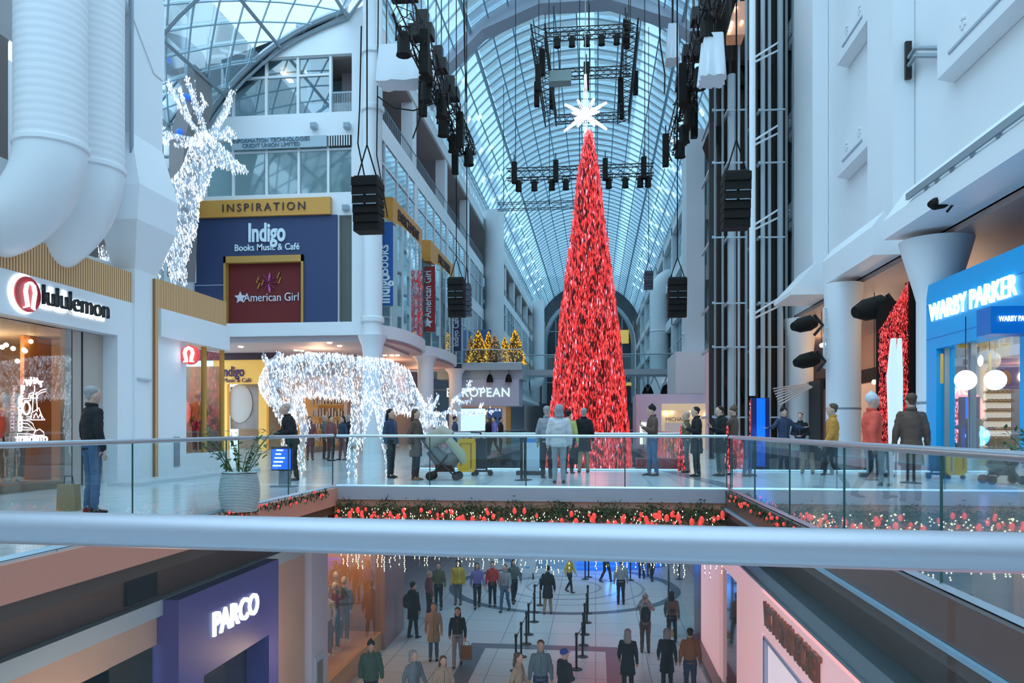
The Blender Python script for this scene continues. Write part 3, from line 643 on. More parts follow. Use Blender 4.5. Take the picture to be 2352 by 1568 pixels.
pn = thing('wood_panel', 'tall orange wood panel inside the shop behind the neon drawing', 'panel', (-12.2, 14, 0))
m = MB(); X = -12.6; m.box(X - .1, X, QY(56, X), QY(118, X), 0, 3.28); build('panel', m, mat('orange_wood', (.55, .22, .06), .4, noise=.15, nscale=3), pn, smooth=False)
# neon drawing
nx = XS - .12
ne = thing('neon_sign', 'white neon drawing of a tower and skyline hanging in the shop window', 'neon sign', (nx, sy(85), 1.2))
def np_(px, py): return (nx, sy(px), QZ(py, nx, sy(px)))
NE = mat('neon_tube', (1, .95, 1), .4, emit=(1, .86, 1.0), es=1.5, samp=False)
m = MB()
for line in (((93, 885), (93, 900)), ((90, 900), (88, 945)), ((97, 900), (99, 945)), ((86, 908), (93, 904), (100, 908), (100, 914), (86, 914), (86, 908)), ((99, 903), (107, 896), (118, 893)), ((99, 908), (108, 901), (118, 899)),
             ((68, 915), (79, 915), (81, 905), (88, 901)), ((70, 920), (83, 920), (84, 908)), ((84, 960), (85, 948), (93, 944), (102, 936), (108, 952), (116, 964), (84, 964)), ((90, 960), (96, 948), (101, 960), (106, 950), (110, 962)),
             ((66, 987), (95, 987), (88, 972), (80, 966), (66, 965)), ((66, 980), (90, 984), (76, 972), (66, 972)), ((54, 1012), (54, 996), (80, 996), (95, 999)), ((58, 1001), (113, 1002)), ((90, 998), (94, 990), (104, 985), (113, 992), (115, 999), (92, 1000)), ((76, 957), (86, 957)), ((75, 962), (86, 962))):
    m.tube([np_(*p) for p in line], .009, 5)
m.tube([(nx, sy(74) + .085 * math.cos(a) * 1.1, QZ(937, nx, sy(74)) + .12 * math.sin(a)) for a in [2 * PI * i / 14 for i in range(15)]], .018, 5)
build('outline', m, NE, ne)
text('neon_letters', 'TORONTO', .16, np_(87, 1010), 'e', NE, ne, .01, xs=.95, bold=.006, spacing=1.15)
for i, ch in enumerate('WHAT'):
    a = math.radians(128 - i * 26); p = np_(93, 886); text('neon_letter', ch, .17, (nx, p[1] - .26 * math.cos(math.radians(52 + i * 26)), p[2] - .16 + .26 * math.sin(a)), 'e', NE, ne, .01, bold=.006)
for i, ch in enumerate('NEIGHBOURHOOD'):
    p = np_(60 if i > 3 else 66 - i * 1.5, 890 + i * 8.0); text('neon_letter', ch, .12, p, 'e', NE, ne, .01, xs=1.1, bold=.005)
# second window: jackets, interior
m = MB(); m.add([(XS - .1, sy(428), .55), (XS - .1, 21.1, .55), (XS - .1, 21.1, 3.45), (XS - .1, sy(428), 3.45)], [(0, 1, 2, 3)]); o = struct('window_10', m, glassmat('mirror_glass', (.85, .93, .93), .18), 'glossy corner shop window', smooth=False)
m = MB(); m.box(XS - .14, XS - .04, sy(473), sy(478), .55, 3.45); m.box(XS - .14, XS - .04, 21.02, 21.12, 0, 3.45); build('window_frame', m, GOLDW, o, smooth=False)
m = MB(); m.box(-12.8, -12.7, 18.2, 21.1, 0, 3.45); struct('wall_left', m, mat('shop_back2', (.30, .2, .15), .5), 'brown partition behind the corner window')
m = MB(); m.box(-12.7, XS - .5, 18.2, 21.1, .4, .5); struct('floor', m, CREAM, 'raised display floor in the corner window')
lamp('window_lamp', (-11.6, 19.8, 3.1), 26, WCOL, .1); lamp('lower_warm_fill', (-5.6, 8.5, -3.0), 60, WCOL, .3); lamp('lower_warm_fill', (-5.4, 14.5, -3.2), 40, WCOL, .3); lamp('shop_lamp', (-13.2, 11.5, 2.9), 110, WCOL, .3); lamp('shop_lamp', (-13.5, 15.2, 2.9), 80, WCOL, .3)  # lower pair: unseen warm fill lights added to warm the tan fascia
sg = thing('blade_sign', 'round red emblem sign projecting from the white flank', 'sign', (XS, sy(437), 3))
YG = 18.75; cx, cz = QX(437, YG), QZ(815, QX(437, YG), YG); rr = 22 / F * depth(cx, YG)
def discY(mb, x, z, r, y0, y1, n=28): mb.prism([(x + r * math.cos(2 * PI * i / n), z + r * math.sin(2 * PI * i / n)) for i in range(n)], 'y', y0, y1)
m = MB(); discY(m, cx, cz, rr, YG - .05, YG + .05); build('disc', m, mat('logo_red_lit', (.7, .05, .05), .4, emit=(1, .1, .1), es=.35), sg)
m = MB(); pts = [(cx + a * rr * 1.25, YG - .08, cz + b * rr * 1.25) for a, b in ((-.46, -.58), (-.20, -.54), (-.26, -.22), (-.36, .15), (-.26, .45), (0, .58), (.26, .45), (.36, .15), (.26, -.22), (.20, -.54), (.46, -.58))]
m.tube(pts, [.015] + [.045] * 9 + [.015], 6); build('emblem', m, LEDSIGN, sg)
m = MB(); m.box(XS, cx - rr, YG - .03, YG + .03, cz - .1, cz + .1); build('bracket', m, DARK, sg, smooth=False)
pl = thing('hours_panel', 'narrow grey panel low on the white flank', 'panel', (XS, sy(405), .3))
m = MB(); m.box(XS, XS + .03, sy(399), sy(411), .25, 1.0); build('plate', m, mat('grey_plate', (.25, .3, .33), .3), pl, smooth=False)
# shop ceiling spots
for i, (px, py) in enumerate(((5, 797), (14, 792), (55, 803), (58, 806), (71, 784), (40, 829), (30, 800))):
    X = -12.5; Y = QY(px, X); Z = QZ(py, X, Y); t = MB(); t.ell((X, Y, min(Z, 3.2)), .05, 8, 6)
    tag(build('spotlight', t, WARML), 'small warm spotlight inside the near shop', 'spotlight', 'spotlights inside the near shop')
m = MB(); m.box(-13.2, -11.4, QY(30, -12.6) - 1.6, QY(30, -12.6) - 1.5, 0, 0); 
# ---- box column with flared head (between the two shop windows)
c = thing('column', 'square white column with flared head beside the big white ducts', 'column', (-10.3, 17.05, 0))
ya, yb = sy(305), sy(357) - .02
m = MB(); m.box(XS - .5, XS + .05, ya, yb, 0, 4.95); build('lower_shaft', m, WHITE, c, smooth=False)
m = MB(); m.box(XS + .02, XS + .10, ya + .08, yb - .3, QZ(874, XS, 17), QZ(869, XS, 17)); build('wall_light', m, mat('light_bar', (.5, .55, .62), .4), c, smooth=False)
hz = [(XS - .5, ya, XS + .05, yb, 4.9), (XS - .5, ya - .5, XS + .42, yb + .2, 5.9), (XS - .5, ya - .45, XS + .45, yb + .25, 6.7), (XS - .5, ya - .1, XS + .02, yb + .3, 8.0)]
def loftbox(mb, rows):
    for (a, b, c_, d, z0), (e, f, g, h, z1) in zip(rows[:-1], rows[1:]):
        mb.add([(a, b, z0), (c_, b, z0), (c_, d, z0), (a, d, z0), (e, f, z1), (g, f, z1), (g, h, z1), (e, h, z1)], [(0, 3, 2, 1), (4, 5, 6, 7), (0, 1, 5, 4), (1, 2, 6, 5), (2, 3, 7, 6), (3, 0, 4, 7)])
m = MB(); loftbox(m, hz); build('flared_head', m, WHITE, c)
m = MB(); m.box(XS - .5, XS + .02, ya - .1, yb + .3, 8.0, 26); build('upper_shaft', m, WHITE, c, smooth=False)
m = MB(); loftbox(m, [(XS - .45, yb - .1, XS + .05, yb + .33, 9.75), (XS - .45, ya - .3, XS + .05, yb + .33, 10.9), (XS - .45, ya - .3, XS + .05, yb + .33, 11.6)]); build('corbel', m, WHITE, c, smooth=False)
m = MB(); m.box(XS - .32, XS - .1, 15.3, ya - .25, 6, 26); struct('wall_left', m, mat('shade_wall', (.60, .62, .70), .5), 'narrow white wall behind the ducts')
m = MB(); m.tube([(XS + .1, ya - .2, 6.9), (XS + .1, ya - .2, 20)], .05, 6); tag(build('drain_pipe', m, STEELD), 'thin grey pipe between ducts and column', 'pipe')
# ---- big ducts
for i, (X, Y, rad, zb, lab) in enumerate(((-9.67, 12.75, .585, 6.25, 'huge white ventilation duct nearest the left edge, bending over the store'), (-10.05, 14.4, .60, 6.42, 'huge white ventilation duct just left of the square column'))):
    d = thing('ventilation_duct', lab, 'duct', (X, Y, zb))
    m = MB(); m.tube([(X, Y, zb), (X, Y, 26)], rad, 36); build('riser', m, DUCTW, d)
    m = MB(); m.lathe([(rad + .01, -.06), (rad + .035, -.04), (rad + .035, .04), (rad + .01, .06)], (X, Y, zb), 36); build('flange', m, WHITE2, d)
    m = MB(); rb = (1.42, 1.62)[i]; pts = [(X - rb + rb * math.cos(a), Y, zb - rb * math.sin(a)) for a in [PI / 2 * k / 12 for k in range(1, 13)]]
    m.tube([(X, Y, zb)] + pts + [(X - rb - 2.6, Y, zb - rb)], rad, 36); build('elbow', m, WHITE2, d)
# upper floors at the far left behind the ducts
m = MB(); m.box(-15, -12.6, 8, 21, 6.3, 7.0); m.box(-15, -12.9, 8, 21, 11.2, 12); struct('wall_left', m, WHITE, 'white floor edges behind the ducts')
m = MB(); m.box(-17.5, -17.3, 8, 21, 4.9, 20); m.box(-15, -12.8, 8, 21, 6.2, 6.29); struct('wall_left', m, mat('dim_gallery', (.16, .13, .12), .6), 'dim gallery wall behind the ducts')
m = MB(); m.ell((-11.6, 17.9, 5.45), (.3, .3, .22)); tag(build('spotlight', m, mat('olive_lamp', (.12, .11, .07), .5)), 'round dark spotlight above the wooden slats beside the column', 'spotlight')

# ================================================================ RIGHT SIDE
XW = XR
m = MB()
m.box(XW, XW + .5, -34, 150, 6.9, 23.4); m.box(XW - .35, XW + 4, -34, 60, 5.75, 6.9)
struct('wall_right', m, WHITE, 'tall white panelled wall on the right')
# pilasters
for i, (y0, y1, x) in enumerate(((28.6, 31.2, 7.75), (21.1, 23.0, 7.75), (12.5, 14.6, 7.7))):
    m = MB(); m.box(x, XW - .01, y0, y1, 6.91, 23.5); m.box(x + .25, XW - .01, y1, y1 + .6, 6.91, 23.5); struct('wall_right', m, WHITE, ('far', 'middle', 'near')[i] + ' white pilaster of the right wall')
# projecting spandrel boxes with small emblems
for y0, y1, zs in ((23.05, 26.4, (9.5, 13.2)), (14.65, 18.9, (9.35, )), (31.25, 35.4, (9.4, 13.1, 16.9))):
    for z in zs:
        nm = 'white ledge box on the right wall, %s bay, %s' % ({23.05: 'middle', 14.65: 'near', 31.25: 'far'}[y0], {9.5: 'lower', 9.35: 'single', 13.2: 'upper', 9.4: 'lowest', 13.1: 'middle', 16.9: 'top'}[z])
        b = thing('wall_ledge', nm, 'ledge', (8.1, y0, z))
        m = MB(); h = 1.05; m.prism([(7.93, z), (7.93, z + h), (XW - .01, z + h), (XW - .01, z - .1)], 'y', y0, y1); build('body', m, WHITE, b, smooth=False)
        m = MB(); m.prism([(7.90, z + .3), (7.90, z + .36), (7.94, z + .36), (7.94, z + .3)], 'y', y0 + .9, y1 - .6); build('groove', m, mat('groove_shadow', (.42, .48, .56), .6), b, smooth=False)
        m = MB()
        for q in range(2):
            yy = y0 + (y1 - y0) * (.35 + .35 * q)
            for k in range(5): a = 2 * PI * k / 5; m.ell((7.92, yy + .11 * math.cos(a), z + .68 + .11 * math.sin(a)), (.03, .06, .06), 6, 4)
        build('rosette', m, WHITE2, b)
# far right facade
m = MB()
for z0, z1 in ((5.67, 6.3), (11.8, 12.8), (16.1, 17.1), (21, 21.8)): m.box(XW - .5, XW - .01, 56, 150, z0, z1)
for yy in (44, 60, 70, 80, 90, 100, 112, 124, 136): m.box(XW - .5, XW - .01, yy, yy + .9, 6.3, 23)
struct('wall_right', m, WHITE, 'white floor bands of the far right facade')
for nm, z0, z1, n in (('window_11', 6.95, 11.8, 26), ('window_12', 12.8, 16.1, 26), ('window_13', 17.1, 21, 26)):
    window_strip(nm, XW - .06, 44, 150, z0, z1, -1, n, 'blue glazing of the far right facade')
# walkway ceiling and back wall
m = MB(); m.box(XW - .3, 13, 2, 60, 5.6, 5.74); struct('ceiling', m, mat('right_soffit', (.45, .33, .30), .6), 'brownish ceiling over the right walkway')
m = MB(); m.box(12.8, 13, -34, 60, 0, 5.7); struct('wall_right', m, mat('right_shops', (.42, .28, .24), .5), 'warm toned shop wall along the right walkway')
m = MB(); m.box(12.7, 12.79, 27, 58, 3.4, 4.0); m.box(XW, 12.8, 59.9, 60, 0, 5.7); struct('trim_16', m, DARK, 'dark header above the right hand shops')
m = MB(); m.prism([(7.5, 6.9), (6.6, 5.9), (6.6, 5.75), (8.3, 5.75)], 'y', 27, 29.5); m.prism([(7.4, 6.9), (6.9, 6.2), (6.9, 5.75), (8.3, 5.75)], 'y', 12, 19.4); m.prism([(7.5, 6.9), (7.2, 6.5), (7.2, 5.75), (8.3, 5.75)], 'y', 21.0, 25.5)
struct('trim_17', m, WHITE, 'stepped white brackets under the right wall', smooth=False)
for i, (px, Y, rad) in enumerate(((1937, 24.4, .5), (2150, 18.95, .42), (1838, 32.0, .5))):
    X = QX(px, Y); lab = ('round white column with a dark band, right walkway', 'white column with flared head beside the blue shop', 'dim round column behind the steel tower')[i]
    c = thing('column', lab, 'column', (X, Y, 0))
    m = MB(); fl = (1.15, 1.9, 1.3)[i]; m.lathe([(rad, 0), (rad, 4.2), (rad * (1 + (fl - 1) * .2), 4.5), (rad * (1 + (fl - 1) * .8), 5.3), (rad * fl, 5.6)], (X, Y, 0), 28); build('shaft', m, WHITE, c)
    if i < 2: m = MB(); m.lathe([(rad + .005, 1.78), (rad + .012, 1.8), (rad + .005, 1.84)], (X, Y, 0), 28); build('band', m, STEELD, c)
# stage lights on white frame beside the column
fr = thing('lamp_frame', 'white ladder frame holding stage lights beside the round column', 'frame', (6.9, 24.4, 2.6))
Yb = 24.3
a, b = QP(1893, 706, Yb), QP(1906, 845, Yb)
m = MB(); m.tube([(a.x, Yb, a.z), (a.x, Yb, b.z), (b.x + .15, Yb, b.z)], .04, 6); m.tube([(b.x, Yb, a.z), (b.x, Yb, b.z)], .04, 6)
for k in range(7): z = a.z + (b.z - a.z) * k / 6; m.tube([(a.x, Yb, z), (b.x, Yb, z)], .025, 5)
build('rail', m, WHITE2, fr)
def stage_light(px, py, Y, s, lab, tilt=-1):
    p = QP(px, py, Y); t = thing('stage_light', lab, 'stage light', p)
    m = MB(); m.tube([(p.x + tilt * .55 * s, Y - .1, p.z - .05 * s), (p.x + tilt * .35 * s, Y, p.z), (p.x, Y, p.z + .08 * s), (p.x - tilt * .2 * s, Y, p.z + .05 * s)], [.12 * s, .22 * s, .24 * s, .1 * s], 12); build('housing', m, BLACK, t)
    m = MB(); m.tube([(p.x - tilt * .1 * s, Y, p.z - .3 * s), (p.x - tilt * .35 * s, Y, p.z), (p.x - tilt * .1 * s, Y, p.z + .32 * s)], .05 * s, 6); build('yoke', m, DARK, t)
    return t
stage_light(1862, 747, 24.2, 1.0, 'upper black stage light on the white frame'); stage_light(1868, 830, 24.2, 1.0, 'lower black stage light on the white frame')
stage_light(2025, 712, 20.6, 1.25, 'large dark stage light beside the flared column')
stage_light(2168, 468, 16.5, .55, 'small black spotlight under the cable tray')
ct = thing('cable_tray', 'long blue-grey cable tray with short arms along the right wall', 'cable tray', (7.2, 16, 6.1))
m = MB(); m.box(6.85, 6.91, 9.5, QY(2080, 6.85), 6.28, 6.42); build('rail', m, STEELD, ct, smooth=False)
for px in (2126, 2150, 2185, 2232, 2292):
    yy = QY(px, 6.9); m = MB(); m.box(6.88, 7.9, yy - .04, yy + .04, 6.22, 6.30); build('arm', m, STEELD, ct, smooth=False)
hb = thing('pipe_bracket', 'dark double pipe bracket high on the near pilaster', 'bracket', (7.5, 19.5, 10.5))
pA, pB = QP(2080, 95, 21.0), QP(2094, 180, 21.0)
m = MB(); m.box(pA.x, pB.x, 20.98, 21.08, pB.z, pA.z); build('plate', m, DARK, hb, smooth=False)
for py in (110, 128):
    p = QP(2088, py + 22, 20.95); q = QP(2103, py, 20.4); r_ = QP(2163, py, 18.95); m = MB(); m.tube([p, q, r_], .055, 8); build('pipe', m, STEELD, hb)
p = QP(2163, 100, 18.93); m = MB(); m.box(p.x - .04, p.x + .1, 18.91, 18.97, QP(2163, 134, 18.93).z, p.z); build('end_plate', m, DARK, hb, smooth=False)
# Blue eyewear shop
XB = 7.6
def by(px): return QY(px, XB)
wy0, wy1 = 14.75, by(2150); wz0, wz1 = .12, 3.0
m = MB(); m.box(XB, XB + .4, 10.5, wy0, 0, 4.5); m.box(XB, XB + .4, wy1, 18.75, 0, 4.5); m.box(XB, XB + .4, wy0, wy1, wz1, 4.5); m.box(XB, XB + .4, wy0, wy1, 0, wz0); m.box(XB + .4, 12.7, 18.5, 18.75, 0, 4.5); m.box(XB + .4, 12.7, 10.5, 18.5, 4.4, 4.5)
ws = thing('storefront', 'bright blue eyewear shopfront with white glowing name', 'shopfront', (XB, 16, 0)); build('facade', m, BLUEP, ws, smooth=False)
text('sign_text', 'WARBY PARKER', .58, (XB - .04, by(2228), QZ(692, XB, by(2228)) ), 'w', LEDSIGN, ws, .02, xs=.86, bold=.0)
m = MB()
for z in (1.2, 2.3, 3.25, 4.0): m.box(XB - .006, XB, 10.5, 18.75, z, z + .01) if z > 3 else None
build('joint_line', m, BLUEP2, ws, smooth=False)
bx = thing('blade_sign', 'deep blue projecting box sign with the small white shop name', 'sign', (7.2, 14.9, 3.4))
Yc = 14.6; p, q = QP(2243, 712, Yc), QP(2352, 772, Yc)
m = MB(); m.box(p.x, XB - .01, Yc - .5, Yc, QZ(773, 7.3, Yc), QZ(712, 7.3, Yc)); build('box', m, BLUEP2, bx, smooth=False)
text('sign_text', 'WARBY PARKER', .135, ((p.x + XB) / 2 + .02, Yc - .53, QZ(741, 7.3, Yc)), 's', LEDSIGN, bx, .008, xs=.62, bold=0)
m = MB(); m.add([(XB + .2, wy0, wz0), (XB + .2, wy1, wz0), (XB + .2, wy1, wz1), (XB + .2, wy0, wz1)], [(0, 1, 2, 3)]); o = struct('window_14', m, SGLASS, 'eyewear shop window', smooth=False)
m = MB()
for yy in (wy1 - .05, 17.0, 16.9): m.box(XB + .15, XB + .25, yy - .03, yy + .03, wz0, wz1)
build('window_frame', m, STEELD, o, smooth=False)
m = MB(); m.box(10.2, 10.3, 12, 18.5, 0, 4.4); m.box(XB + .4, 10.2, 18.4, 18.5, 0, 4.4); struct('wall_right', m, mat('lilac_room', (.58, .58, .68), .5), 'pale lilac room inside the eyewear shop')
m = MB(); m.box(XB + .4, 10.2, 12, 18.4, 3.5, 3.6); struct('ceiling', m, CREAM, 'cream ceiling inside the eyewear shop')
lamp('eyewear_lamp', (8.9, 15.5, 3.1), 130, (1, .82, .6), .25); lamp('eyewear_lamp', (9.2, 17.4, 3.0), 60, (.8, .9, 1), .25)
Yd = 17.2
def dq(px, py, Y=None): return QP(px, py, Y or Yd)
sh = thing('display_shelf', 'cream eyewear display with rows of lit shelves and a purple poster', 'display shelf', (9, Yd, .5))
a, b = dq(2264, 1075), dq(2325, 893)
m = MB(); m.box(a.x - .08, b.x + .02, Yd + .1, Yd + .2, 0, dq(2264, 785).z); build('back_panel', m, mat('cream_lit', (.85, .72, .5), .5, emit=(1, .8, .5), es=.35), sh, smooth=False)
m = MB()
for k in range(8): z = b.z - .05 - k * (b.z - a.z - .1) / 8; m.box(a.x, b.x, Yd - .1, Yd + .1, z - .03, z); 
build('shelf_board', m, GOLDW, sh, smooth=False)
m = MB()
for k in range(8): z = b.z - .05 - k * (b.z - a.z - .1) / 8; m.box(a.x, b.x, Yd + .05, Yd + .09, z + .02, z + .14)
build('light_strip', m, mat('shelf_light', (1, .95, .85), .4, emit=(1, .92, .8), es=2.2, samp=False), sh, smooth=False)
m = MB()
for k in range(8):
    z = b.z - .05 - k * (b.z - a.z - .1) / 8
    for j in range(6): x = a.x + (b.x - a.x) * (j + .5) / 6; m.tube([(x - .04, Yd - .06, z + .03), (x, Yd - .08, z + .015), (x + .04, Yd - .06, z + .03)], .012, 4)
g_ = build('spectacles', m, mat('tortoise', (.35, .2, .08), .4), sh); g_['kind'] = 'stuff'
m = MB(); pa, pb = dq(2290, 893), dq(2340, 850); m.box(pa.x - .05, pb.x, Yd, Yd + .1, pa.z, pb.z + .25); build('poster', m, mat('purple_poster', (.22, .16, .55), .5), sh, smooth=False)
m = MB(); pc = dq(2308, 868); m.ell((pc.x, Yd - .02, pc.z), (.13, .03, .16), 10, 8); build('poster_face', m, mat('orange_print', (.65, .28, .12), .5), sh)
m = MB(); m.box(dq(2205, 0).x, dq(2270, 0).x, Yd, Yd + .1, dq(2205, 798).z, dq(2205, 785).z); m.box(dq(2162, 0).x, dq(2167, 0).x, Yd, Yd + .05, dq(2165, 880).z, dq(2165, 812).z); build('yellow_frame', m, mat('yellow_frame', (.85, .5, .08), .5), sh, smooth=False)
m = MB(); m.box(a.x, b.x, Yd - .15, Yd + .15, 0, .35); m.box(a.x, b.x, Yd - .15, Yd + .1, .85, 1.0); build('base_cabinet', m, mat('ochre_cabinet', (.75, .45, .12), .5), sh, smooth=False)
for i, (px, py, r_) in enumerate(((2218, 873, .26), (2272, 828, .26))):
    p = dq(px, py, 16.6); t = thing('globe_lamp', 'white globe lamp in the eyewear shop, ' + ('lower left' if i == 0 else 'upper right'), 'lamp', p)
    m = MB(); m.ell(p, r_ * .8, 16, 10); build('globe', m, mat('globe_light', (1, .95, .9), .4, emit=(1, .9, .82), es=.9), t)
    m = MB(); m.cyl((p.x, p.y, p.z + .2), (p.x, p.y, 3.5), .01, 5); build('cord', m, DARK, t)
# tree reflection in dark glass, built as red tinsel, between column and blue shop
rp_ = thing('tinsel_panel', 'tall black framed panel with a tree reflection built in red tinsel beside the blue shop', 'panel', (7.2, 20.2, 0))
Yr = 20.2; x0_, x1_, x2_ = QX(2020, Yr), QX(2086, Yr), QX(2116, Yr)
m = MB(); m.box(x1_, x2_, Yr - .1, Yr + .2, 0, QZ(648, 7.2, Yr)); m.box(x0_ - .02, x1_, Yr + .1, Yr + .2, 0, QZ(690, 7.2, Yr)); build('frame', m, BLACK, rp_, smooth=False)
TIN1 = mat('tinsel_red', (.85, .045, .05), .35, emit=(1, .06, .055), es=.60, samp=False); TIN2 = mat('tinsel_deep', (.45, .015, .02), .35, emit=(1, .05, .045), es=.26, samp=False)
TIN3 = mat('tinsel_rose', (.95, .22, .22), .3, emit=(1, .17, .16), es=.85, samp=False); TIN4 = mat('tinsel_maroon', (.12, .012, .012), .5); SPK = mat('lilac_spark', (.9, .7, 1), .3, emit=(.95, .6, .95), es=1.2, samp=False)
m = MB()
for k in range(5200):
    t_ = R.random(); z = R.uniform(.8, QZ(652, 7.2, Yr)); top = QZ(652, 7.2, Yr); xl = x0_ + max(0, (z - QZ(760, 7.2, Yr)) / (top - QZ(760, 7.2, Yr))) * (x1_ - x0_)
    x = R.uniform(xl, x1_); m.octa((x, Yr + R.uniform(-.02, .08), z), .009, .009, R.uniform(.02, .045), k=R.choice([0, 1, 1, 2, 3]))
o_ = build('tinsel', m, [TIN1, TIN2, TIN3, TIN4], rp_, smooth=False, fix=False); o_['kind'] = 'stuff'
for i, (px, Y, dx, dz) in enumerate(((2050, 15.6, 0, 0), (2064, 16.0, 0, .02))):  # reflections in the shop glass, built as standing emissive blades
    X = QX(px, Y); t = thing('reflection_blade', ('wide', 'narrow')[i] + ' shop glass reflection built as a glowing white blade on the right walkway', 'lamp', (X, Y, 0))
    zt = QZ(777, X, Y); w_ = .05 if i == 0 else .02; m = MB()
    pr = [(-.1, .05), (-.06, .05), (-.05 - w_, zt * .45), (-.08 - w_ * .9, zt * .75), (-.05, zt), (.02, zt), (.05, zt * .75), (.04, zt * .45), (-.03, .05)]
    m.prism([(X + a * (1 if i == 0 else .7) + .03, b) for a, b in pr], 'y', Y - .05, Y + .05); build('blade', m, mat('blade_reflection', (.75, .83, .9), .3, emit=(.75, .88, 1), es=(.4)), t, smooth=False)
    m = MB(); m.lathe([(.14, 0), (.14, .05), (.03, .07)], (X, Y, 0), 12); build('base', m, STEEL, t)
# LED totem
X, Y = 4.87, 23.5; t = thing('led_totem', 'tall electric blue light column in front of the steel tower', 'light column', (X, Y, 0))
m = MB(); m.box(X - .12, X + .12, Y - .1, Y - .02, .08, 2.1); build('light_panel', m, BLUEL, t, smooth=False)
m = MB(); m.box(X - .27, X - .125, Y - .08, Y + .1, 0, 2.12); m.box(X + .125, X + .25, Y - .08, Y + .1, 0, 2.12); m.box(X - .125, X + .125, Y - .01, Y + .1, 0, 2.12); build('casing', m, mat('navy_casing', (.01, .015, .10), .35), t, smooth=False)
lamp('totem_glow', (X, Y - .5, 1.0), 14, (0.05, .25, 1), .3)
X = QX(1729, 24.4); t = thing('tinsel_panel', 'narrow red tinsel panel just left of the blue light column', 'panel', (X, 24.4, 0)); m = MB(); m.box(X - .1, X + .1, 24.4, 24.5, .0, 2.1); build('frame', m, BLACK, t, smooth=False); m = MB()
for k in range(260): m.octa((R.uniform(X - .1, X + .1), 24.37, R.uniform(.8, 2.05)), .02, .02, .05, k=R.choice([0, 1, 2, 4]))
build('tinsel', m, [TIN1, TIN2, TIN3, TIN4, SPK], t, smooth=False, fix=False)['kind'] = 'stuff'
# lit fruit-shaped shop sign, vertical LED, striped canopy
XA, YA = QX(1821, 38), 38.0; t = thing('shop_sign', 'small glowing white apple shaped sign hanging over the right walkway', 'sign', (XA, YA, 2.4)); za = QZ(932, XA, YA)
m = MB(); m.ell((XA - .1, YA, za), (.17, .05, .22), 10, 8); m.ell((XA + .1, YA, za), (.17, .05, .22), 10, 8); build('fruit', m, LED, t)
m = MB(); m.ell((XA + .05, YA, za + .3), (.05, .03, .1), 8, 6); build('leaf', m, LED, t); m = MB(); m.cyl((XA, YA + .05, za + .2), (XA, YA + .05, 5.6), .02, 5); build('hanger', m, DARK, t)
X, Y = QX(1862, 34), 34.0; t = thing('light_column', 'slim frosty white light column near the right hand shops', 'light column', (X, Y, 0)); m = MB(); m.tube([(X, Y, .2), (X, Y, 2.4)], .17, 12); build('tube', m, mat('frost_light', (.6, .7, 1), .4, emit=(.55, .65, 1), es=1.3), t); m = MB(); m.lathe([(.25, 0), (.25, .2)], (X, Y, 0), 12); build('base', m, DARK, t)
t = thing('slatted_canopy', 'sloping canopy of pale slats above the shoppers on the right', 'canopy', (QX(1830, 30), 30, 2)); m = MB()
for k in range(7):
    a = QP(1790 + k * 1, 930 - k * 7, 30); b = QP(1866 + k * 2, 888 - k * 2, 30); m.tube([(a.x, 30 + k * .25, a.z), (b.x, 30 + k * .25, b.z)], .03, 5)
build('slat', m, mat('pale_slat', (.6, .52, .5), .5), t); m = MB(); b = QP(1870, 880, 30.8); m.box(b.x, b.x + .12, 30, 31.6, 0, b.z + .1); build('post', m, DARK, t, smooth=False)
for i, (px, py, Y) in enumerate(((1856, 807, 33), (1887, 793, 30), (1893, 790, 30), (2008, 877, 26), (1807, 825, 36))):
    p = QP(px, py, Y); m = MB(); m.ell(p, .08, 8, 6); t = thing('downlight', 'small warm ceiling light over the right walkway', 'lamp', p, 0, 'warm lights over the right walkway'); build('bulb', m, WARML, t); m = MB(); m.cyl((p.x, p.y, p.z), (p.x, p.y, 5.6), .012, 5); build('stem', m, DARK, t)
lamp('right_walk_lamp', (10.5, 23, 4.4), 85, WCOL, .4); lamp('right_walk_lamp', (10.5, 30, 4.4), 100, WCOL, .4); lamp('right_walk_lamp', (10.5, 38, 4.4), 100, WCOL, .4)
m = MB(); m.box(12.6, 12.7, 28, 32, 0, 3.3); m.box(12.6, 12.7, 34, 40, 0, 3.3); struct('window_15', m, mat('warm_window', (.6, .4, .3), .3, emit=(1, .6, .4), es=.3), 'warm lit shop windows along the right walkway', smooth=False)

# ================================================================ RAILINGS
def guard(name_label, pts, panels, group=None, h=1.06, r=.03, glass=GLASS, posts=True, zb=-.02):
    t = thing('glass_railing', name_label, 'railing', (*pts[0][:2], 0), 0, group)
    m = MB(); m.tube([(x, y, h) for x, y in pts], r, 12); build('handrail', m, STEEL, t)
    for (xa, ya), (xb, yb) in zip(pts[:-1], pts[1:]):
        L = math.hypot(xb - xa, yb - ya); n = max(1, round(L / panels))
        for i in range(n):
            a = (xa + (xb - xa) * (i + .006) / n, ya + (yb - ya) * (i + .006) / n); b = (xa + (xb - xa) * (i + .994) / n, ya + (yb - ya) * (i + .994) / n)
            m = MB(); m.add([(a[0], a[1], zb), (b[0], b[1], zb), (b[0], b[1], h - .02), (a[0], a[1], h - .02)], [(0, 1, 2, 3)]); build('glass_panel', m, glass, t, smooth=False)
            m = MB(); m.tube([(b[0], b[1], zb), (b[0], b[1], h - .03)], .012, 4); build('panel_edge', m, GEDGE, t)
    m = MB(); m.tube([(x, y, zb + .03) for x, y in pts], .035, 4); build('base_channel', m, STEEL, t)
    return t
guard('glass railing along the front edge of the footbridge deck', [(XE, 15.62), (XF, 15.62)], 2.0)
guard('glass railing along the back edge of the footbridge deck', [(XE, 22.4), (XF, 22.4)], 2.0)
guard('glass railing along the left walkway', [(XE - .04, 1.6), (XE - .04, 15.5)], 2.3, h=1.07)
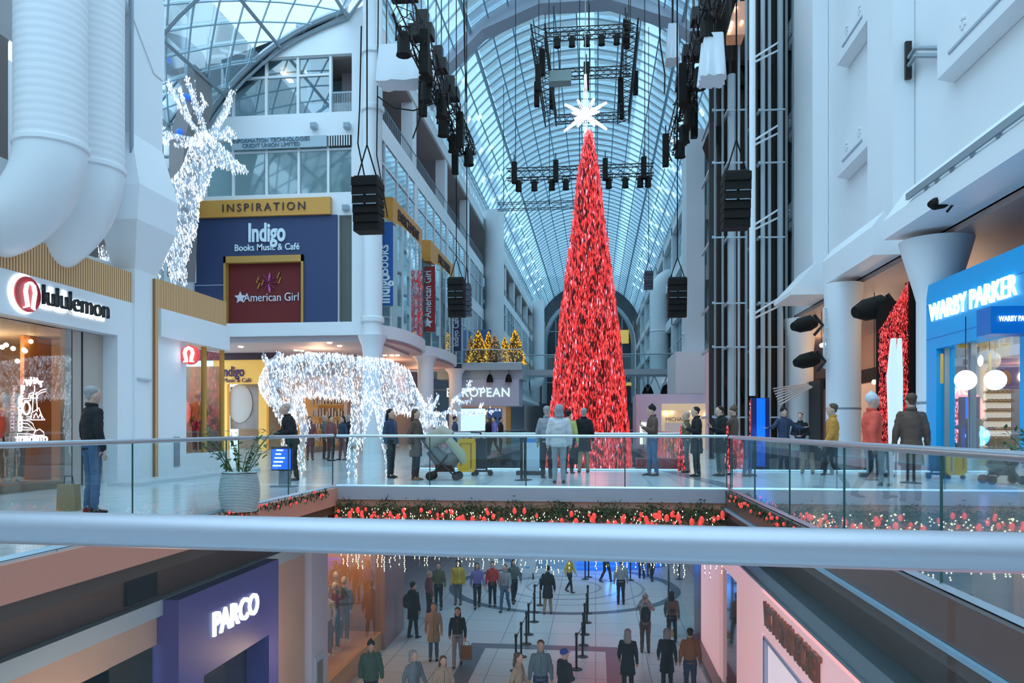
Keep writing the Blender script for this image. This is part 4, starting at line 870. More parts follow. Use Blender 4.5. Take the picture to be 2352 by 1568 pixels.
guard('glass railing along the right walkway', [(XF + .04, 1.6), (XF + .04, 15.5)], 2.3, h=1.05, r=.036)
guard('glass railing along the left walkway beyond the footbridge', [(XE - .04, 22.5), (XE - .04, 60)], 4)
guard('glass railing along the right walkway beyond the footbridge', [(XF + .04, 22.5), (XF + .04, 60)], 4)
# nearest handrail
t = thing('glass_railing', 'thick brushed steel handrail with glass right in front of the viewer', 'railing', (0, 1.15, 0))
pL = (-1.75, 1.19 + .09); pR = (1.75, 1.19 - .135)
m = MB(); m.tube([(pL[0], pL[1], 1.057), (pR[0], pR[1], 1.057)], .0285, 40); build('handrail', m, mat('satin_steel', (.44, .43, .47), .36, metal=.6), t)
for i in range(2):
    a = Vector((pL[0], pL[1], 0)).lerp(Vector((pR[0], pR[1], 0)), i * .64 + (.003 if i else 0)); b = Vector((pL[0], pL[1], 0)).lerp(Vector((pR[0], pR[1], 0)), (.64, 1)[i])
    m = MB(); m.add([(a.x, a.y, .02), (b.x, b.y, .02), (b.x, b.y, 1.03), (a.x, a.y, 1.03)], [(0, 1, 2, 3)]); build('glass_panel', m, NGLASS, t, smooth=False)
m = MB(); m.box(pL[0], pR[0], 1.0, 1.4, -.02, .02); build('base_channel', m, STEEL, t)

# ================================================================ LOWER LEVEL, LEFT
XA_ = -6.6
def ly(px): return QY(px, XA_)
m = MB()
m.box(XA_ - .3, XA_, 2, ly(360), -2.05, -1.6); m.box(XA_ - .3, XA_, 2, ly(250), -5.6, -2.05)
struct('wall_lower_left', m, TAN, 'tan stone fascia of the lower left shops')
m = MB(); m.box(XA_ - .3, XA_ + .1, 2, 18.4, -1.6, -1.36); struct('trim_18', m, mat('pale_strip', (.42, .52, .55), .4), 'pale strip above the lower left shops')
m = MB(); m.box(XA_ - .02, XA_, ly(150), ly(350), -5.6, -2.06); struct('window_16', m, mat('dark_glass', (.03, .035, .03), .15), 'dark shop window on the lower left', smooth=False)
m = MB(); m.box(XA_ - .3, XA_, ly(604), ly(700), -5.6, -1.37); struct('wall_lower_left', m, TAN, 'tan stone pier between the violet shop and the clothing window')
m = MB(); m.box(XA_, XA_ + .05, ly(612), ly(632), -5.6, -2.4); struct('door_1', m, mat('door_dark', (.03, .025, .02), .3), 'narrow dark doorway in the stone pier', smooth=False)
pv = thing('storefront', 'violet box shopfront with glowing white name on the lower level', 'shopfront', (XA_, ly(480), -5.6))
m = MB(); y0, y1 = ly(360), ly(601); m.box(XA_ - .3, XA_ + .35, y0, y1, -2.75, -1.37); m.box(XA_ - .3, XA_ + .35, y0, y0 + .75, -5.6, -2.75); m.box(XA_ - .3, XA_ + .35, y1 - .45, y1, -5.6, -2.75); build('frame', m, VIOLET, pv, smooth=False)
m = MB(); m.box(XA_ - .3, XA_ - .1, y0 + .75, y1 - .45, -5.6, -2.75); build('dark_glass', m, mat('dim_navy', (.02, .022, .05), .2), pv, smooth=False)
text('sign_text', 'PARCO', .55, (XA_ + .38, ly(497), -2.02), 'e', LEDSIGN, pv, .02, xs=.95, bold=.01)
m = MB(); m.box(XA_, XA_ + .02, 4.5, 5.0, -1.33, -.9); 
c = thing('column', 'lavender square pillar with a small framed panel, lower left', 'column', (XA_, ly(722), -5.6))
m = MB(); m.box(XA_ - .5, XA_ + .12, ly(704), ly(742), -5.6, -.37); build('shaft', m, LAV, c, smooth=False)
m = MB(); yy = ly(720); m.box(XA_ + .12, XA_ + .15, yy - .25, yy + .3, -5.5, -4.1); build('frame', m, mat('lightblue_frame', (.45, .6, .72), .4), c, smooth=False)
m = MB(); m.box(XA_ + .15, XA_ + .16, yy - .15, yy + .2, -5.4, -4.25); build('panel', m, mat('olive_panel', (.2, .2, .17), .4), c, smooth=False)
# clothing window
wy0, wy1 = ly(745), ly(873)
m = MB(); m.box(XA_ - 2.4, XA_ - 2.3, wy0, wy1 + .4, -5.6, -.4); m.box(XA_ - 2.4, XA_ - .3, wy1 + .3, wy1 + .4, -5.6, -.4); m.box(XA_ - 2.4, XA_ - .5, wy0 - .1, wy0, -5.6, -.4)
struct('wall_lower_left', m, mat('amber_wall', (.62, .32, .10), .45, noise=.2, nscale=2), 'amber wood walls inside the clothing window')
m = MB(); m.box(XA_ - 2.3, XA_ + .05, wy0, wy1, -5.6, -5.05); struct('floor', m, mat('plinth_wood', (.60, .36, .16), .4), 'raised wooden floor of the clothing window')
m = MB(); m.box(XA_ - 2.3, XA_, wy0, wy1, -1.5, -1.4); struct('ceiling', m, BROWNL, 'ceiling of the clothing window')
m = MB(); m.add([(XA_, wy0, -5.05), (XA_, wy1, -5.05), (XA_, wy1, -1.4), (XA_, wy0, -1.4)], [(0, 1, 2, 3)]); struct('window_17', m, SGLASS, 'tall clothing shop window with mannequins', smooth=False)
for k in range(3): lamp('clothing_lamp', (XA_ - .9, wy0 + 1 + k * 1.7, -1.8), 45, WCOL, .12)
m = MB(); m.box(XA_ - .3, XA_ + .15, wy1, ly(918), -5.6, -.37); struct('wall_lower_left', m, mat('rose_pier', (.40, .26, .24), .4), 'dusky pink pier carrying the glowing round sign')
sg = thing('shop_sign', 'glowing white short word sign on the dusky pink pier', 'sign', (XA_ + .2, ly(902), -2.2)); text('lettering', 'alo', 1.15, (XA_ + .19, ly(898), -2.35), 'e', mat('sign_ice', (.8, .95, 1), .4, emit=(.65, .9, 1.0), es=1.3), sg, .02, xs=.9, bold=.03)
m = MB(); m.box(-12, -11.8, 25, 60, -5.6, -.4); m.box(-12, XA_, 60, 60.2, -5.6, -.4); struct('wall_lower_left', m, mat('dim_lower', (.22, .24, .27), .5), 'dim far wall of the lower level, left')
vt = thing('ventilation_grille', 'black square vent under the left walkway', 'vent', (XE - 1.2, 9, -1)); 
Xv = -6.62 + .02; m = MB(); ya, yb = QY(288, -6.62), QY(356, -6.62); m.box(-6.64, -6.58, ya, yb, -1.3, -.75); build('grille', m, BLACK, vt, smooth=False)
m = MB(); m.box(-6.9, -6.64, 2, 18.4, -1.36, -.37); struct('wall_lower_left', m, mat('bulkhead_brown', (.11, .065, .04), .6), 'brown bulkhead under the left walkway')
# ================================================================ LOWER LEVEL, RIGHT
XP = 3.3
def py_(px): return QY(px, XP)
m = MB(); m.box(XP, XP + .3, py_(1850) - 6, py_(1752), -2.02, -1.9)
for a, b in ((1608, 1652), (1692, 1750)): m.box(XP, XP + .3, py_(b), py_(a), -5.6, -1.9)
m.box(XP, XP + .3, 3, py_(1750), -2.85, -1.9); m.box(XP, XP + .3, 3, 10, -5.6, -1.9); m.box(XP, XP + .3, py_(1692), py_(1652), -2.4, -1.9)
struct('wall_lower_right', m, PINK, 'pink self-glowing shop wall of the lower level', smooth=False)
m = MB(); m.box(XP, XP + .3, 3, 25.5, -1.9, -1.6); m.box(XP - .03, XP, 3, 25.5, -1.93, -1.88); struct('trim_19', m, TEAL, 'teal grey band above the pink shop')
m = MB(); m.box(XP + .1, XP + .2, py_(1692), py_(1652), -5.6, -2.4); struct('window_18', m, mat('mirror_panel', (.25, .27, .30), .05, metal=.8), 'mirror panel in the pink shop wall', smooth=False)
m = MB(); m.box(XP - .02, XP + .3, py_(1610), py_(1596), -5.6, -.4); struct('trim_20', m, mat('maroon_post', (.12, .04, .04), .3), 'dark maroon post at the end of the pink shop', smooth=False)
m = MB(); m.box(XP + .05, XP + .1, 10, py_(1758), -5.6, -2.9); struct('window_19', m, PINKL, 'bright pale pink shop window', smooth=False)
m = MB(); m.box(XP - .02, XP + .1, 10, py_(1755), -2.93, -2.86); m.box(XP - .02, XP + .1, py_(1758), py_(1754), -5.6, -2.9); build('window_frame', m, mat('lilac_frame', (.45, .45, .6), .4), bpy.data.objects['window_19'], smooth=False)
sg = thing('shop_sign', 'long brown and gold letter sign on the pink shop wall', 'sign', (XP, 13.5, -2.4))
ys = (py_(1752) - .25 + py_(1895)) / 2; text('lettering', "VICTORIA'S SECRET", .62, (XP - .04, ys, -2.38), 'w', mat('bronze_letters', (.30, .13, .07), .3, metal=.4), sg, .03, xs=.68, bold=.012)
m = MB(); m.box(XP - .25, XP + .02, 3, 25.4, -5.6, -5.45); struct('baseboard_right', m, mat('maroon_base', (.16, .07, .08), .3), 'dark skirting of the pink shop')
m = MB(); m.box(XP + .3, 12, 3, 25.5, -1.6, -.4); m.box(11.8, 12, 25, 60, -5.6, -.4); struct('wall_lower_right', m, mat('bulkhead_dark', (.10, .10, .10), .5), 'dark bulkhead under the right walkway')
m = MB(); m.add([(XP - .9, 25.6, -5.6), (XP - .1, 25.6, -5.6), (XP - .1, 25.6, -1.2), (XP - .9, 25.6, -1.2)], [(0, 1, 2, 3)]); t = thing('glass_screen', 'clear glass screen with a green edge at the end of the pink shop', 'glass screen', (XP - .5, 25.6, -5.6)); build('pane', m, GLASS, t, smooth=False)
m = MB(); m.box(XP - .95, XP - .89, 25.55, 25.65, -5.6, -1.2); build('edge', m, GEDGE, t, smooth=False); m = MB(); m.box(XP - .85, XP - .7, 25.5, 25.7, -5.6, -5.4); build('foot', m, mat('brass_foot', (.6, .42, .2), .3, metal=.6), t, smooth=False)
# ================================================================ CHRISTMAS TREE
TX, TY = -0.37, 42.0
tr_ = thing('christmas_tree', 'giant cone shaped Christmas tree covered in red tinsel with a glowing star', 'Christmas tree', (TX, TY, ZL))
TP = [(-5.0, 2.72), (-1.1, 2.36), (0.8, 2.17), (3.2, 1.95), (5.6, 1.70), (8.0, 1.42), (10.3, 1.13), (12.7, .82), (15.1, .57), (17.0, .22), (17.4, .12)]
def trad(z):
    for (a, ra), (b, rb) in zip(TP[:-1], TP[1:]):
        if a <= z <= b: return ra + (rb - ra) * (z - a) / (b - a)
    return .1
m = MB(); m.lathe([(r - .10, z) for z, r in TP], (TX, TY, 0), 32); build('core', m, mat('tree_core', (.10, .008, .008), .7), tr_)
m = MB(); rnd = random.Random(5)
NT = 26000
for i in range(NT):
    while True:
        z = rnd.uniform(-1.6, 17.4)
        if rnd.random() < trad(z) / 2.5: break
    a = rnd.uniform(0, 2 * PI); r = trad(z) + rnd.uniform(-.09, .05); lump = .05 * math.sin(a * 9 + z * 2.3) * min(1, trad(z))
    r += lump; x, y = TX + r * math.cos(a), TY + r * math.sin(a); L = rnd.uniform(.08, .2); w_ = rnd.uniform(.016, .034)
    dark = math.sin(a * 13 + z * 3.1) * math.sin(z * 5.3 + a * 4) > .55
    k = 3 if dark and rnd.random() < .7 else rnd.choices([0, 1, 2, 3, 4], [56, 20, 14, 7, 2])[0]
    tx, ty = -math.sin(a) * w_, math.cos(a) * w_; ox, oy = math.cos(a) * .02, math.sin(a) * .02
    m.add([(x - tx, y - ty, z), (x, y, z + L), (x + tx, y + ty, z), (x + rnd.uniform(-.02, .02), y, z - L), (x + ox, y + oy, z)], [(0, 4, 1), (4, 2, 1), (0, 3, 4), (4, 3, 2)], k)
o = build('tinsel', m, [TIN1, TIN2, TIN3, TIN4, SPK], tr_, smooth=False, fix=False); o['kind'] = 'stuff'
m = MB(); m.lathe([(2.0, -5.6), (2.0, -5.0)], (TX, TY, 0), 24); build('base', m, DARK, tr_)
sc = Vector((TX - .18, TY - .15, 18.2)); STAR = mat('star_light', (1, 1, 1), .3, emit=(1, .97, 1), es=2.6, samp=False); STARE = mat('star_edge', (.9, .9, 1), .3, emit=(.95, .93, 1), es=1.6, samp=False)
st = None; m = MB(); m.ell(sc, .22, 12, 8); st = build('star', m, STAR, tr_)
sp = [(0, 0, 2.2), (-1.12, 0, .62), (1.15, 0, .62), (-1.15, 0, -.85), (1.15, 0, -.85), (-.42, -.3, .72), (.48, -.3, .75), (-.42, -.3, -.75), (.5, -.3, -.75), (-.6, .2, -.12), (.62, -.2, .05), (0, -.1, -1.0), (0, -.9, .1), (.75, .4, .3), (-.75, .4, .3)]
for d in sp:
    d = Vector(d); L = d.length; dn = d.normalized(); a = dn.cross(Vector((0, 1, 0)));
    if a.length < .1: a = dn.cross(Vector((1, 0, 0)))
    a.normalize(); b = dn.cross(a); m = MB(); wd = .115; tip = sc + d; q = [sc + dn * .22 + a * wd, sc + dn * .22 + b * wd, sc + dn * .22 - a * wd, sc + dn * .22 - b * wd]; e2 = .045
    q2 = [tip + a * e2, tip + b * e2, tip - a * e2, tip - b * e2]
    for u, v in zip(q, q2): m.tube([u, v], .013, 4)
    m.tube([sc, sc + d * .4, tip], [.04, .015, .006], 5); build('ray', m, STARE if d.length < 1.1 else STAR, st, smooth=False)
m = MB(); m.cyl((sc.x, sc.y, sc.z + 2.2), (sc.x, sc.y, 29.1), .025, 5); build('suspension_wire', m, STEELD, tr_)
lamp('star_glow', (sc.x, sc.y - 1.2, sc.z), 120, (1, .97, 1), .5); lamp('tree_glow', (TX, TY - 6, 2), 60, (1, .2, .2), 1.0)
# blue lit platform around its foot
pf = thing('platform', 'round platform edge with electric blue strip light around the tree foot', 'platform', (TX, TY, ZL))
m = MB(); m.lathe([(5.1, 0), (5.1, .45), (5.0, .5)], (TX, TY, ZL), 48); build('deck', m, mat('platform_blue_white', (.35, .55, .75), .3), pf)
m = MB(); n = 16
for hgt in (.12, .34):
    m.tube([(TX + 5.14 * math.cos(a), TY + 5.14 * math.sin(a), ZL + hgt) for a in [math.radians(-96 + 50 * i / n) for i in range(n + 1)]], .06, 6)
build('light_strip', m, BLUEL, pf); lamp('platform_glow', (TX + 1.2, TY - 6.2, ZL + .6), 40, (.05, .25, 1), .4)

# ================================================================ LIGHT REINDEER
NETW = bpy.data.materials.new('white_net'); NETW.use_nodes = True; nt = NETW.node_tree; nt.nodes.clear()
o_ = nt.nodes.new('ShaderNodeOutputMaterial'); a_ = nt.nodes.new('ShaderNodeBsdfTransparent'); b_ = nt.nodes.new('ShaderNodeBsdfDiffuse'); b_.inputs[0].default_value = (.72, .82, .92, 1)
e_ = nt.nodes.new('ShaderNodeEmission'); e_.inputs[0].default_value = (.75, .88, 1, 1); e_.inputs[1].default_value = .04; ad = nt.nodes.new('ShaderNodeAddShader')
n_ = nt.nodes.new('ShaderNodeTexNoise'); n_.inputs['Scale'].default_value = 5; c_ = nt.nodes.new('ShaderNodeTexCoord'); r_ = nt.nodes.new('ShaderNodeMapRange'); r_.inputs[1].default_value = .35; r_.inputs[2].default_value = .65; r_.inputs[3].default_value = .05; r_.inputs[4].default_value = .50
mx = nt.nodes.new('ShaderNodeMixShader'); nt.links.new(c_.outputs['Object'], n_.inputs[0]); nt.links.new(n_.outputs['Fac'], r_.inputs[0]); nt.links.new(r_.outputs[0], mx.inputs[0])
nt.links.new(b_.outputs[0], ad.inputs[0]); nt.links.new(e_.outputs[0], ad.inputs[1]); nt.links.new(a_.outputs[0], mx.inputs[1]); nt.links.new(ad.outputs[0], mx.inputs[2]); nt.links.new(mx.outputs[0], o_.inputs[0]); NETW.cycles.emission_sampling = 'NONE'
def reindeer(label, Y, chains, antlers, nb, na, extra=None, seed=1, base=None):
    rnd = random.Random(seed); P = lambda px, py, dy=0: QP(px, py, Y + dy)
    t = thing('light_reindeer', label, 'reindeer', base or (P(*chains[0][0][0][:2]).x, Y, 0))
    m = MB()
    for pts, rs in chains:
        m.tube([P(*p) for p in pts], rs, 12)
        for p, r in zip(pts, rs): m.ell(P(*p), r if not isinstance(r, tuple) else min(r), 10, 8)
    me = remesh(m, .07, 'body_net', 3); off = wloc(t)
    pts = scatter(me, nb, rnd); me.transform(Matrix.Translation(-off)); b = meshobj('body_net', me, NETW, t)
    for p in b.data.polygons: p.use_smooth = True
    m = MB()
    for p, n in pts:
        p = p + n * .02; L = rnd.uniform(.02, .05); m.octa(p, .009, .009, L)
        if rnd.random() < .3: m.octa((p.x + .02, p.y, p.z - L * 1.6), .008, .008, L)
    o = build('light_bulb', m, LED, t, smooth=False, fix=False); o['kind'] = 'stuff'
    for ch in antlers:
        m = MB(); pp = [P(*p) for p in ch[0]]; m.tube(pp, [ch[1]] * (len(pp) - 1) + [ch[1] * .5], 6); a = build('antler', m, NETW, t)
        m = MB()
        for _ in range(int(na * sum((u - v).length for u, v in zip(pp[:-1], pp[1:])))):
            i = rnd.randrange(len(pp) - 1); q = pp[i].lerp(pp[i + 1], rnd.random()); q += Vector((rnd.gauss(0, ch[1] * .55), rnd.gauss(0, ch[1] * .55), rnd.gauss(0, ch[1] * .55))); m.octa(q, .009, .009, rnd.uniform(.02, .045))
        o = build('light_bulb', m, LED, a, smooth=False, fix=False); o['kind'] = 'stuff'
    return t
Y1 = 19.2
reindeer('giant white light reindeer grazing with its head low on the left walkway', Y1,
    [([(648, 870), (700, 862), (760, 862), (820, 868), (880, 880), (915, 905)], [.52, .56, .56, .56, .62, .46]),
     ([(905, 880), (935, 915), (962, 940), (985, 960)], [.5, .34, .24, .2]),
     ([(985, 958), (1010, 965), (1018, 985), (1012, 992)], [.2, .18, .13, .09]),
     ([(632, 880, -.25), (652, 935, -.25), (668, 990, -.25), (648, 1060, -.25), (652, 1088, -.25)], [.42, .27, .15, .11, .10]),
     ([(640, 880, .3), (680, 930, .3), (700, 975, .3), (690, 1040, .3), (694, 1080, .3)], [.42, .22, .13, .10, .09]),
     ([(842, 900, -.25), (828, 945, -.25), (820, 1000, -.25), (806, 1055, -.25), (810, 1090, -.25)], [.36, .24, .17, .13, .11]),
     ([(885, 905, .3), (882, 945, .3), (884, 1000, .3), (892, 1045, .3), (890, 1078, .3)], [.36, .22, .14, .10, .09]),
     ([(634, 850), (612, 835), (604, 812), (602, 796)], [.14, .08, .06, .04])],
    [([(985, 950), (1000, 925), (1008, 905)], .06), ([(992, 935), (986, 918), (988, 912)], .05), ([(1000, 955, .1), (1030, 945, .1), (1045, 915, .1), (1072, 895, .1), (1082, 872, .1)], .055), ([(1045, 915, .1), (1058, 925, .1), (1085, 918, .1)], .05),
     ([(1030, 945, .1), (1060, 950, .1), (1090, 948, .1), (1110, 925, .1)], .05), ([(1072, 895, .1), (1090, 892, .1), (1112, 895, .1)], .045), ([(1075, 950, .1), (1110, 945, .1), (1148, 942, .1)], .045), ([(985, 965, -.2), (965, 985, -.2), (975, 1000, -.2)], .05), ([(612, 835), (632, 826), (642, 812), (652, 822)], .08)],
    3300, 55, seed=3)
Y2 = 19.6
reindeer('tall white light reindeer with raised head standing on the store roof', Y2,
    [([(392, 500), (340, 500), (290, 505), (245, 510)], [.62, .58, .55, .5]),
     ([(400, 490), (425, 440), (450, 400), (462, 360), (470, 335)], [.60, .42, .36, .34, .3]),
     ([(465, 335), (500, 355), (530, 378), (566, 394)], [.32, .26, .17, .08]),
     ([(412, 520), (405, 570), (397, 615), (400, 652)], [.34, .20, .12, .08]), ([(428, 510, .25), (424, 560, .25), (418, 610, .25), (424, 652, .25)], [.3, .17, .10, .08]),
     ([(376, 545, -.3), (366, 600, -.3), (362, 640, -.3)], [.2, .11, .08]), ([(255, 520, .2), (240, 580, .2), (246, 650, .2)], [.35, .15, .08]), ([(285, 520, -.2), (270, 580, -.2), (276, 650, -.2)], [.35, .15, .08])],
    [([(470, 320), (440, 285), (415, 250), (398, 215), (385, 185)], .07), ([(440, 285), (420, 230), (412, 200)], .055), ([(475, 315), (455, 260), (440, 210), (428, 175)], .075), ([(455, 260), (470, 240), (462, 215)], .06), ([(465, 325), (425, 318), (385, 310), (365, 285), (368, 265)], .08), ([(395, 312), (378, 330), (372, 322)], .05),
     ([(482, 315), (500, 290), (515, 260), (524, 235), (532, 208)], .09), ([(500, 290), (520, 262), (530, 240)], .05), ([(480, 322), (505, 312), (528, 298), (536, 312)], .09), ([(515, 312), (525, 322), (532, 328)], .06), ([(470, 330), (440, 330), (400, 335)], .07)],
    2900, 90, seed=4, base=(-10.9, Y2, 4.85))

# ================================================================ TRUSSES, SPEAKERS, CABLES
def truss(name_label, p0, p1, s=.5, n=None, lights=0, chord=.035, down=None, lm=None):
    p0, p1 = Vector(p0), Vector(p1); d = p1 - p0; L = d.length; dn = d.normalized(); sd = dn.cross(Vector((0, 0, 1))).normalized() * s / 2; up = Vector((0, 0, s / 2))
    t = thing('lighting_truss', name_label, 'truss', p0); m = MB(); cs = [sd + up, sd - up, -sd - up, -sd + up]
    for c in cs: m.tube([p0 + c, p1 + c], chord, 5)
    build('chord', m, DARK, t); m = MB(); n = n or int(L / s)
    for i in range(n):
        a = p0 + d * i / n; b = p0 + d * (i + 1) / n
        for j in range(4): m.tube([a + cs[j], b + cs[(j + 1) % 4]], chord * .55, 4)
    build('brace', m, DARK, t); m = MB()
    for f in (.06, .5, .94): a = p0 + d * f; m.cyl((a.x, a.y, a.z), (a.x, a.y, roofz(a.x, a.y)), .025, 4)
    build('hoist_cable', m, DARK, t)
    return t
def spot(x, y, z, s, lab, grp):
    t = thing('spotlight', lab, 'spotlight', (x, y, z), 0, grp); m = MB(); m.lathe([(.10 * s, 0), (.17 * s, -.1 * s), (.17 * s, -.5 * s), (.2 * s, -.6 * s)], (x, y, z - .15 * s), 10); build('housing', m, BLACK, t)
    m = MB(); m.tube([(x - .2 * s, y, z - .35 * s), (x - .2 * s, y, z), (x + .2 * s, y, z), (x + .2 * s, y, z - .35 * s)], .03 * s, 4); build('yoke', m, DARK, t); return t
def long_speaker(x, y, z, h, lab, grp):
    t = thing('slim_speaker', lab, 'speaker', (x, y, z), 0, grp); m = MB(); m.box(x - .16, x + .16, y - .2, y + .2, z - h, z); build('body', m, BLACK, t, smooth=False); m = MB(); m.box(x - .03, x + .03, y - .03, y + .03, z, z + .5); build('clamp', m, DARK, t, smooth=False)
truss('long dark lighting truss hung along the left side of the roof', (-7.2, 28, 17.0), (-7.2, 43, 17.0), .7)
truss('long dark lighting truss hung along the right side of the roof', (4.3, 27, 17.0), (4.3, 42.5, 17.0), .7)
truss('thin dark truss left above the tree star', (-3.3, 44, 24), (-3.3, 57, 24), .8, chord=.055); truss('thin dark truss right above the tree star', (2.0, 44, 24), (2.0, 57, 24), .8, chord=.055)
truss('cross truss nearest the portal above the star', (-3, 44.5, 24), (2.2, 44.5, 24), .5); truss('cross truss in the middle above the star', (-3, 49.6, 24), (2.2, 49.6, 24), .5); truss('cross truss farthest behind the star', (-3, 56.8, 24), (2.2, 56.8, 24), .5)
truss('wide cross truss with hanging spotlights behind the tree', (-5.6, 48.5, 17.3), (3.6, 48.5, 17.3), .6)
truss('faint far cross truss behind the tree', (-7.5, 58.6, 18.2), (0.5, 58.6, 18.2), .5, chord=.025)
for i, px in enumerate((1192, 1228, 1268, 1300, 1398, 1436, 1470, 1488)):
    X = QX(px, 48.5); spot(X, 48.3, 17.0, 1.1, 'black spotlight under the wide cross truss behind the tree', 'spotlights on the wide cross truss')
for i, px in enumerate((1182, 1277, 1390, 1478)):
    X = QX(px, 48.2); long_speaker(X, 48.0, 17.9, 1.3, 'slim black speaker on the wide cross truss', 'slim speakers on the wide cross truss')
for k in range(5): spot(-2.2 + k * .85, 44.3, 23.9, 1.0, 'black spotlight above the tree star', 'spotlights above the star')
for (px, py, Y) in ((1236, 175, 45), (1233, 215, 49), (1268, 225, 54), (1245, 140, 46), (1440, 75, 45), (1425, 205, 50), (1460, 190, 52), (1428, 250, 56), (1347, 170, 44)):
    X = QX(px, Y); long_speaker(X, Y, QZ(py - 25, X, Y), 1.5, 'slim black speaker hanging among the thin trusses above the star', 'slim speakers above the star')
rnd = random.Random(8)
for side, X0 in (('left', -7.2), ('right', 4.3)):
    for k, yy in enumerate((29, 31, 33.2, 35, 37.2, 39.4, 41.5)):
        spot(X0 + rnd.uniform(-.3, .3), yy, 16.7, 1.5, 'bulky black spotlight on the %s roof truss' % side, 'spotlights on the %s roof truss' % side)
    for k, yy in enumerate((30, 34, 38, 42)):
        long_speaker(X0 + (-.55 if k % 2 else .45), yy, 17.0, 1.7, 'long black speaker under the %s roof truss' % side, 'long speakers under the %s roof truss' % side)
    m = MB()
    for k in range(46):
        yy = rnd.uniform(27.5, 42.5); x = X0 + rnd.uniform(-.45, .45); z = 16.7 + rnd.uniform(-.3, .5); pts = []
        for j in range(6): pts.append((x + rnd.uniform(-.15, .15), yy + j * .45, z - .55 * math.sin(j / 5 * PI) * rnd.uniform(.4, 1.2)))
        m.tube(pts, .03, 4)
    o = tag(build('cable_bundle', m, BLACK), 'tangle of black cables draped over the %s roof truss' % side, 'cables'); o['kind'] = 'stuff'
    m = MB()
    for k, yy in enumerate((28, 31, 34, 37)):
        m = MB(); m.box(X0 - .5, X0 + .5, yy, yy + .7, 17.4, 17.9); m.box(X0 - .2, X0 + .3, yy + .1, yy + .5, 17.9, 18.5); m.cyl((X0, yy + .3, 18.5), (X0, yy + .3, roofz(X0, yy)), .02, 4)
        tag(build('hoist_motor', m, DARK, smooth=False), 'dark hoist motor above the %s roof truss' % side, 'hoist', 'hoist motors on the %s roof truss' % side)
p = QP(1287, 181, 47); t = thing('projector_box', 'grey box hanging left of the star among the trusses', 'equipment box', p); m = MB(); m.box(p.x - .65, p.x + .65, 46.6, 47.4, p.z - .3, p.z + .35); build('housing', m, mat('grey_green_box', (.30, .38, .36), .5), t, smooth=False); m = MB(); m.cyl((p.x, 47, p.z + .3), (p.x, 47, roofz(p.x, 47)), .02, 4); build('hanger', m, DARK, t)
# line array speakers
def line_array(px0, px1, py0, py1, Y, lab, dark=BLACK, side=None):
    X0, X1 = QX(px0, Y), QX(px1, Y); xc = (X0 + X1) / 2; z1, z0 = QZ(py0, xc, Y), QZ(py1, xc, Y); t = thing('line_array_speaker', lab, 'speaker', (xc, Y, z0)); n = 6; h = (z1 - z0) / n
    for i in range(n):
        m = MB(); a = (i - n * .35) * .03; m.prism([(Y - .2 + a * 1.2, z1 - i * h - .004), (Y + .45, z1 - i * h - .03), (Y + .45, z1 - (i + 1) * h + .03), (Y - .2 + a * 1.2 - .01, z1 - (i + 1) * h + .004)], 'x', X0, X1)
        b = build('cabinet', m, dark, t, smooth=False)
        if i in (2, 3):
            m = MB(); m.box(X0 + .03, xc - .03, Y - .24, Y - .2, z1 - i * h - .02, z1 - i * h); m.box(xc + .04, X1 - .03, Y - .24, Y - .2, z1 - i * h - .02, z1 - i * h); build('handle_strip', m, STEELD, b, smooth=False)
    m = MB(); m.box(X0 + .02, X1 - .02, Y - .1, Y + .4, z1, z1 + .08); build('rigging_frame', m, DARK, t, smooth=False)
    m = MB()
    for x in (X0 + .08, X1 - .08): m.tube([(x, Y, z1 + .05), (xc, Y, z1 + .9), (xc, Y, roofz(xc, Y))], .02, 4)
    build('suspension_cable', m, BLACK, t); return t
line_array(814, 872, 412, 532, 19.3, 'black line array speaker hanging in front of the corner column')
line_array(1030, 1066, 641, 728, 32.6, 'black line array speaker left of the tree')
line_array(1064, 1080, 655, 726, 34.5, 'dark narrow speaker half hidden behind the left line array', mat('speaker_slate', (.05, .06, .09), .5))
line_array(1661, 1722, 400, 524, 20.5, 'black line array speaker in front of the steel tower')
line_array(1535, 1577, 641, 728, 32.5, 'black line array speaker right of the tree')
line_array(1480, 1500, 625, 664, 52, 'small far speaker beside the right hand duct', mat('speaker_slate2', (.05, .06, .09), .5))
for pts, lab in ((((1065, 0), (1067, 120), (1072, 235)), 'long thin black cable hanging left of the portal arch'), (((1513, 0), (1516, 100), (1527, 170), (1526, 215)), 'long thin black cable hanging right of the star'), (((930, 60), (975, 180), (972, 250), (948, 318)), 'black cable crossing in front of the upper gallery'),
                 (((868, 222), (905, 248), (950, 254), (1000, 236)), 'slack black cable swagged to the left truss'), (((830, 60), (826, 250), (822, 330), (838, 408)), 'thin cable running down to the nearest line array')):
    Yq = 30; m = MB(); pp = [QP(*p, Yq) for p in pts]; sm = []
    for i in range(len(pp) - 1):
        for k in range(4): sm.append(pp[i].lerp(pp[i + 1], k / 4))
    sm.append(pp[-1]); m.tube(sm, .03, 5); tag(build('cable', m, BLACK), lab, 'cable')
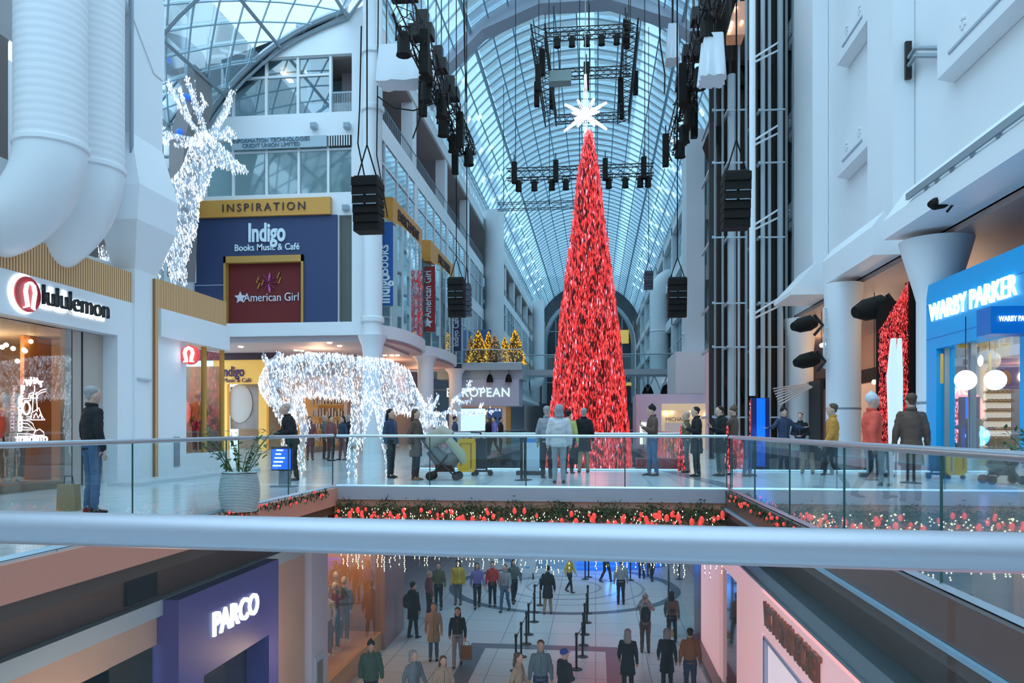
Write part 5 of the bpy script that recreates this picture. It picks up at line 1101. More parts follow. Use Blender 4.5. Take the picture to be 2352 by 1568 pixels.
# fabric wrapped boxes
def wrap(px0, px1, py0, py1, Y, lab):
    X0, X1 = QX(px0, Y), QX(px1, Y); z1, z0 = QZ(py0, X0, Y), QZ(py1, X0, Y); t = thing('fabric_cover', lab, 'cover', ((X0 + X1) / 2, Y, z0)); m = MB(); n = 26; rows = []
    for j, (f, wv) in enumerate(((0, .0), (.35, .05), (.75, .10), (1, .16))):
        z = z1 + (z0 - z1) * f; ring = []
        ex = .12 * f
        for i in range(n):
            u = i / n * 4; s_, v = int(u), u - int(u); x0, x1, y0, y1 = X0 + .15 - ex, X1 - .15 + ex, Y - .4 - ex * .6, Y + .6 + ex * .6
            q = [(x0 + (x1 - x0) * v, y0), (x1, y0 + (y1 - y0) * v), (x1 - (x1 - x0) * v, y1), (x0, y1 - (y1 - y0) * v)][s_]
            wob = wv * math.sin(i * 2.4); ring.append((q[0] + wob * .4, q[1] + wob, z + wob * .2))
        rows.append(ring)
    vs = [p for r in rows for p in r]; fs = [(j * n + i, j * n + (i + 1) % n, (j + 1) * n + (i + 1) % n, (j + 1) * n + i) for j in range(3) for i in range(n)] + [tuple(range(n)), tuple(range(4 * n - 1, 3 * n - 1, -1))]
    m.add(vs, fs); build('cloth', m, mat('white_cloth', (.84, .86, .9), .8), t, angle=1.2); m = MB()
    for x in (X0 + .4, X1 - .4): m.cyl((x, Y, z1 - .1), (x, Y, roofz(x, Y)), .03, 4)
    build('hanger', m, DARK, t)
wrap(868, 1003, 112, 196, 34, 'white fabric wrapped box under the roof, left, above the long facade'); wrap(1605, 1668, 88, 186, 29.2, 'white fabric wrapped box beside the steel tower'); wrap(1528, 1562, 62, 142, 46, 'small greyish fabric covered box right of the portal arch')

# ================================================================ LIFT TOWER ON THE RIGHT
lt = thing('elevator_tower', 'tall open steel lift tower of dark rails and white pipes', 'elevator', (6.1, 32.5, 0))
YT0, YT1 = 31.0, 34.0
def tx(px, Y=YT0): return QX(px, Y)
m = MB()
for px, Y, w_ in ((1634, 31, .09), (1652, 32, .11), (1668, 33, .12), (1700, 33.5, .14), (1707, 32.0, .12), (1746, 32.8, .16), (1757, 31.6, .1), (1772, 32.2, .14), (1783, 33, .2), (1640, 34, .1), (1690, 34, .2), (1764, 34, .22), (1800, 33.4, .1), (1812, 33.0, .06), (1677, 31.4, .05), (1736, 31.3, .06)):
    X = tx(px, Y); m.box(X - w_, X + w_, Y - w_, Y + w_, 0, 26)
build('dark_rail', m, mat('lift_dark', (.035, .027, .024), .5), lt, smooth=False)
m = MB()
for px, Y, r in ((1681, 31.2, .17), (1641, 31.5, .06), (1660, 31.6, .05), (1697, 31, .05), (1714, 31.5, .06), (1752, 31.2, .09), (1767, 31.4, .07), (1792, 31.6, .12), (1806, 32, .06), (1822, 32, .05)):
    X = tx(px, Y); m.cyl((X, Y, .1), (X, Y, 26 if r != .17 else 15.2), r, 10)
build('white_pipe', m, mat('pipe_white', (.42, .47, .50), .4), lt)
m = MB(); X = tx(1728, 26.5); m.cyl((X, 26.5, 2.3), (X, 26.5, 26), .105, 12); build('tall_pipe', m, WHITE2, lt)
for py in (260, 380, 550, 700, 800, 960):
    for a, b in ((1634, 1662), (1668, 1712), (1740, 1800)):
        m = MB(); X0, X1 = tx(a), tx(b); z = QZ(py, X0, YT0); m.box(X0, X1, YT0 - .22, YT0 - .17, z, z + .06); m.box(X0, X0 + .08, YT0 - .2, YT1, z, z + .1); build('cross_bracket', m, mat('bracket_white', (.40, .46, .50), .4), lt)
for py in (128, 318, 512, 716):
    m = MB(); X = tx(1728, 26.5)
    z = QZ(py, 5.2, 26.5); q = QP(1786, py, 30.5); m.tube([(X, 26.5, z - .1), (q.x, 30.5, q.z + .5)], .04, 5); m.tube([(X, 26.5, z - .25), (q.x, 30.5, q.z + .2)], .04, 5); build('pipe_arm', m, WHITE2, lt)
for a, b, py in ((1668, 1745, 140), (1700, 1778, 150), (1632, 1662, 290), (1690, 1740, 870), (1668, 1700, 860)):
    m = MB(); X0, X1 = tx(a, 31.6), tx(b, 31.6); z = QZ(py, X0, 31.6); m.prism([(X0, z), (X1, z), (X1 - .1, z - 1.0), (X0 + .4, z - 1.0)], 'y', 31.6, 34); build('machine_platform', m, BLACK, lt, smooth=False)
m = MB(); m.box(tx(1664, 34.2), tx(1830, 34.2), 34.1, 34.2, 0, 26); build('back_screen', m, mat('lift_back', (.20, .17, .15), .6), lt, smooth=False)
m = MB(); m.box(tx(1655, 33), tx(1745, 33), 33.9, 34.05, 15, 26); build('glass_back', m, mat('lift_pale', (.38, .50, .50), .4), lt, smooth=False)
cabin = thing('lift_cabin', 'copper lit lift cabin near the top of the steel tower', 'lift cabin', (tx(1690, 30.4), 30.4, 16)); xa, xb = tx(1668, 30.2), tx(1710, 30.2); zc0, zc1 = QZ(84, xa, 30.2), QZ(8, xa, 30.2)
m = MB(); m.prism([(xa, zc0), (xb, zc0), (xb, zc1), (xa + .35, zc1)], 'y', 30.1, 30.9); build('cabin_shell', m, mat('copper_cabin', (.45, .25, .18), .35, metal=.3, emit=(1, .45, .25), es=.18), cabin, smooth=False)
m = MB(); [m.ell((QX(a, 30.0), 30.0, QZ(b, QX(a, 30), 30)), .06, 8, 6) for a, b in ((1691, 18), (1681, 52), (1704, 50), (1680, 60), (1676, 70))]; build('cabin_lamp', m, WARML, cabin)
# ducts on the far sides
for X, Y, r, zb, lab, sgn in ((-9.9, 75, .95, 7.6, 'white duct pipe with elbow on the far left facade', -1), (-9.5, 128, 1.0, 8.5, 'distant white duct column at the far left', -1), (7.1, 56.5, .85, 6.6, 'thick white duct column on the right behind the speaker', 1), (7.2, 88, 1.1, 16.5, 'white duct column with elbow top on the far right', 1)):
    d = thing('ventilation_duct', lab, 'duct', (X, Y, zb)); m = MB()
    top = 22.5 if Y != 88 else 13.5
    if Y != 88: m.tube([(X, Y, top), (X, Y, zb + 1.2)] + [(X + sgn * (1.3 - 1.3 * math.cos(a)), Y, zb + 1.2 - 1.3 * math.sin(a)) for a in [PI / 2 * k / 8 for k in range(1, 9)]], r, 20)
    else: m.tube([(X, Y, -5.6), (X, Y, 16.5)] + [(X + 1.6 - 1.6 * math.cos(a), Y, 16.5 + 1.6 * math.sin(a)) for a in [PI / 2 * k / 8 for k in range(1, 9)]], r, 20)
    build('pipe', m, WHITE2, d); m = MB(); m.lathe([(r + .02, 0), (r + .08, .1), (r + .02, .2)], (X, Y, zb + 1.3 if Y != 88 else 12), 20); build('flange', m, WHITE2, d)
m = MB(); m.box(6.35, 7.6, 55.0, 58, 0, 21.5); m.box(5.3, 8.3, 52, 58, 3.5, 6.3); struct('wall_right', m, WHITE, 'pale wall panel behind the thick duct column')
# ================================================================ BANNERS
def banner(X0, Y, w_, z0, z1, m_, lab, txts, bar=True, plain=None):
    t = thing('banner', lab, 'banner', (X0, Y, z0)); m = MB(); m.box(X0, X0 + w_, Y - .02, Y + .02, z0, z1); build('cloth', m, m_, t, smooth=False)
    for zz in (z1 + .03, z0 - .03): m = MB(); m.cyl((-13.9 if z1 < 7 else X0 - .6, Y, zz), (X0 + w_, Y, zz), .03, 6); build('pole', m, STEELD, t)
    for s, sz_, zf, xs, b in txts: text('lettering', s, sz_, (X0 + w_ * .52, Y - .04, z0 + (z1 - z0) * zf), 's', SIGNW, t, .005, xs=xs, bold=b, roll=PI / 2)
    return t
banner(-10.88, 37.0, .95, 7.25, 11.35, BLUEB, 'bright blue vertical banner with white bookshop name beside the corner column', [('Indigo', .95, .20, .62, .03), ('Books', .75, .55, .8, .01)])
b = banner(-10.85, 47.0, .92, 7.2, 11.25, REDB, 'dark red vertical banner with white lettering and a star', [('American Girl', .62, .58, .82, .01)]); m = MB(); star5(m, (-10.4, 46.95, 7.75), .36, .17); build('star_emblem', m, SIGNW, b, smooth=False)
banner(-10.85, 57.0, .8, 7.0, 11.2, NAVY, 'dark navy vertical banner half hidden under the left speaker', [('Indigo Café', .62, .35, .8, .012)])
banner(-10.85, 56.9, .85, 4.1, 6.0, mat('dark_poster', (.03, .03, .07), .5), 'small dark hanging poster below the navy banner', [])
banner(-10.5, 70, .95, 6.4, 10.2, mat('violet_blue', (.10, .16, .45), .6), 'plain violet blue banner near the golden trees', [])
# red tinsel garland hung in the first bay
t = thing('tinsel_garland', 'tall red tinsel strip hanging in the first glass bay', 'decoration', (-9.95, 42, 6.5)); m = MB()
for k in range(700): m.octa((rnd.uniform(-10.25, -9.6), 42 + rnd.uniform(-.1, .1), rnd.uniform(6.3, 10.0)), .03, .03, .08, k=rnd.choice([0, 1, 2, 2]))
build('tinsel', m, [mat('pink_tinsel', (.75, .12, .16), .4), TIN2, mat('rose_tinsel', (.8, .35, .4), .4)], t, smooth=False, fix=False)['kind'] = 'stuff'

# ================================================================ CAFE BLOCK WITH GOLDEN TREES, FAR BRIDGE, KIOSK
YE = 57.5; xe0, xe1 = QX(1040, YE), QX(1200, YE)
bl = thing('market_stall', 'lavender market block with glowing white capital letters on the left', 'shop block', ((xe0 + xe1) / 2, YE, 0))
m = MB(); m.box(xe0, QX(1192, YE), YE, YE + 3, QZ(932, -8, YE), QZ(870, -8, YE)); build('fascia', m, LAV, bl, smooth=False)
m = MB(); m.box(xe0, QX(1160, YE), YE + .4, YE + 2.8, 0, QZ(932, -8, YE)); build('wall', m, mat('stall_wall', (.66, .50, .42), .5, emit=(1, .7, .5), es=.12), bl, smooth=False)
text('sign_text', 'EUROPEAN', .95, (QX(1098, YE), YE - .03, QZ(902, -8, YE)), 's', mat('pale_green_letters', (.8, .95, .9), .4, emit=(.75, .95, .92), es=.7), bl, xs=.95, bold=.01, spacing=1.1)
m = MB(); m.box(QX(1118, YE), QX(1152, YE), YE + .3, YE + .4, QZ(980, -8, YE), QZ(938, -8, YE)); build('screen', m, mat('dark_screen', (.03, .03, .05), .3, emit=(.1, .3, .9), es=.15), bl, smooth=False)
m = MB(); m.box(QX(1162, YE), QX(1172, YE), YE + .3, YE + .5, 0, QZ(935, -8, YE)); build('orange_post', m, ORANGE, bl, smooth=False)
sc_ = thing('video_screen', 'large glowing pale blue screen in front of the market block', 'screen', (QX(1077, 55), 55, 1)); p, q = QP(1042, 990, 55), QP(1115, 938, 55); m = MB(); m.box(p.x - .05, q.x + .05, 55.05, 55.15, p.z - .05, q.z + .05); build('case', m, DARK, sc_, smooth=False); m = MB(); m.box(p.x, q.x, 55, 55.05, p.z, q.z); build('picture', m, mat('screen_pale', (.5, .7, .8), .4, emit=(.5, .75, .9), es=.9), sc_, smooth=False); m = MB(); m.box((p.x + q.x) / 2 - .1, (p.x + q.x) / 2 + .1, 55.05, 55.15, 0, p.z); build('stand', m, DARK, sc_, smooth=False)
m = MB(); m.box(xe0 - 1.2, xe1, YE - .5, YE + 4, 5.55, 6.05); m.box(xe0 - 1.2, xe1, YE, YE + 4, 4.9, 5.55); struct('floor', m, mat('terrace_slab', (.45, .52, .56), .4), 'grey terrace slab above the market block')
for px in (1125, 1168): X = QX(px, YE - .3); t = thing('pendant_lamp', 'black bell shaped lamp under the terrace, ' + ('left' if px < 1150 else 'right'), 'lamp', (X, YE - .3, 5)); m = MB(); m.lathe([(.06, .3), (.16, .2), (.24, -.1), (.26, -.3)], (X, YE - .3, 4.95), 14); build('shade', m, BLACK, t); m = MB(); m.cyl((X, YE - .3, 5.2), (X, YE - .3, 5.55), .02, 5); build('stem', m, DARK, t)
guard('glass railing around the golden trees on the terrace', [(xe0 - 1.1, YE - .4), (xe1, YE - .4)], 3, h=7.1, zb=6.05)
GT = [mat('gold_lights', (.95, .55, .03), .4, emit=(1, .52, .02), es=.9, samp=False), mat('gold_leaf', (.55, .28, .02), .5), mat('gold_dark', (.16, .09, .02), .6)]
GT2 = [mat('bronze_lights', (.6, .45, .3), .4, emit=(.9, .55, .2), es=.25, samp=False), mat('bronze_leaf', (.32, .25, .18), .6), GT[2]]
for i, (px, top, wpx, Y, kind, lab) in enumerate(((1036, 790, 16, 60, 1, 'faint golden tree at the left end of the terrace row'), (1067, 772, 26, 60.5, 1, 'dim golden tree behind the navy banner'), (1099, 760, 40, 58.2, 0, 'tallest bright golden tree, left of the terrace row'), (1122, 762, 28, 59.5, 0, 'golden tree just right of the tallest one'), (1137, 770, 34, 58.4, 1, 'dull bronze tree in the middle of the row'), (1159, 775, 22, 59.3, 0, 'small golden tree right of the bronze one'), (1183, 758, 38, 58.3, 0, 'bright golden tree at the right end of the row'))):
    X = max(XL + 1.0, QX(px, Y)); zt = QZ(top, X, Y); r0 = wpx / 2 / 30 * 1.3; t = thing('golden_tree', lab, 'tree', (X, Y, 6.05)); m = MB()
    m.lathe([(r0 * .75, 6.3), (r0 * .6, 7.2), (.05, zt - .1)], (X, Y, 0), 12); build('core', m, GT[2], t); m = MB()
    for k in range(650): f = rnd.random() ** 1.3; z = 6.1 + (zt - 6.1) * f; r = r0 * (1 - f) ** .7 * rnd.uniform(.8, 1.05) + .02; a = rnd.uniform(0, 2 * PI); m.octa((X + r * math.cos(a), Y + r * math.sin(a), z), .035, .035, .06, k=rnd.choices([0, 1, 2], [5, 3, 2])[0])
    build('foliage', m, GT if kind == 0 else GT2, t, smooth=False, fix=False)['kind'] = 'stuff'; m = MB(); m.lathe([(.2, 6.05), (.25, 6.35)], (X, Y, 0), 10); build('pot', m, DARK, t)
fb = thing('truss_footbridge', 'glass sided footbridge on a steel truss behind the tree', 'footbridge', (0, 63, 5.5)); m = MB(); m.box(QX(1200, 63), 8, 62.5, 65, 5.5, 5.95); build('deck', m, mat('bridge_deck', (.40, .46, .50), .4), fb, smooth=False)
m = MB(); xa, xb = QX(1300, 63), QX(1590, 63); zt, zb_ = 5.5, QZ(898, 3, 63); m.tube([(xa, 62.6, zt - .1), (xb, 62.6, zt - .1)], .08, 5); n = 10
for i in range(n): u, v, w_ = [xa + (xb - xa) * (i + f) / n for f in (0, .5, 1)]; m.tube([(u, 62.6, zt - .1), (v, 62.6, zb_), (w_, 62.6, zt - .1)], .055, 5)
build('truss', m, STEELD, fb); m = MB(); m.add([(QX(1200, 63), 62.5, 5.95), (8, 62.5, 5.95), (8, 62.5, 7.1), (QX(1200, 63), 62.5, 7.1)], [(0, 1, 2, 3)]); build('glass_panel', m, GLASS, fb, smooth=False); m = MB(); m.tube([(QX(1200, 63), 62.5, 7.15), (8, 62.5, 7.15)], .06, 6); build('handrail', m, STEELD, fb)
for i, px in enumerate((1488, 1530)): X = QX(px, 63.2); t = thing('pendant_lamp', 'black bell shaped lamp under the far footbridge, ' + ('left' if i == 0 else 'right'), 'lamp', (X, 63.2, 4)); za = QZ(904, X, 63.2); m = MB(); m.lathe([(.08, .75), (.25, .6), (.45, .1), (.47, 0)], (X, 63.2, za), 14); build('shade', m, BLACK, t); m = MB(); m.cyl((X, 63.2, za + .7), (X, 63.2, 5.5), .03, 5); build('stem', m, DARK, t)
# handbag kiosk on the right
YK = 45.0; k0, k1 = QX(1461, YK), QX(1622, YK); ks = thing('shop_kiosk', 'lilac shop block with a cream window and gold letters right of the tree', 'shop block', ((k0 + k1) / 2, YK, 0))
zk = lambda py: QZ(py, 4, YK)
m = MB(); m.box(k0, k1, YK, YK + 4, zk(942), zk(905)); m.box(k0, QX(1519, YK), YK, YK + 4, 0, zk(942)); build('body', m, LAV, ks, smooth=False)
m = MB(); m.box(QX(1519, YK), k1, YK + .3, YK + 1, 0, zk(942)); m.box(QX(1520, YK), k1, YK - .03, YK, zk(942), zk(927)); build('window_display', m, mat('kiosk_cream', (.75, .62, .42), .5, emit=(1, .78, .45), es=.25), ks, smooth=False)
text('sign_text', 'MICHAEL', .34, (QX(1555, YK), YK + .27, zk(963)), 's', mat('bronze_text', (.25, .15, .08), .4), ks, xs=.9)
m = MB(); m.box(QX(1528, YK), QX(1568, YK), YK + .1, YK + .28, zk(995), zk(970)); build('display_case', m, mat('white_case', (.85, .8, .72), .4), ks, smooth=False)
m = MB(); [m.ell((QX(a, YK + .2), YK + .2, zk(b)), .06, 8, 6) for a, b in ((1527, 948), (1532, 950), (1544, 947), (1590, 946), (1594, 949), (1599, 947), (1620, 952))]; build('spot_lamp', m, WARML, ks)
m = MB(); m.box(QX(1470, YK), QX(1484, YK), YK - .05, YK, zk(1020), zk(970)); build('light_panel', m, mat('kiosk_light', (1, .95, .85), .4, emit=(1, .93, .8), es=1.2), ks, smooth=False)
m = MB(); m.box(1.2, 2.55, 23.0, 23.5, 0.0, .32); t = tag(build('plinth', m, mat('red_base', (.45, .06, .06), .4), smooth=False), 'low dark red plinth behind the footbridge railing', 'plinth')
m = MB(); m.box(1.0, 2.6, 22.45, 24, -.3, 0); struct('floor', m, TILE, 'small tiled ledge behind the footbridge')
m = MB(); m.box(QX(1622, 44), QX(1632, 44), 44, 44.4, 0, 5.6); struct('trim_21', m, mat('rose_white', (.72, .55, .60), .5), 'pale rose corner post beside the kiosk', smooth=False)
# small tinsel cones on the deck
for i, (px, py0, py1, w_, Y) in enumerate(((1571, 1008, 1080, 24, 21.6), (1668, 1010, 1078, 16, 22.2))):
    X, _ = FLOORPT(px, py1, 0); X = QX(px, Y); zt = 1.05; t = thing('tinsel_tree', 'small red tinsel tree on the deck, ' + ('behind the man in black' if i == 0 else 'right of the row of people'), 'decoration', (X, Y, 0)); m = MB(); r0 = .16 if i == 0 else .12
    m.lathe([(r0, .05), (r0 * .7, zt), (.02, zt + .25)], (X, Y, 0), 10); build('core', m, TIN4, t); m = MB()
    for k in range(420): z = rnd.uniform(.03, zt + .2); a = rnd.uniform(0, 2 * PI); r = r0 * (1.05 - .4 * z); m.octa((X + r * math.cos(a), Y + r * math.sin(a), z), .014, .014, .05, k=rnd.choice([0, 0, 1, 2]))
    build('tinsel', m, [TIN1, TIN2, TIN3], t, smooth=False, fix=False)['kind'] = 'stuff'

# ================================================================ GARLAND AND ICICLE LIGHTS UNDER THE FOOTBRIDGE
gl = thing('christmas_garland', 'thick green garland with red baubles hung along the footbridge edge', 'garland', (-1.4, 15.45, -.55))
LEAF = [mat('fir_green', (.02, .06, .025), .6), mat('fir_light', (.07, .10, .03), .6), mat('fir_dark', (.012, .025, .012), .7)]
m = MB()
for k in range(5200):
    x = rnd.uniform(XE + .05, XF - .05); y = 15.42 + rnd.gauss(0, .06); z = -.52 + rnd.gauss(0, .10) + .05 * math.sin(x * 7); L = rnd.uniform(.05, .11); d = Vector((rnd.gauss(0, 1), rnd.gauss(0, .6), rnd.gauss(.3, 1))).normalized() * L; s_ = d.cross(Vector((0, 1, 0))).normalized() * .012
    p = Vector((x, y, z)); m.add([p - s_, p + s_, p + d, p + Vector((0, .01, 0))], [(0, 1, 2), (0, 3, 2), (1, 3, 2)], rnd.choices([0, 1, 2], [5, 3, 3])[0])
build('foliage', m, LEAF, gl, smooth=False, fix=False)['kind'] = 'stuff'
RB = mat('red_bauble', (.8, .05, .04), .3, emit=(1, .10, .08), es=.45, samp=False); mb0 = MB(); mb0.ell((0, 0, 0), (.045, .045, .06), 10, 8); bme = mb0.mesh('bauble'); bme.materials.append(RB)
for p_ in bme.polygons: p_.use_smooth = True
for k in range(95):
    o = bpy.data.objects.new('bauble', bme); COL.objects.link(o); o.parent = gl; s_ = rnd.uniform(.5, 1.15); o.scale = (s_, s_, s_ * rnd.uniform(.9, 1.3)); o.location = (rnd.uniform(-3.95, 3.95), -.12 - rnd.random() * .06, rnd.uniform(-.14, .12))
YLW = mat('yellow_led', (1, 1, .7), .4, emit=(1, .98, .62), es=3.5, samp=False); m = MB()
for k in range(260): m.octa((rnd.uniform(XE + .1, XF - .1), 15.3 + rnd.uniform(-.03, .1), -.55 + rnd.uniform(-.17, .14)), .008, .008, .018)
build('fairy_light', m, YLW, gl, smooth=False, fix=False)['kind'] = 'stuff'
ic = thing('icicle_lights', 'curtain of yellowish icicle lights hanging below the footbridge', 'string lights', (-1.4, 15.5, -1.2)); m = MB(); x = XE + .1; strings = []
while x < XF - .1: L = rnd.uniform(.15, .62); strings.append((x, L)); x += rnd.uniform(.05, .13)
for x, L in strings: m.tube([(x, 15.6, -1.16), (x, 15.6, -1.2 - L)], .003, 3)
build('wire', m, STEELD, ic, smooth=False)['kind'] = 'stuff'; m = MB()
for x, L in strings:
    for j in range(int(L / .045)): 
        if rnd.random() < .75: m.octa((x + rnd.uniform(-.015, .015), 15.58, -1.2 - j * .045), .009, .009, .02)
build('fairy_light', m, YLW, ic, smooth=False, fix=False)['kind'] = 'stuff'
# red reflections in the glass, built as sparse side garlands
for side, X in (('left', XE + .1), ('right', XF - .12)):
    t = thing('christmas_garland', 'red reflections built as a sparse garland on the %s walkway edge' % side, 'garland', (X, 9, -.05)); m = MB()
    for k in range(420): m.octa((X + rnd.gauss(0, .03), rnd.uniform(9.5, 14.8), -.06 + rnd.gauss(0, .04)), .01, .02, .03, k=rnd.choice([0, 1, 2]))
    build('foliage', m, LEAF, t, smooth=False, fix=False)['kind'] = 'stuff'
    for k in range(26): o = bpy.data.objects.new('red_reflection', bme); COL.objects.link(o); o.parent = t; o.scale = (.45, .45, .45); o.location = (.05 if side == 'left' else -.05, rnd.uniform(.6, 5.7), rnd.uniform(-.06, .08))

# ================================================================ THINGS ON THE FLOORS
# queue posts
def post_proto():
    t = thing('queue_post', 'x', 'queue post', (0, 0, 0)); m = MB(); m.lathe([(.17, 0), (.17, .015), (.05, .03), (.03, .05)], (0, 0, 0), 16); build('base', m, DARK, t)
    m = MB(); m.lathe([(.032, .04), (.032, .98)], (0, 0, 0), 12); build('post', m, BLACK, t); m = MB(); m.lathe([(.04, .93), (.045, .95), (.045, 1.02), (.03, 1.04)], (0, 0, 0), 12); build('cap', m, DARK, t); return t
pp0 = post_proto(); used = False
spots = [(1197, 1508, 'left'), (1209, 1479, 'left'), (1214, 1457, 'left'), (1227, 1428, 'left'), (1228, 1406, 'left'), (1241, 1390, 'left'), (1185, 1540, 'left'), (1324, 1537, 'right'), (1338, 1508, 'right'), (1340, 1482, 'right'), (1343, 1457, 'right'), (1348, 1430, 'right'), (1350, 1408, 'right'), (1344, 1330, 'far'), (1352, 1325, 'far'), (1448, 1332, 'far'), (1560, 1330, 'far')]
for i, (px, py, s_) in enumerate(spots):
    x, y = FLOORPT(px, py, ZL); lab = {'left': 'black queue post in the left row on the lower floor', 'right': 'black queue post in the right row on the lower floor', 'far': 'far black queue post near the blue lit platform'}[s_]; g = {'left': 'left row of queue posts', 'right': 'right row of queue posts', 'far': 'far queue posts'}[s_]
    if not used: o = pp0; o.location = (x, y, ZL); o['label'] = lab; o['group'] = g; used = True
    else: o = copy_tree(pp0, (x, y, ZL), 0, lab, group=g)
for s_ in ('left', 'right'):
    pts = [FLOORPT(px, py, ZL) for px, py, q in spots if q == s_]; pts.sort(key=lambda p: p[1]); m = MB()
    for (xa, ya), (xb, yb) in zip(pts[:-1], pts[1:]): m.tube([(xa, ya, ZL + .95), ((xa + xb) / 2, (ya + yb) / 2, ZL + .9), (xb, yb, ZL + .95)], (.006, .025), 4)
    tag(build('queue_belt', m, BLACK), 'black belt linking the %s row of queue posts' % s_, 'queue belt')
for i, (px, py) in enumerate(((1198, 1103), (1206, 1102))):
    x, y = FLOORPT(px, py, 0); copy_tree(pp0, (x, y, 0), 0, ('left', 'right')[i] + ' one of the two black queue posts on the footbridge deck')
x, y = FLOORPT(1204, 1090, 0); t = thing('barrier_board', 'pale blue topped sign board behind the queue posts on the deck', 'sign', (x, y, 0)); m = MB(); m.box(x - .05, x + .4, y, y + .05, .1, 1.0); build('board', m, mat('pale_board', (.5, .62, .7), .5), t, smooth=False); m = MB(); m.box(x - .05, x + .4, y - .01, y + .06, .85, .95); build('stripe', m, mat('blue_stripe', (.05, .25, .6), .5), t, smooth=False); m = MB(); m.box(x - .2, x + .55, y - .15, y + .2, 0, .1); build('foot', m, DARK, t, smooth=False)
x, y = FLOORPT(1210, 1330, ZL); t = thing('notice_board', 'white notice board with a small blue mark on the lower floor', 'sign', (x, y, ZL)); m = MB(); m.box(x - .4, x + .4, y, y + .06, .25 + ZL, 1.2 + ZL); build('board', m, mat('white_board', (.62, .66, .72), .5), t, smooth=False); m = MB(); m.box(x - .05, x + .12, y - .01, y, .5 + ZL, .56 + ZL); build('mark', m, BLUEP, t, smooth=False); m = MB(); m.box(x - .3, x - .25, y, y + .3, ZL, .3 + ZL); m.box(x + .25, x + .3, y, y + .3, ZL, .3 + ZL); build('leg', m, DARK, t, smooth=False)
# pale ribbed pods and plants
def pod(px, py, rpx, lab, Y=None, X=None):
    if X is None: X, Y = FLOORPT(px, py, 0)
    k = F / depth(X, Y); r = rpx / k; t = thing('planter', lab, 'planter', (X, Y, 0)); m = MB(); prof = [(r * .86, 0)]; n = 26
    for i in range(n): z = 1.0 * r * 2.05 * (i + 1) / n; rr = r * (.80 + .20 * math.sin(z / (r * 2.05) * PI * .85 + .25)); prof += [(rr + .012, z - .022), (rr + .012, z - .012), (rr - .015, z - .008), (rr - .015, z)]
    m.lathe(prof, (X, Y, 0), 32); build('ribbed_shell', m, mat('pod_white', (.62, .72, .72), .45), t)
    zt = r * 2.05; m = MB(); m.lathe([(r * .82, zt - .05), (r * .9, zt - .02)], (X, Y, 0), 20); build('soil', m, mat('soil', (.04, .03, .02), .9), t)
    m = MB()
    for i in range(22):
        a = rnd.uniform(0, 2 * PI); h = rnd.uniform(.35, .75); pr = Vector((X + .1 * math.cos(a), Y + .1 * math.sin(a), zt - .05)); tip = pr + Vector((math.cos(a) * .4, math.sin(a) * .4, h)); m.tube([pr, pr.lerp(tip, .5) + Vector((0, 0, .08)), tip], [.008, .006, .003], 4)
        for j in range(7):
            c0 = pr.lerp(tip, .3 + .7 * j / 6); d = Vector((rnd.gauss(0, 1), rnd.gauss(0, 1), rnd.gauss(0, .5))).normalized() * .11; s2 = d.cross(Vector((0, 0, 1))).normalized() * .03; m.add([c0, c0 + d * .5 + s2, c0 + d, c0 + d * .5 - s2, c0 + d * .5 + Vector((0, 0, .012))], [(0, 1, 4), (1, 2, 4), (2, 3, 4), (3, 0, 4)])
    build('foliage', m, mat('plant_green', (.06, .11, .03), .5), t, smooth=False, fix=False); return t
pod(550, 1172, 44, 'white ribbed round planter with a bushy plant on the left walkway')
pod(0, 0, 46, 'pale round planter behind the railing in front of the blue shop', X=6.6, Y=12.2)
m = MB(); X = -7.1; Y = 10.9
# low bench and step by the stores
t = thing('plinth', 'low dark edged plinth running along the foot of the athletic-wear shop', 'plinth', (XS, 17, 0)); m = MB(); m.box(XS + .35, XS + 1.1, 15.2, 21, 0, .08); build('slab', m, mat('pale_slab', (.6, .62, .66), .4), t, smooth=False)
# yellow suitcase
x, y = FLOORPT(1074, 1092, 0); t = thing('suitcase', 'large yellow suitcase on the footbridge deck beside the stroller', 'suitcase', (x, y, 0)); k = F / depth(x, y); hw = 21 / k; z1 = .1 + 76 / k
m = MB(); pr = [(x - hw + .06, .1), (x + hw - .06, .1), (x + hw, .18), (x + hw, z1 - .08), (x + hw - .06, z1), (x - hw + .06, z1), (x - hw, z1 - .08), (x - hw, .18)]; m.prism(pr, 'y', y - .16, y + .16); build('shell', m, mat('suitcase_yellow', (.80, .42, .02), .4), t)
m = MB(); m.tube([(x - hw + .08, y - .17, .25), (x - hw + .08, y - .17, z1 - .12), (x + hw - .12, y - .17, z1 - .12), (x + hw - .12, y - .17, .2)], .008, 4); build('zip', m, DARK, t)
for dx in (-1, 1): m = MB(); m.cyl((x + dx * hw * .7, y - .14, .05), (x + dx * hw * .7, y - .06, .05), .05, 12); build('wheel', m, BLACK, t)
m = MB(); m.tube([(x - .1, y, z1), (x - .1, y, z1 + .08), (x + .1, y, z1 + .08), (x + .1, y, z1)], .015, 6); build('handle', m, DARK, t)
x, y = FLOORPT(1108, 1092, 0); t = thing('luggage_cart', 'dark loaded luggage trolley right of the yellow suitcase', 'trolley', (x, y, 0)); m = MB(); m.tube([(x + .12, y, .1), (x - .05, y, 1.1), (x - .3, y, 1.12)], .025, 6); m.tube([(x - .2, y, .12), (x + .25, y, .12)], .03, 6); build('frame', m, DARK, t); m = MB(); m.box(x - .16, x + .1, y - .15, y + .2, .18, .95); build('bag', m, mat('dark_bag', (.03, .03, .035), .7), t, smooth=False)
for dx in (-.15, .22): m = MB(); m.cyl((x + dx, y - .12, .07), (x + dx, y - .07, .07), .07, 12); build('wheel', m, BLACK, t)
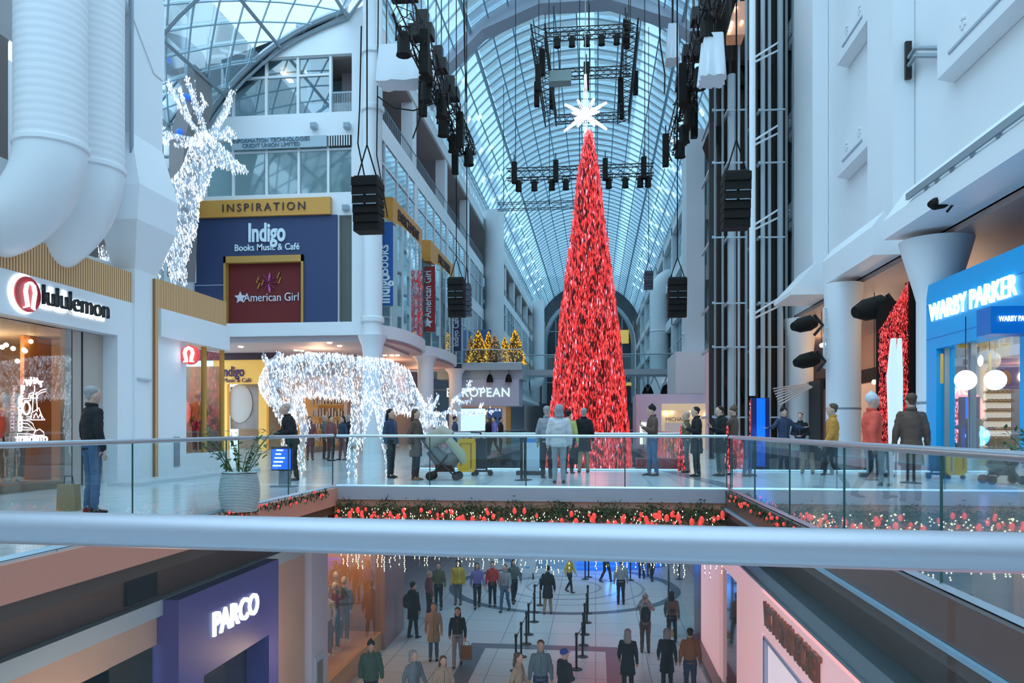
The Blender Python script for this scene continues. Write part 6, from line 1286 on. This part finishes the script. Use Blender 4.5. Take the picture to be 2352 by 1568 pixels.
# stroller
x, y = FLOORPT(1022, 1102, 0); t = thing('stroller', 'beige and grey baby stroller pushed along the footbridge deck', 'stroller', (x, y, 0))
m = MB(); m.tube([(x - .55, y - .2, 1.0), (x - .2, y - .2, .55), (x + .25, y - .2, .12)], .02, 6); m.tube([(x - .55, y + .2, 1.0), (x - .2, y + .2, .55), (x + .25, y + .2, .12)], .02, 6); m.tube([(x - .55, y - .2, 1.0), (x - .55, y + .2, 1.0)], .025, 6); m.tube([(x - .3, y - .2, .1), (x + .1, y - .2, .6)], .02, 6); m.tube([(x - .3, y + .2, .1), (x + .1, y + .2, .6)], .02, 6); build('frame', m, DARK, t)
m = MB(); m.tube([(x - .32, y, .72), (x - .12, y, .48), (x + .15, y, .45), (x + .35, y, .62)], [.16, .2, .19, .12], 12); build('seat', m, mat('stroller_grey', (.16, .15, .14), .8), t)
m = MB(); m.tube([(x - .38, y, .72), (x - .3, y, .95), (x - .05, y, 1.08), (x + .15, y, 1.0)], [.14, .2, .22, .16], 12); build('canopy', m, mat('stroller_beige', (.42, .36, .28), .8), t)
m = MB(); m.tube([(x + .1, y - .1, .95), (x + .4, y - .1, .6), (x + .48, y - .1, .4)], [.1, .12, .06], 8); build('blanket', m, mat('blanket', (.45, .42, .28), .9), t)
m = MB(); m.box(x - .2, x + .2, y - .15, y + .15, .2, .36); build('basket', m, BLACK, t, smooth=False)
for dx in (-.32, .3):
    for dy in (-.2, .2): m = MB(); m.cyl((x + dx, y + dy - .02, .1), (x + dx, y + dy + .02, .1), .1, 14); build('wheel', m, BLACK, t)
# info screen post
x, y = FLOORPT(652, 1118, 0); t = thing('info_screen', 'blue lit information screen on a grey post on the left walkway', 'screen', (x, y, 0)); m = MB(); m.prism([(x - .1, 0), (x + .12, 0), (x + .08, .85), (x - .06, .85)], 'y', y - .05, y + .1); m.box(x - .25, x + .25, y - .12, y + .16, 0, .03); build('post', m, mat('post_grey', (.16, .18, .22), .4), t, smooth=False)
zq = QZ(1030, x, y); zp = QZ(1077, x, y); m = MB(); m.box(x - .24, x + .2, y - .07, y, zp - .03, zq + .03); build('case', m, DARK, t, smooth=False); m = MB(); m.box(x - .22, x + .18, y - .09, y - .07, zp, zq); build('display', m, BLUEL2, t, smooth=False); m = MB(); [m.box(x - .2 + .02 * i, x - .02 + .04 * (i % 3), y - .1, y - .09, zp + .06 + i * .08, zp + .09 + i * .08) for i in range(5)]; build('display_line', m, mat('ice_text', (.7, .85, 1), .4, emit=(.6, .8, 1), es=1.6, samp=False), t, smooth=False)
# shop mannequins
def mannequin(x, y, z, rot, top, bot, lab, s=1.0):
    t = thing('mannequin', lab, 'mannequin', (x, y, z), 0); sk = mat('mannequin_white', (.75, .68, .62), .35)
    m = MB(); m.ell((x, y, z + 1.66 * s), (.085, .10, .125)); m.cyl((x, y, z + 1.45 * s), (x, y, z + 1.6 * s), .05, 10)
    for dx in (-1, 1): m.ell((x + dx * .21, y - .02, z + .84 * s), (.035, .03, .08)); m.tube([(x + dx * .09, y, z + .1), (x + dx * .09, y - .1, z + .03)], [.045, .035], 8)
    m.box(x - .2, x + .2, y - .2, y + .2, z, z + .015); build('figure', m, sk, t)
    m = MB(); m.tube([(x, y, z + .92 * s), (x, y, z + 1.15 * s), (x, y, z + 1.38 * s), (x, y, z + 1.48 * s)], [(.17, .12), (.15, .11), (.20, .12), (.07, .07)], 14)
    for dx in (-1, 1): m.tube([(x + dx * .18, y, z + 1.40 * s), (x + dx * .24, y, z + 1.12 * s), (x + dx * .21, y - .03, z + .88 * s)], [.065, .055, .04], 8)
    build('jacket', m, top, t); m = MB()
    for dx in (-1, 1): m.tube([(x + dx * .085, y, z + .95 * s), (x + dx * .1, y, z + .5 * s), (x + dx * .09, y, z + .09)], [.095, .07, .055], 10)
    build('trousers', m, bot, t); return t
MC = {k: mat('cloth_' + k, v, .8, noise=.22, nscale=7) for k, v in {'grey': (.10, .12, .12), 'burg': (.22, .07, .07), 'tan': (.45, .26, .13), 'black': (.02, .02, .022), 'yellow': (.62, .42, .04), 'navy': (.03, .05, .10), 'jean': (.06, .11, .20), 'khaki': (.38, .27, .16), 'beige': (.42, .30, .20), 'red': (.55, .04, .03), 'coral': (.80, .10, .06), 'orange': (.60, .26, .04), 'purple': (.20, .16, .42), 'steel': (.16, .22, .25), 'white': (.6, .6, .62), 'brown': (.12, .07, .05), 'olive': (.12, .11, .05), 'rust': (.30, .12, .03), 'lime': (.45, .45, .15), 'grey2': (.28, .30, .32), 'green': (.05, .10, .07)}.items()}
for px, py, top, bot, lab in ((790, 1505, 'grey', 'grey', 'mannequin in a grey open coat, centre of the clothing window'), (768, 1528, 'burg', 'black', 'mannequin in a dusky red top, left in the clothing window'), (822, 1480, 'tan', 'jean', 'mannequin in a tan jacket and jeans at the back of the clothing window'), (750, 1530, 'white', 'brown', 'mannequin cut by the lavender pillar in the clothing window')):
    X = XA_ - .75 - (.5 if px == 822 else 0) ; Y = QY(px, X); Y = max(18.5, min(Y, 22.6)); mannequin(X, Y, -5.05, 0, MC[top], MC[bot], lab, 1.08)
mannequin(-11.2, QY(455, -11.2), .5, 0, mat('puffer_gold', (.42, .30, .10), .5), MC['navy'], 'mannequin in a golden puffer jacket in the corner window', 1.0); mannequin(-11.0, 18.6, .5, 0, MC['white'], MC['navy'], 'mannequin in a pale jacket low in the corner window', .8)
for i, (px, c_) in enumerate(((12, 'beige'), (38, 'beige'), (-20, 'coral'))): X = -11.6; Y = QY(px, X); mannequin(X, Y, .15, 0, mat('puffer_cream', (.75, .52, .34), .6) if c_ == 'beige' else MC['coral'], MC['brown'] if i else MC['khaki'], ('mannequin in a cream puffer at the left edge of the near shop window', 'mannequin in a cream puffer just left of the neon drawing', 'mannequin in a coral jacket beyond the left edge')[i], 1.0)
m = MB(); m.box(-12.4, -10.95, 6.5, 14.8, 0, .15); struct('floor', m, WOOD, 'low wooden display step in the near shop')
# ================================================================ PEOPLE
SKIN = mat('skin_light', (.62, .38, .28), .55); SKIN2 = mat('skin_tan', (.40, .22, .14), .55)
HAIRS = {'dark': mat('hair_dark', (.025, .016, .012), .6), 'grey': mat('hair_grey', (.32, .31, .30), .7), 'brown': mat('hair_brown', (.10, .05, .025), .6), 'white': mat('hat_white', (.65, .66, .68), .8), 'bluecap': mat('cap_blue', (.02, .06, .35), .7), 'bald': mat('hair_bald', (.50, .34, .27), .55), 'beanie': mat('beanie_black', (.02, .018, .018), .85), 'hood': mat('hood_grey', (.30, .31, .33), .85)}
SHOE = mat('shoe_black', (.02, .018, .016), .5); SHOET = mat('shoe_tan', (.28, .13, .05), .6)
ZIPM = mat('zip_grey', (.12, .12, .13), .4)
EYE = mat('eye_dark', (.02, .012, .01), .3)
def limb(m, pts, rs, n=10):
    m.tube(pts, rs, n)
    for p, r in zip(pts, rs): m.ell(p, r if not isinstance(r, tuple) else min(r), n, 7)
def hand(m, w_, d, side, curl):      # wrist position, direction of the hand, thumb side
    w_ = Vector(w_); d = Vector(d).normalized(); s = Vector((0, 0, 1)).cross(d)
    if s.length < .3: s = Vector((0, 1, 0))
    s.normalize(); nrm = d.cross(s).normalized()
    palm = w_ + d * .05; m.tube([w_ - d * .02, w_ + d * .02, w_ + d * .085], [(.024, .02), (.038, .017), (.040, .014)], 8)
    for i, (o, L) in enumerate(((-.03, .062), (-.010, .075), (.011, .070), (.031, .052))):
        a = w_ + d * .078 + s * o; b = a + d * L * .5 + nrm * .005 * curl; c = b + (d + nrm * .7 * curl).normalized() * L * .5; m.tube([a, b, c], [.0095, .009, .007], 6); m.ell(c, .0075, 6, 5)
    a = w_ + d * .03 + s * .034 * -side; b = a + (d * .8 - s * side * .9).normalized() * .032; c = b + (d - s * side * .2).normalized() * .028; m.tube([a, b, c], [.013, .011, .008], 6); m.ell(c, .008, 6, 5)
AR = {}
def archetype(key, legs, arms, lean=0.0, coat='jacket', hair='short', head=(0, 0), curl=.5):
    """legs: per side (knee, ankle, toe dir y); arms: per side (elbow, wrist, hand dir). A person 1.75 m tall facing -Y."""
    L = lambda y, z: y - lean * max(0, z - .9)
    hx, hy = head; hc = Vector((hx * .02, L(-.015, 1.63) + hy * .03, 1.635 - abs(hy) * .015)); out = {}
    m = MB()   # skin: one surface, head to ankles
    m.tube([hc + Vector((0, .0, -.13)), hc + Vector((0, -.005, -.09)), hc + Vector((0, -.012, -.04)), hc + Vector((0, -.005, .02)), hc + Vector((0, .008, .07)), hc + Vector((0, .012, .112))], [(.045, .05), (.058, .070), (.070, .088), (.076, .096), (.068, .085), (.03, .04)], 16)
    m.ell(hc + Vector((0, .015, .03)), (.076, .09, .085), 14, 10); m.ell(hc + Vector((0, -.062, -.088)), (.032, .026, .024), 8, 6)
    m.tube([hc + Vector((0, -.092, .012)), hc + Vector((0, -.112, -.022)), hc + Vector((0, -.096, -.036))], [.008, .015, .010], 6); m.tube([hc + Vector((-.024, -.085, -.058)), hc + Vector((0, -.094, -.058)), hc + Vector((.024, -.085, -.058))], [.004, .009, .004], 6)
    for sx in (-1, 1): m.ell(hc + Vector((sx * .078, .005, -.012)), (.010, .020, .032), 8, 6); m.tube([hc + Vector((sx * .045, -.082, .022)), hc + Vector((sx * .02, -.09, .024))], .009, 6)
    m.tube([(0, L(.015, 1.44), 1.43), hc + Vector((0, .022, -.08))], [.058, .052], 12)
    m.tube([(0, L(0, .95), .95), (0, L(.005, 1.15), 1.15), (0, L(.0, 1.35), 1.35), (0, L(.01, 1.45), 1.45)], [(.13, .09), (.12, .085), (.15, .09), (.07, .06)], 14)
    for i, sx in enumerate((-1, 1)):
        kn, an, ty = legs[i]; e, wr, hd = arms[i]
        limb(m, [(sx * .085, 0, .93), kn, an], [.085, .048, .035]); limb(m, [(sx * .165, L(0, 1.40), 1.40), e, wr], [.048, .036, .024]); hand(m, wr, hd, sx, curl)
        m.tube([an, Vector(an) + Vector((0, -.06 + 0 * ty, -.03))], [.035, .03], 8)
    out['skin'] = remesh(m, .0095, key + '_body', 1)
    m = MB()   # upper garment
    prof = [(.99, .155, .115), (1.10, .165, .122), (1.25, .185, .128), (1.37, .19, .118), (1.44, .13, .09), (1.49, .072, .07)]
    if coat == 'coat': prof = [(.58, .20, .155), (.75, .19, .15), (.92, .178, .14)] + prof
    if coat == 'jacket': prof = [(.87, .160, .122)] + prof
    if coat == 'puffer': prof = [(.82, .19, .15), (.90, .20, .165)] + [(z, a * 1.13, b * 1.22) for z, a, b in prof[:-2]] + prof[-2:]
    m.tube([(0, L(0, z), z) for z, a, b in prof], [(a, b) for z, a, b in prof], 18); f = 1.25 if coat == 'puffer' else 1.0
    m.tube([(0, L(.01, 1.46), 1.46), (0, L(.012, 1.52), 1.515)], [(.075, .07), (.064, .064)], 12)
    for i, sx in enumerate((-1, 1)):
        e, wr, hd = arms[i]; wv = Vector(wr); ev = Vector(e); cuff = ev.lerp(wv, .96); limb(m, [(sx * .155, L(0, 1.395), 1.395), ev, cuff], [.074 * f, .058 * f, .042 * f]); m.tube([ev.lerp(wv, .5), cuff], [.05 * f, .044 * f], 10)
    out['top'] = remesh(m, .017, key + '_top', 2)
    m = MB(); c_ = Vector((0, L(.008, 1.50), 1.50)); m.tube([c_ + Vector((.072 * math.sin(a), -.072 * math.cos(a), -.01 * math.cos(a))) for a in [math.radians(25 + 310 * i / 12) for i in range(13)]], [(.014, .026)] * 13, 6); out['collar'] = m.mesh(key + '_collar')
    m = MB(); zz = [z for z, a, b in prof if z < 1.45]; m.tube([(.004, L(0, z) - b - .006, z) for z, a, b in prof if z < 1.45], [(.007, .006)] * len(zz), 5); out['zip'] = m.mesh(key + '_zip')
    m = MB(); m.tube([(0, 0, 1.02), (0, 0, .92), (0, 0, .85)], [(.150, .112), (.165, .122), (.15, .11)], 16)
    for i, sx in enumerate((-1, 1)):
        kn, an, ty = legs[i]; kv, av = Vector(kn), Vector(an); limb(m, [(sx * .085, 0, .90), kv, kv.lerp(av, .5), av + Vector((0, 0, -.015))], [.098, .066, .062, .052])
    out['trousers'] = remesh(m, .016, key + '_trousers', 2)
    for i, sx in enumerate((-1, 1)):
        kn, an, ty = legs[i]; a = Vector(an); m = MB(); m.tube([a + Vector((0, .05, -.055)), a + Vector((0, .0, -.045)), a + Vector((0, -.09, -.06 + ty)), a + Vector((0, -.17, -.068 + ty))], [(.032, .028), (.042, .045), (.046, .028), (.034, .018)], 10); m.ell(a + Vector((0, -.0, -.02)), (.045, .05, .05), 10, 6); out['shoe%d' % i] = m.mesh(key + '_shoe')
    m = MB(); c0 = hc + Vector((0, .018, .045))
    if hair == 'short': m.ell(c0 + Vector((0, .012, .008)), (.088, .100, .083), 14, 9); m.tube([hc + Vector((0, .075, .03)), hc + Vector((0, .075, -.06))], [(.07, .035), (.05, .02)], 10)
    if hair == 'long': m.ell(c0 + Vector((0, .014, .008)), (.093, .102, .088), 14, 9); m.tube([hc + Vector((0, .06, .05)), hc + Vector((0, .085, -.05)), hc + Vector((0, .10, -.17)), hc + Vector((0, .09, -.26))], [(.085, .05), (.10, .05), (.105, .045), (.06, .02)], 12)
    if hair == 'beanie': m.ell(c0 + Vector((0, .006, .015)), (.094, .106, .098), 14, 9); m.tube([c0 + Vector((0, 0, -.012)), c0 + Vector((0, 0, .012))], [(.097, .109), (.097, .109)], 16); m.ell(c0 + Vector((0, .01, .118)), (.03, .03, .026), 8, 6)
    if hair == 'hood': m.ell(c0 + Vector((0, .028, -.01)), (.108, .112, .120), 14, 9); m.tube([hc + Vector((0, .06, -.02)), hc + Vector((0, .06, -.14))], [(.10, .08), (.11, .08)], 12)
    if hair == 'cap': m.ell(c0 + Vector((0, .006, .012)), (.092, .105, .085), 14, 9); m.tube([c0 + Vector((0, -.07, .0)), c0 + Vector((0, -.16, -.012))], [(.075, .01), (.05, .006)], 10)
    out['hair'] = remesh(m, .012, key + '_hair', 2)
    m = MB(); [m.ell(hc + Vector((sx * .031, -.083, .002)), (.011, .006, .006), 8, 6) for sx in (-1, 1)]; out['eyes'] = [hc + Vector((sx * .031, -.084, .002)) for sx in (-1, 1)]
    from mathutils import noise as NZ
    for k, am in (('top', .011), ('trousers', .010), ('hair', .004)):
        nrm = [v.normal.copy() for v in out[k].vertices]
        for v, nv in zip(out[k].vertices, nrm):
            q = Vector((v.co.x * 9, v.co.y * 9, v.co.z * 15)); v.co += nv * (NZ.noise(q) * am + NZ.noise(q * 2.3) * am * .5)
    for k in ('skin', 'top', 'trousers', 'hair', 'shoe0', 'shoe1'):
        for p in out[k].polygons: p.use_smooth = True
    AR[key] = out
emb = MB(); emb.ell((0, 0, 0), (.011, .006, .007), 8, 6); EYEM = emb.mesh('eye'); EYEM.materials.append(EYE)
DN = (0, -.1, -1)
st2 = [((-.09, -.01, .50), (-.10, .02, .085), 0), ((.09, -.01, .50), (.10, .02, .085), 0)]
st3 = [((-.09, -.03, .50), (-.12, -.05, .085), 0), ((.09, .01, .50), (.13, .06, .085), 0)]
wk = [((-.09, -.14, .52), (-.09, -.20, .10), .02), ((.09, .02, .50), (.09, .26, .13), -.03)]
adn = [((-.235, .02, 1.13), (-.25, -.04, .88), DN), ((.235, .02, 1.13), (.25, -.04, .88), DN)]
swing = [((-.23, .09, 1.14), (-.24, .06, .90), DN), ((.23, -.06, 1.13), (.24, -.20, .93), (0, -.4, -1))]
phone = [((-.22, -.06, 1.13), (-.06, -.26, 1.22), (.35, -.6, .7)), ((.22, -.06, 1.13), (.07, -.27, 1.20), (-.35, -.6, .7))]
camera_ = [((-.24, -.16, 1.28), (-.09, -.30, 1.52), (.4, -.4, .8)), ((.24, -.16, 1.28), (.09, -.30, 1.52), (-.4, -.4, .8))]
wide = [((-.34, -.05, 1.22), (-.52, -.12, 1.20), (-1, -.2, .1)), ((.34, -.05, 1.22), (.52, -.12, 1.22), (1, -.2, .1))]
crossp = [((-.24, -.02, 1.12), (-.05, -.21, 1.05), (1, -.2, 0)), ((.24, -.02, 1.12), (.05, -.20, 1.03), (-1, -.2, 0))]
lean_ = [((-.24, -.14, 1.14), (-.16, -.36, 1.04), (0, -1, -.2)), ((.24, -.14, 1.14), (.16, -.36, 1.04), (0, -1, -.2))]
archetype('stand', st2, adn); archetype('standlong', st3, adn, hair='long', coat='jacket'); archetype('standcoat', st3, adn, coat='coat'); archetype('coatlong', st2, swing, coat='coat', hair='long')
archetype('phonebeanie', st3, phone, hair='beanie', head=(0, -.8)); archetype('phone', st2, phone, coat='coat', head=(0, -.8)); archetype('walk', wk, swing); archetype('walkcoat', wk, swing, coat='coat', hair='hood')
archetype('walklong', wk, swing, hair='long'); archetype('cross', st2, crossp, coat='jacket'); archetype('crosscap', st3, crossp, coat='puffer', hair='cap'); archetype('photo', st2, camera_, hair='beanie')
archetype('wide', st3, wide, hair='beanie'); archetype('lean', st3, lean_, lean=.22, coat='puffer'); archetype('puffer', st2, adn, coat='puffer', hair='hood'); archetype('walkbeanie', wk, swing, coat='puffer', hair='beanie')
def person(key, x, y, z, rot, h, top, bot, hair, lab, shoe=SHOE, skin=SKIN, eyes=True):
    A = AR[key]; t = thing('person', lab, 'person', (x, y, z), rot); s = h / 1.75; t.scale = (s, s, s)
    for nm, k, m_ in (('body', 'skin', skin), ('upper_garment', 'top', top), ('trousers', 'trousers', bot), ('shoe', 'shoe0', shoe), ('shoe', 'shoe1', shoe), ('collar', 'collar', top), ('zip', 'zip', ZIPM), ('hair' if hair in ('dark', 'grey', 'brown', 'bald') else 'headwear', 'hair', HAIRS[hair])):
        me = A[k]
        if len(me.materials) == 0: me.materials.append(m_)
        o = bpy.data.objects.new(nm, me); COL.objects.link(o); o.parent = t; o.material_slots[0].link = 'OBJECT'; o.material_slots[0].material = m_
    if eyes:
        for e in A['eyes']: o = bpy.data.objects.new('eye', EYEM); COL.objects.link(o); o.parent = t; o.location = e
    return t
R180 = PI
def onfloor(px, py, z): return FLOORPT(px, py, z)
P = MC
mid = [  # px, feet py, archetype, rot, height, top, trousers, hair, label
 (212, 1178, 'stand', 2.6, 1.82, 'black', 'jean', 'grey', 'person in a black coat and jeans at the far left, back turned'),
 (672, 1103, 'lean', -.9, 1.78, 'black', 'black', 'bald', 'balding person in a puffy black jacket leaning at the railing'),
 (897, 1097, 'standlong', 1.2, 1.68, 'navy', 'black', 'dark', 'person in a navy top and black trousers behind the grazing reindeer'),
 (955, 1102, 'coatlong', 1.4, 1.66, 'brown', 'black', 'brown', 'person in a brown coat and tall boots pushing the stroller'),
 (1256, 1098, 'stand', 2.9, 1.75, 'grey2', 'black', 'grey', 'person in a pale grey coat at the left of the pair before the tree'),
 (1284, 1110, 'puffer', 3.2, 1.72, 'white', 'grey2', 'hood', 'person in pale clothes with grey trousers in front of the tree'),
 (1306, 1087, 'stand', 2.8, 1.70, 'lime', 'black', 'dark', 'person in a yellow green jacket just left of the person in khaki trousers'),
 (1341, 1085, 'standcoat', 3.3, 1.76, 'black', 'khaki', 'grey', 'grey haired person in a black coat and khaki trousers facing the tree'),
 (1499, 1092, 'phonebeanie', -1.3, 1.80, 'brown', 'jean', 'beanie', 'person in a dark beanie and jeans looking at a phone'),
 (1577, 1085, 'cross', -1.6, 1.66, 'olive', 'grey', 'bald', 'person in olive half hidden behind the one in black holding a phone'),
 (1600, 1094, 'phone', -1.4, 1.76, 'black', 'black', 'dark', 'person in a long black coat looking at a phone'),
 (1655, 1093, 'phone', -1.2, 1.78, 'black', 'grey', 'dark', 'person in a dark coat at the right end of the footbridge'),
 (1685, 1090, 'photo', -2.0, 1.78, 'brown', 'black', 'brown', 'person in brown raising both hands in front of the steel tower'),
 (1800, 1082, 'wide', .2, 1.78, 'navy', 'navy', 'beanie', 'person with arms spread wide beside the blue light column'),
 (1838, 1079, 'cross', -.4, 1.66, 'black', 'grey2', 'brown', 'person in a black jacket next to the one with spread arms'),
 (1912, 1125, 'walk', -1.7, 1.70, 'orange', 'black', 'brown', 'person in an orange brown jacket passing the round column'),
 (2003, 1146, 'walkbeanie', 1.6, 1.80, 'coral', 'black', 'white', 'person in a bright red coat and white hat on the right walkway'),
 (2093, 1150, 'standcoat', 3.0, 1.80, 'brown', 'navy', 'brown', 'person in a dark brown coat just left of the blue shop'),
 (760, 1058, 'stand', 1.0, 1.66, 'burg', 'black', 'dark', 'person in dusky red in the group under the reindeer'),
 (745, 1054, 'stand', 2.0, 1.70, 'grey', 'black', 'bald', 'person in grey at the left of the group under the reindeer'),
 (787, 1056, 'standlong', -.6, 1.66, 'navy', 'burg', 'dark', 'person in navy under the belly of the reindeer'),
 (803, 1054, 'puffer', .8, 1.70, 'black', 'black', 'hood', 'hooded person in black at the right of the group under the reindeer'),
 (712, 1056, 'coatlong', .5, 1.64, 'burg', 'burg', 'dark', 'person in a long dusky red coat at the arcade'),
]
for px, py, k, rot, h, a, b, hr, lab in mid:
    x, y = onfloor(px, py, 0); person(k, x, y, 0, rot, h, P[a], P[b], hr, lab, SHOET if px in (955, 1838) else SHOE, eyes=abs(rot) < 1.5)
for px, py, k, a, hr, lab in ((1045, 1050, 'stand', 'navy', 'dark', 'distant person in navy in front of the glowing screen'), (1135, 1046, 'walk', 'purple', 'dark', 'distant person in purple by the market block'), (1150, 1044, 'stand', 'black', 'dark', 'distant person in black by the market block'), (1122, 1046, 'standlong', 'black', 'brown', 'distant long haired person by the market block')):
    x, y = onfloor(px, py, 0); x = max(x, -9.5); person(k, x, y, 0, R.uniform(-2, 2), 1.7, P[a], P['black'], hr, lab, eyes=False)
low = [
 (1007, 1400, 'stand', .1, 1.76, 'olive', 'black', 'brown', 'person in a dark olive jacket walking on the lower floor, left of the yellow coat'),
 (1052, 1388, 'puffer', .0, 1.70, 'yellow', 'grey', 'dark', 'person in a bright yellow raincoat on the lower floor'),
 (1096, 1396, 'walklong', .2, 1.70, 'purple', 'black', 'dark', 'person in a purple top carrying a patterned bag'),
 (1131, 1392, 'stand', .1, 1.70, 'red', 'black', 'dark', 'person in a red hooded jacket on the lower floor'),
 (1160, 1404, 'walk', -.2, 1.74, 'grey2', 'jean', 'brown', 'person in a grey jacket and jeans right of the red jacket'),
 (1180, 1384, 'walklong', .4, 1.68, 'grey', 'black', 'dark', 'person in dark grey behind the grey jacketed one'),
 (1258, 1409, 'standcoat', 3.1, 1.76, 'black', 'khaki', 'dark', 'person in a black coat and khaki trousers on the lower floor, back turned'),
 (1308, 1360, 'walk', 1.0, 1.5, 'yellow', 'black', 'dark', 'small person in a mustard jacket between the queue rows'),
 (1426, 1388, 'stand', 3.2, 1.76, 'grey2', 'black', 'dark', 'person in a light grey top with black clothes near the platform'),
 (1392, 1337, 'walk', 2.2, 1.7, 'black', 'black', 'dark', 'person in black close to the blue lit platform'),
 (1474, 1328, 'stand', 3.0, 1.7, 'black', 'black', 'dark', 'person in black right of the blue strip light'),
 (1516, 1320, 'stand', .3, 1.7, 'grey', 'brown', 'dark', 'far person in grey seen under the icicle lights'),
 (1567, 1334, 'walk', .3, 1.7, 'grey', 'black', 'dark', 'far person in grey near the glass screen'),
 (1482, 1498, 'photo', 3.1, 1.76, 'grey2', 'brown', 'hood', 'person in a pale hood raising both arms to take a picture'),
 (1543, 1478, 'walklong', 2.9, 1.66, 'grey', 'black', 'dark', 'person in grey with black leggings on the lower right'),
 (1442, 1600, 'coatlong', 3.0, 1.72, 'black', 'black', 'grey', 'person in a flowing black coat at the bottom of the picture'),
 (1532, 1592, 'walkcoat', 3.0, 1.66, 'black', 'black', 'hood', 'hooded person in black at the bottom right of the lower floor'),
 (1585, 1602, 'stand', 3.1, 1.76, 'rust', 'navy', 'dark', 'person in a rust brown jacket beside the maroon post'),
 (1242, 1648, 'stand', .05, 1.82, 'steel', 'navy', 'brown', 'person in a blue grey coat in front of the queue rows'),
 (1190, 1668, 'coatlong', 1.3, 1.68, 'beige', 'brown', 'brown', 'curly haired person in a beige brown coat facing right'),
 (1296, 1664, 'crosscap', 2.2, 1.74, 'black', 'black', 'bluecap', 'person in a blue cap and black jacket'),
 (1051, 1530, 'walklong', .1, 1.68, 'black', 'grey2', 'dark', 'long haired person in black carrying an orange bag'),
 (996, 1516, 'coatlong', .2, 1.68, 'beige', 'jean', 'brown', 'person in a beige sweater beside the long haired one'),
 (936, 1464, 'standcoat', 2.6, 1.82, 'black', 'black', 'dark', 'person in black with a backpack beside the dusky pink pier'),
 (921, 1420, 'stand', 2.2, 1.72, 'burg', 'black', 'bald', 'person in dark red close to the pink pier'),
 (852, 1640, 'walkbeanie', .4, 1.74, 'green', 'black', 'beanie', 'person in a black knitted hat at the foot of the clothing window'),
 (950, 1660, 'walkcoat', .9, 1.66, 'steel', 'brown', 'hood', 'person in a hooded teal grey coat at the bottom left of the lower floor'),
 (1018, 1670, 'standlong', .4, 1.62, 'beige', 'khaki', 'brown', 'person in beige at the bottom edge, left of the beige brown coat'),
]
for px, py, k, rot, h, a, b, hr, lab in low:
    x, y = onfloor(px, py, ZL); x = max(-5.9, min(2.5, x)); person(k, x, y, ZL, rot, h, P[a], P[b], hr, lab, eyes=abs(rot) < 1.5)
# mirrored figure and things carried
def shopping_bag(px, py, z0, m_, lab, s=.3, zb=.35):
    x, y = onfloor(px, py, z0); t = thing('shopping_bag', lab, 'bag', (x, y, z0 + zb)); m = MB(); m.prism([(x - s / 2, z0 + zb), (x + s / 2, z0 + zb), (x + s / 2 * .9, z0 + zb + s * 1.3), (x - s / 2 * .9, z0 + zb + s * 1.3)], 'y', y - .07, y + .07); build('bag', m, m_, t, smooth=False)
    m = MB(); m.tube([(x - s * .25, y, z0 + zb + s * 1.28), (x - s * .2, y, z0 + zb + s * 1.7), (x + s * .2, y, z0 + zb + s * 1.7), (x + s * .25, y, z0 + zb + s * 1.28)], .008, 5); build('handle', m, DARK, t)
shopping_bag(1072, 1530, ZL, MC['rust'], 'orange brown bag carried by the long haired person in black', .3, .2)
shopping_bag(1322, 1084, 0, mat('dark_sack', (.05, .06, .07), .8), 'dark bulky bag held by the grey haired person', .36, .22)
shopping_bag(158, 1172, 0, mat('tan_sack', (.34, .21, .11), .8), 'tan bag at the side of the person in the black coat', .3, .0)
def backpack(px, py, z0, h, m_, lab, dy=-.17):
    x, y = onfloor(px, py, z0); z = z0 + h; t = thing('backpack', lab, 'backpack', (x, y + dy, z)); m = MB(); m.tube([(x, y + dy, z - .22), (x, y + dy - .03, z - .15), (x, y + dy - .04, z + .08), (x, y + dy, z + .2)], [(.11, .05), (.15, .09), (.14, .085), (.08, .04)], 12); build('sack', m, m_, t)
    m = MB(); m.tube([(x, y + dy - .13, z - .12), (x, y + dy - .13, z - .02)], [(.09, .03), (.09, .03)], 8); build('pocket', m, DARK, t)
backpack(1482, 1498, ZL, 1.22, MC['black'], 'black backpack on the person in a pale hood'); backpack(939, 1464, ZL, 1.25, MC['black'], 'black backpack on the person beside the pink pier'); backpack(1543, 1478, ZL, 1.18, MC['brown'], 'brown backpack on the person with black leggings')
x, y = onfloor(1499, 1092, 0); t = thing('smartphone', 'lit phone held by the person in the dark beanie', 'phone', (x - .3, y - .07, 1.3)); m = MB(); m.box(x - .32, x - .305, y - .11, y - .03, 1.27, 1.42); build('case', m, BLACK, t, smooth=False); m = MB(); m.box(x - .305, x - .302, y - .1, y - .04, 1.28, 1.41); build('screen', m, mat('phone_light', (1, .7, .5), .4, emit=(1, .6, .4), es=1.2), t, smooth=False)
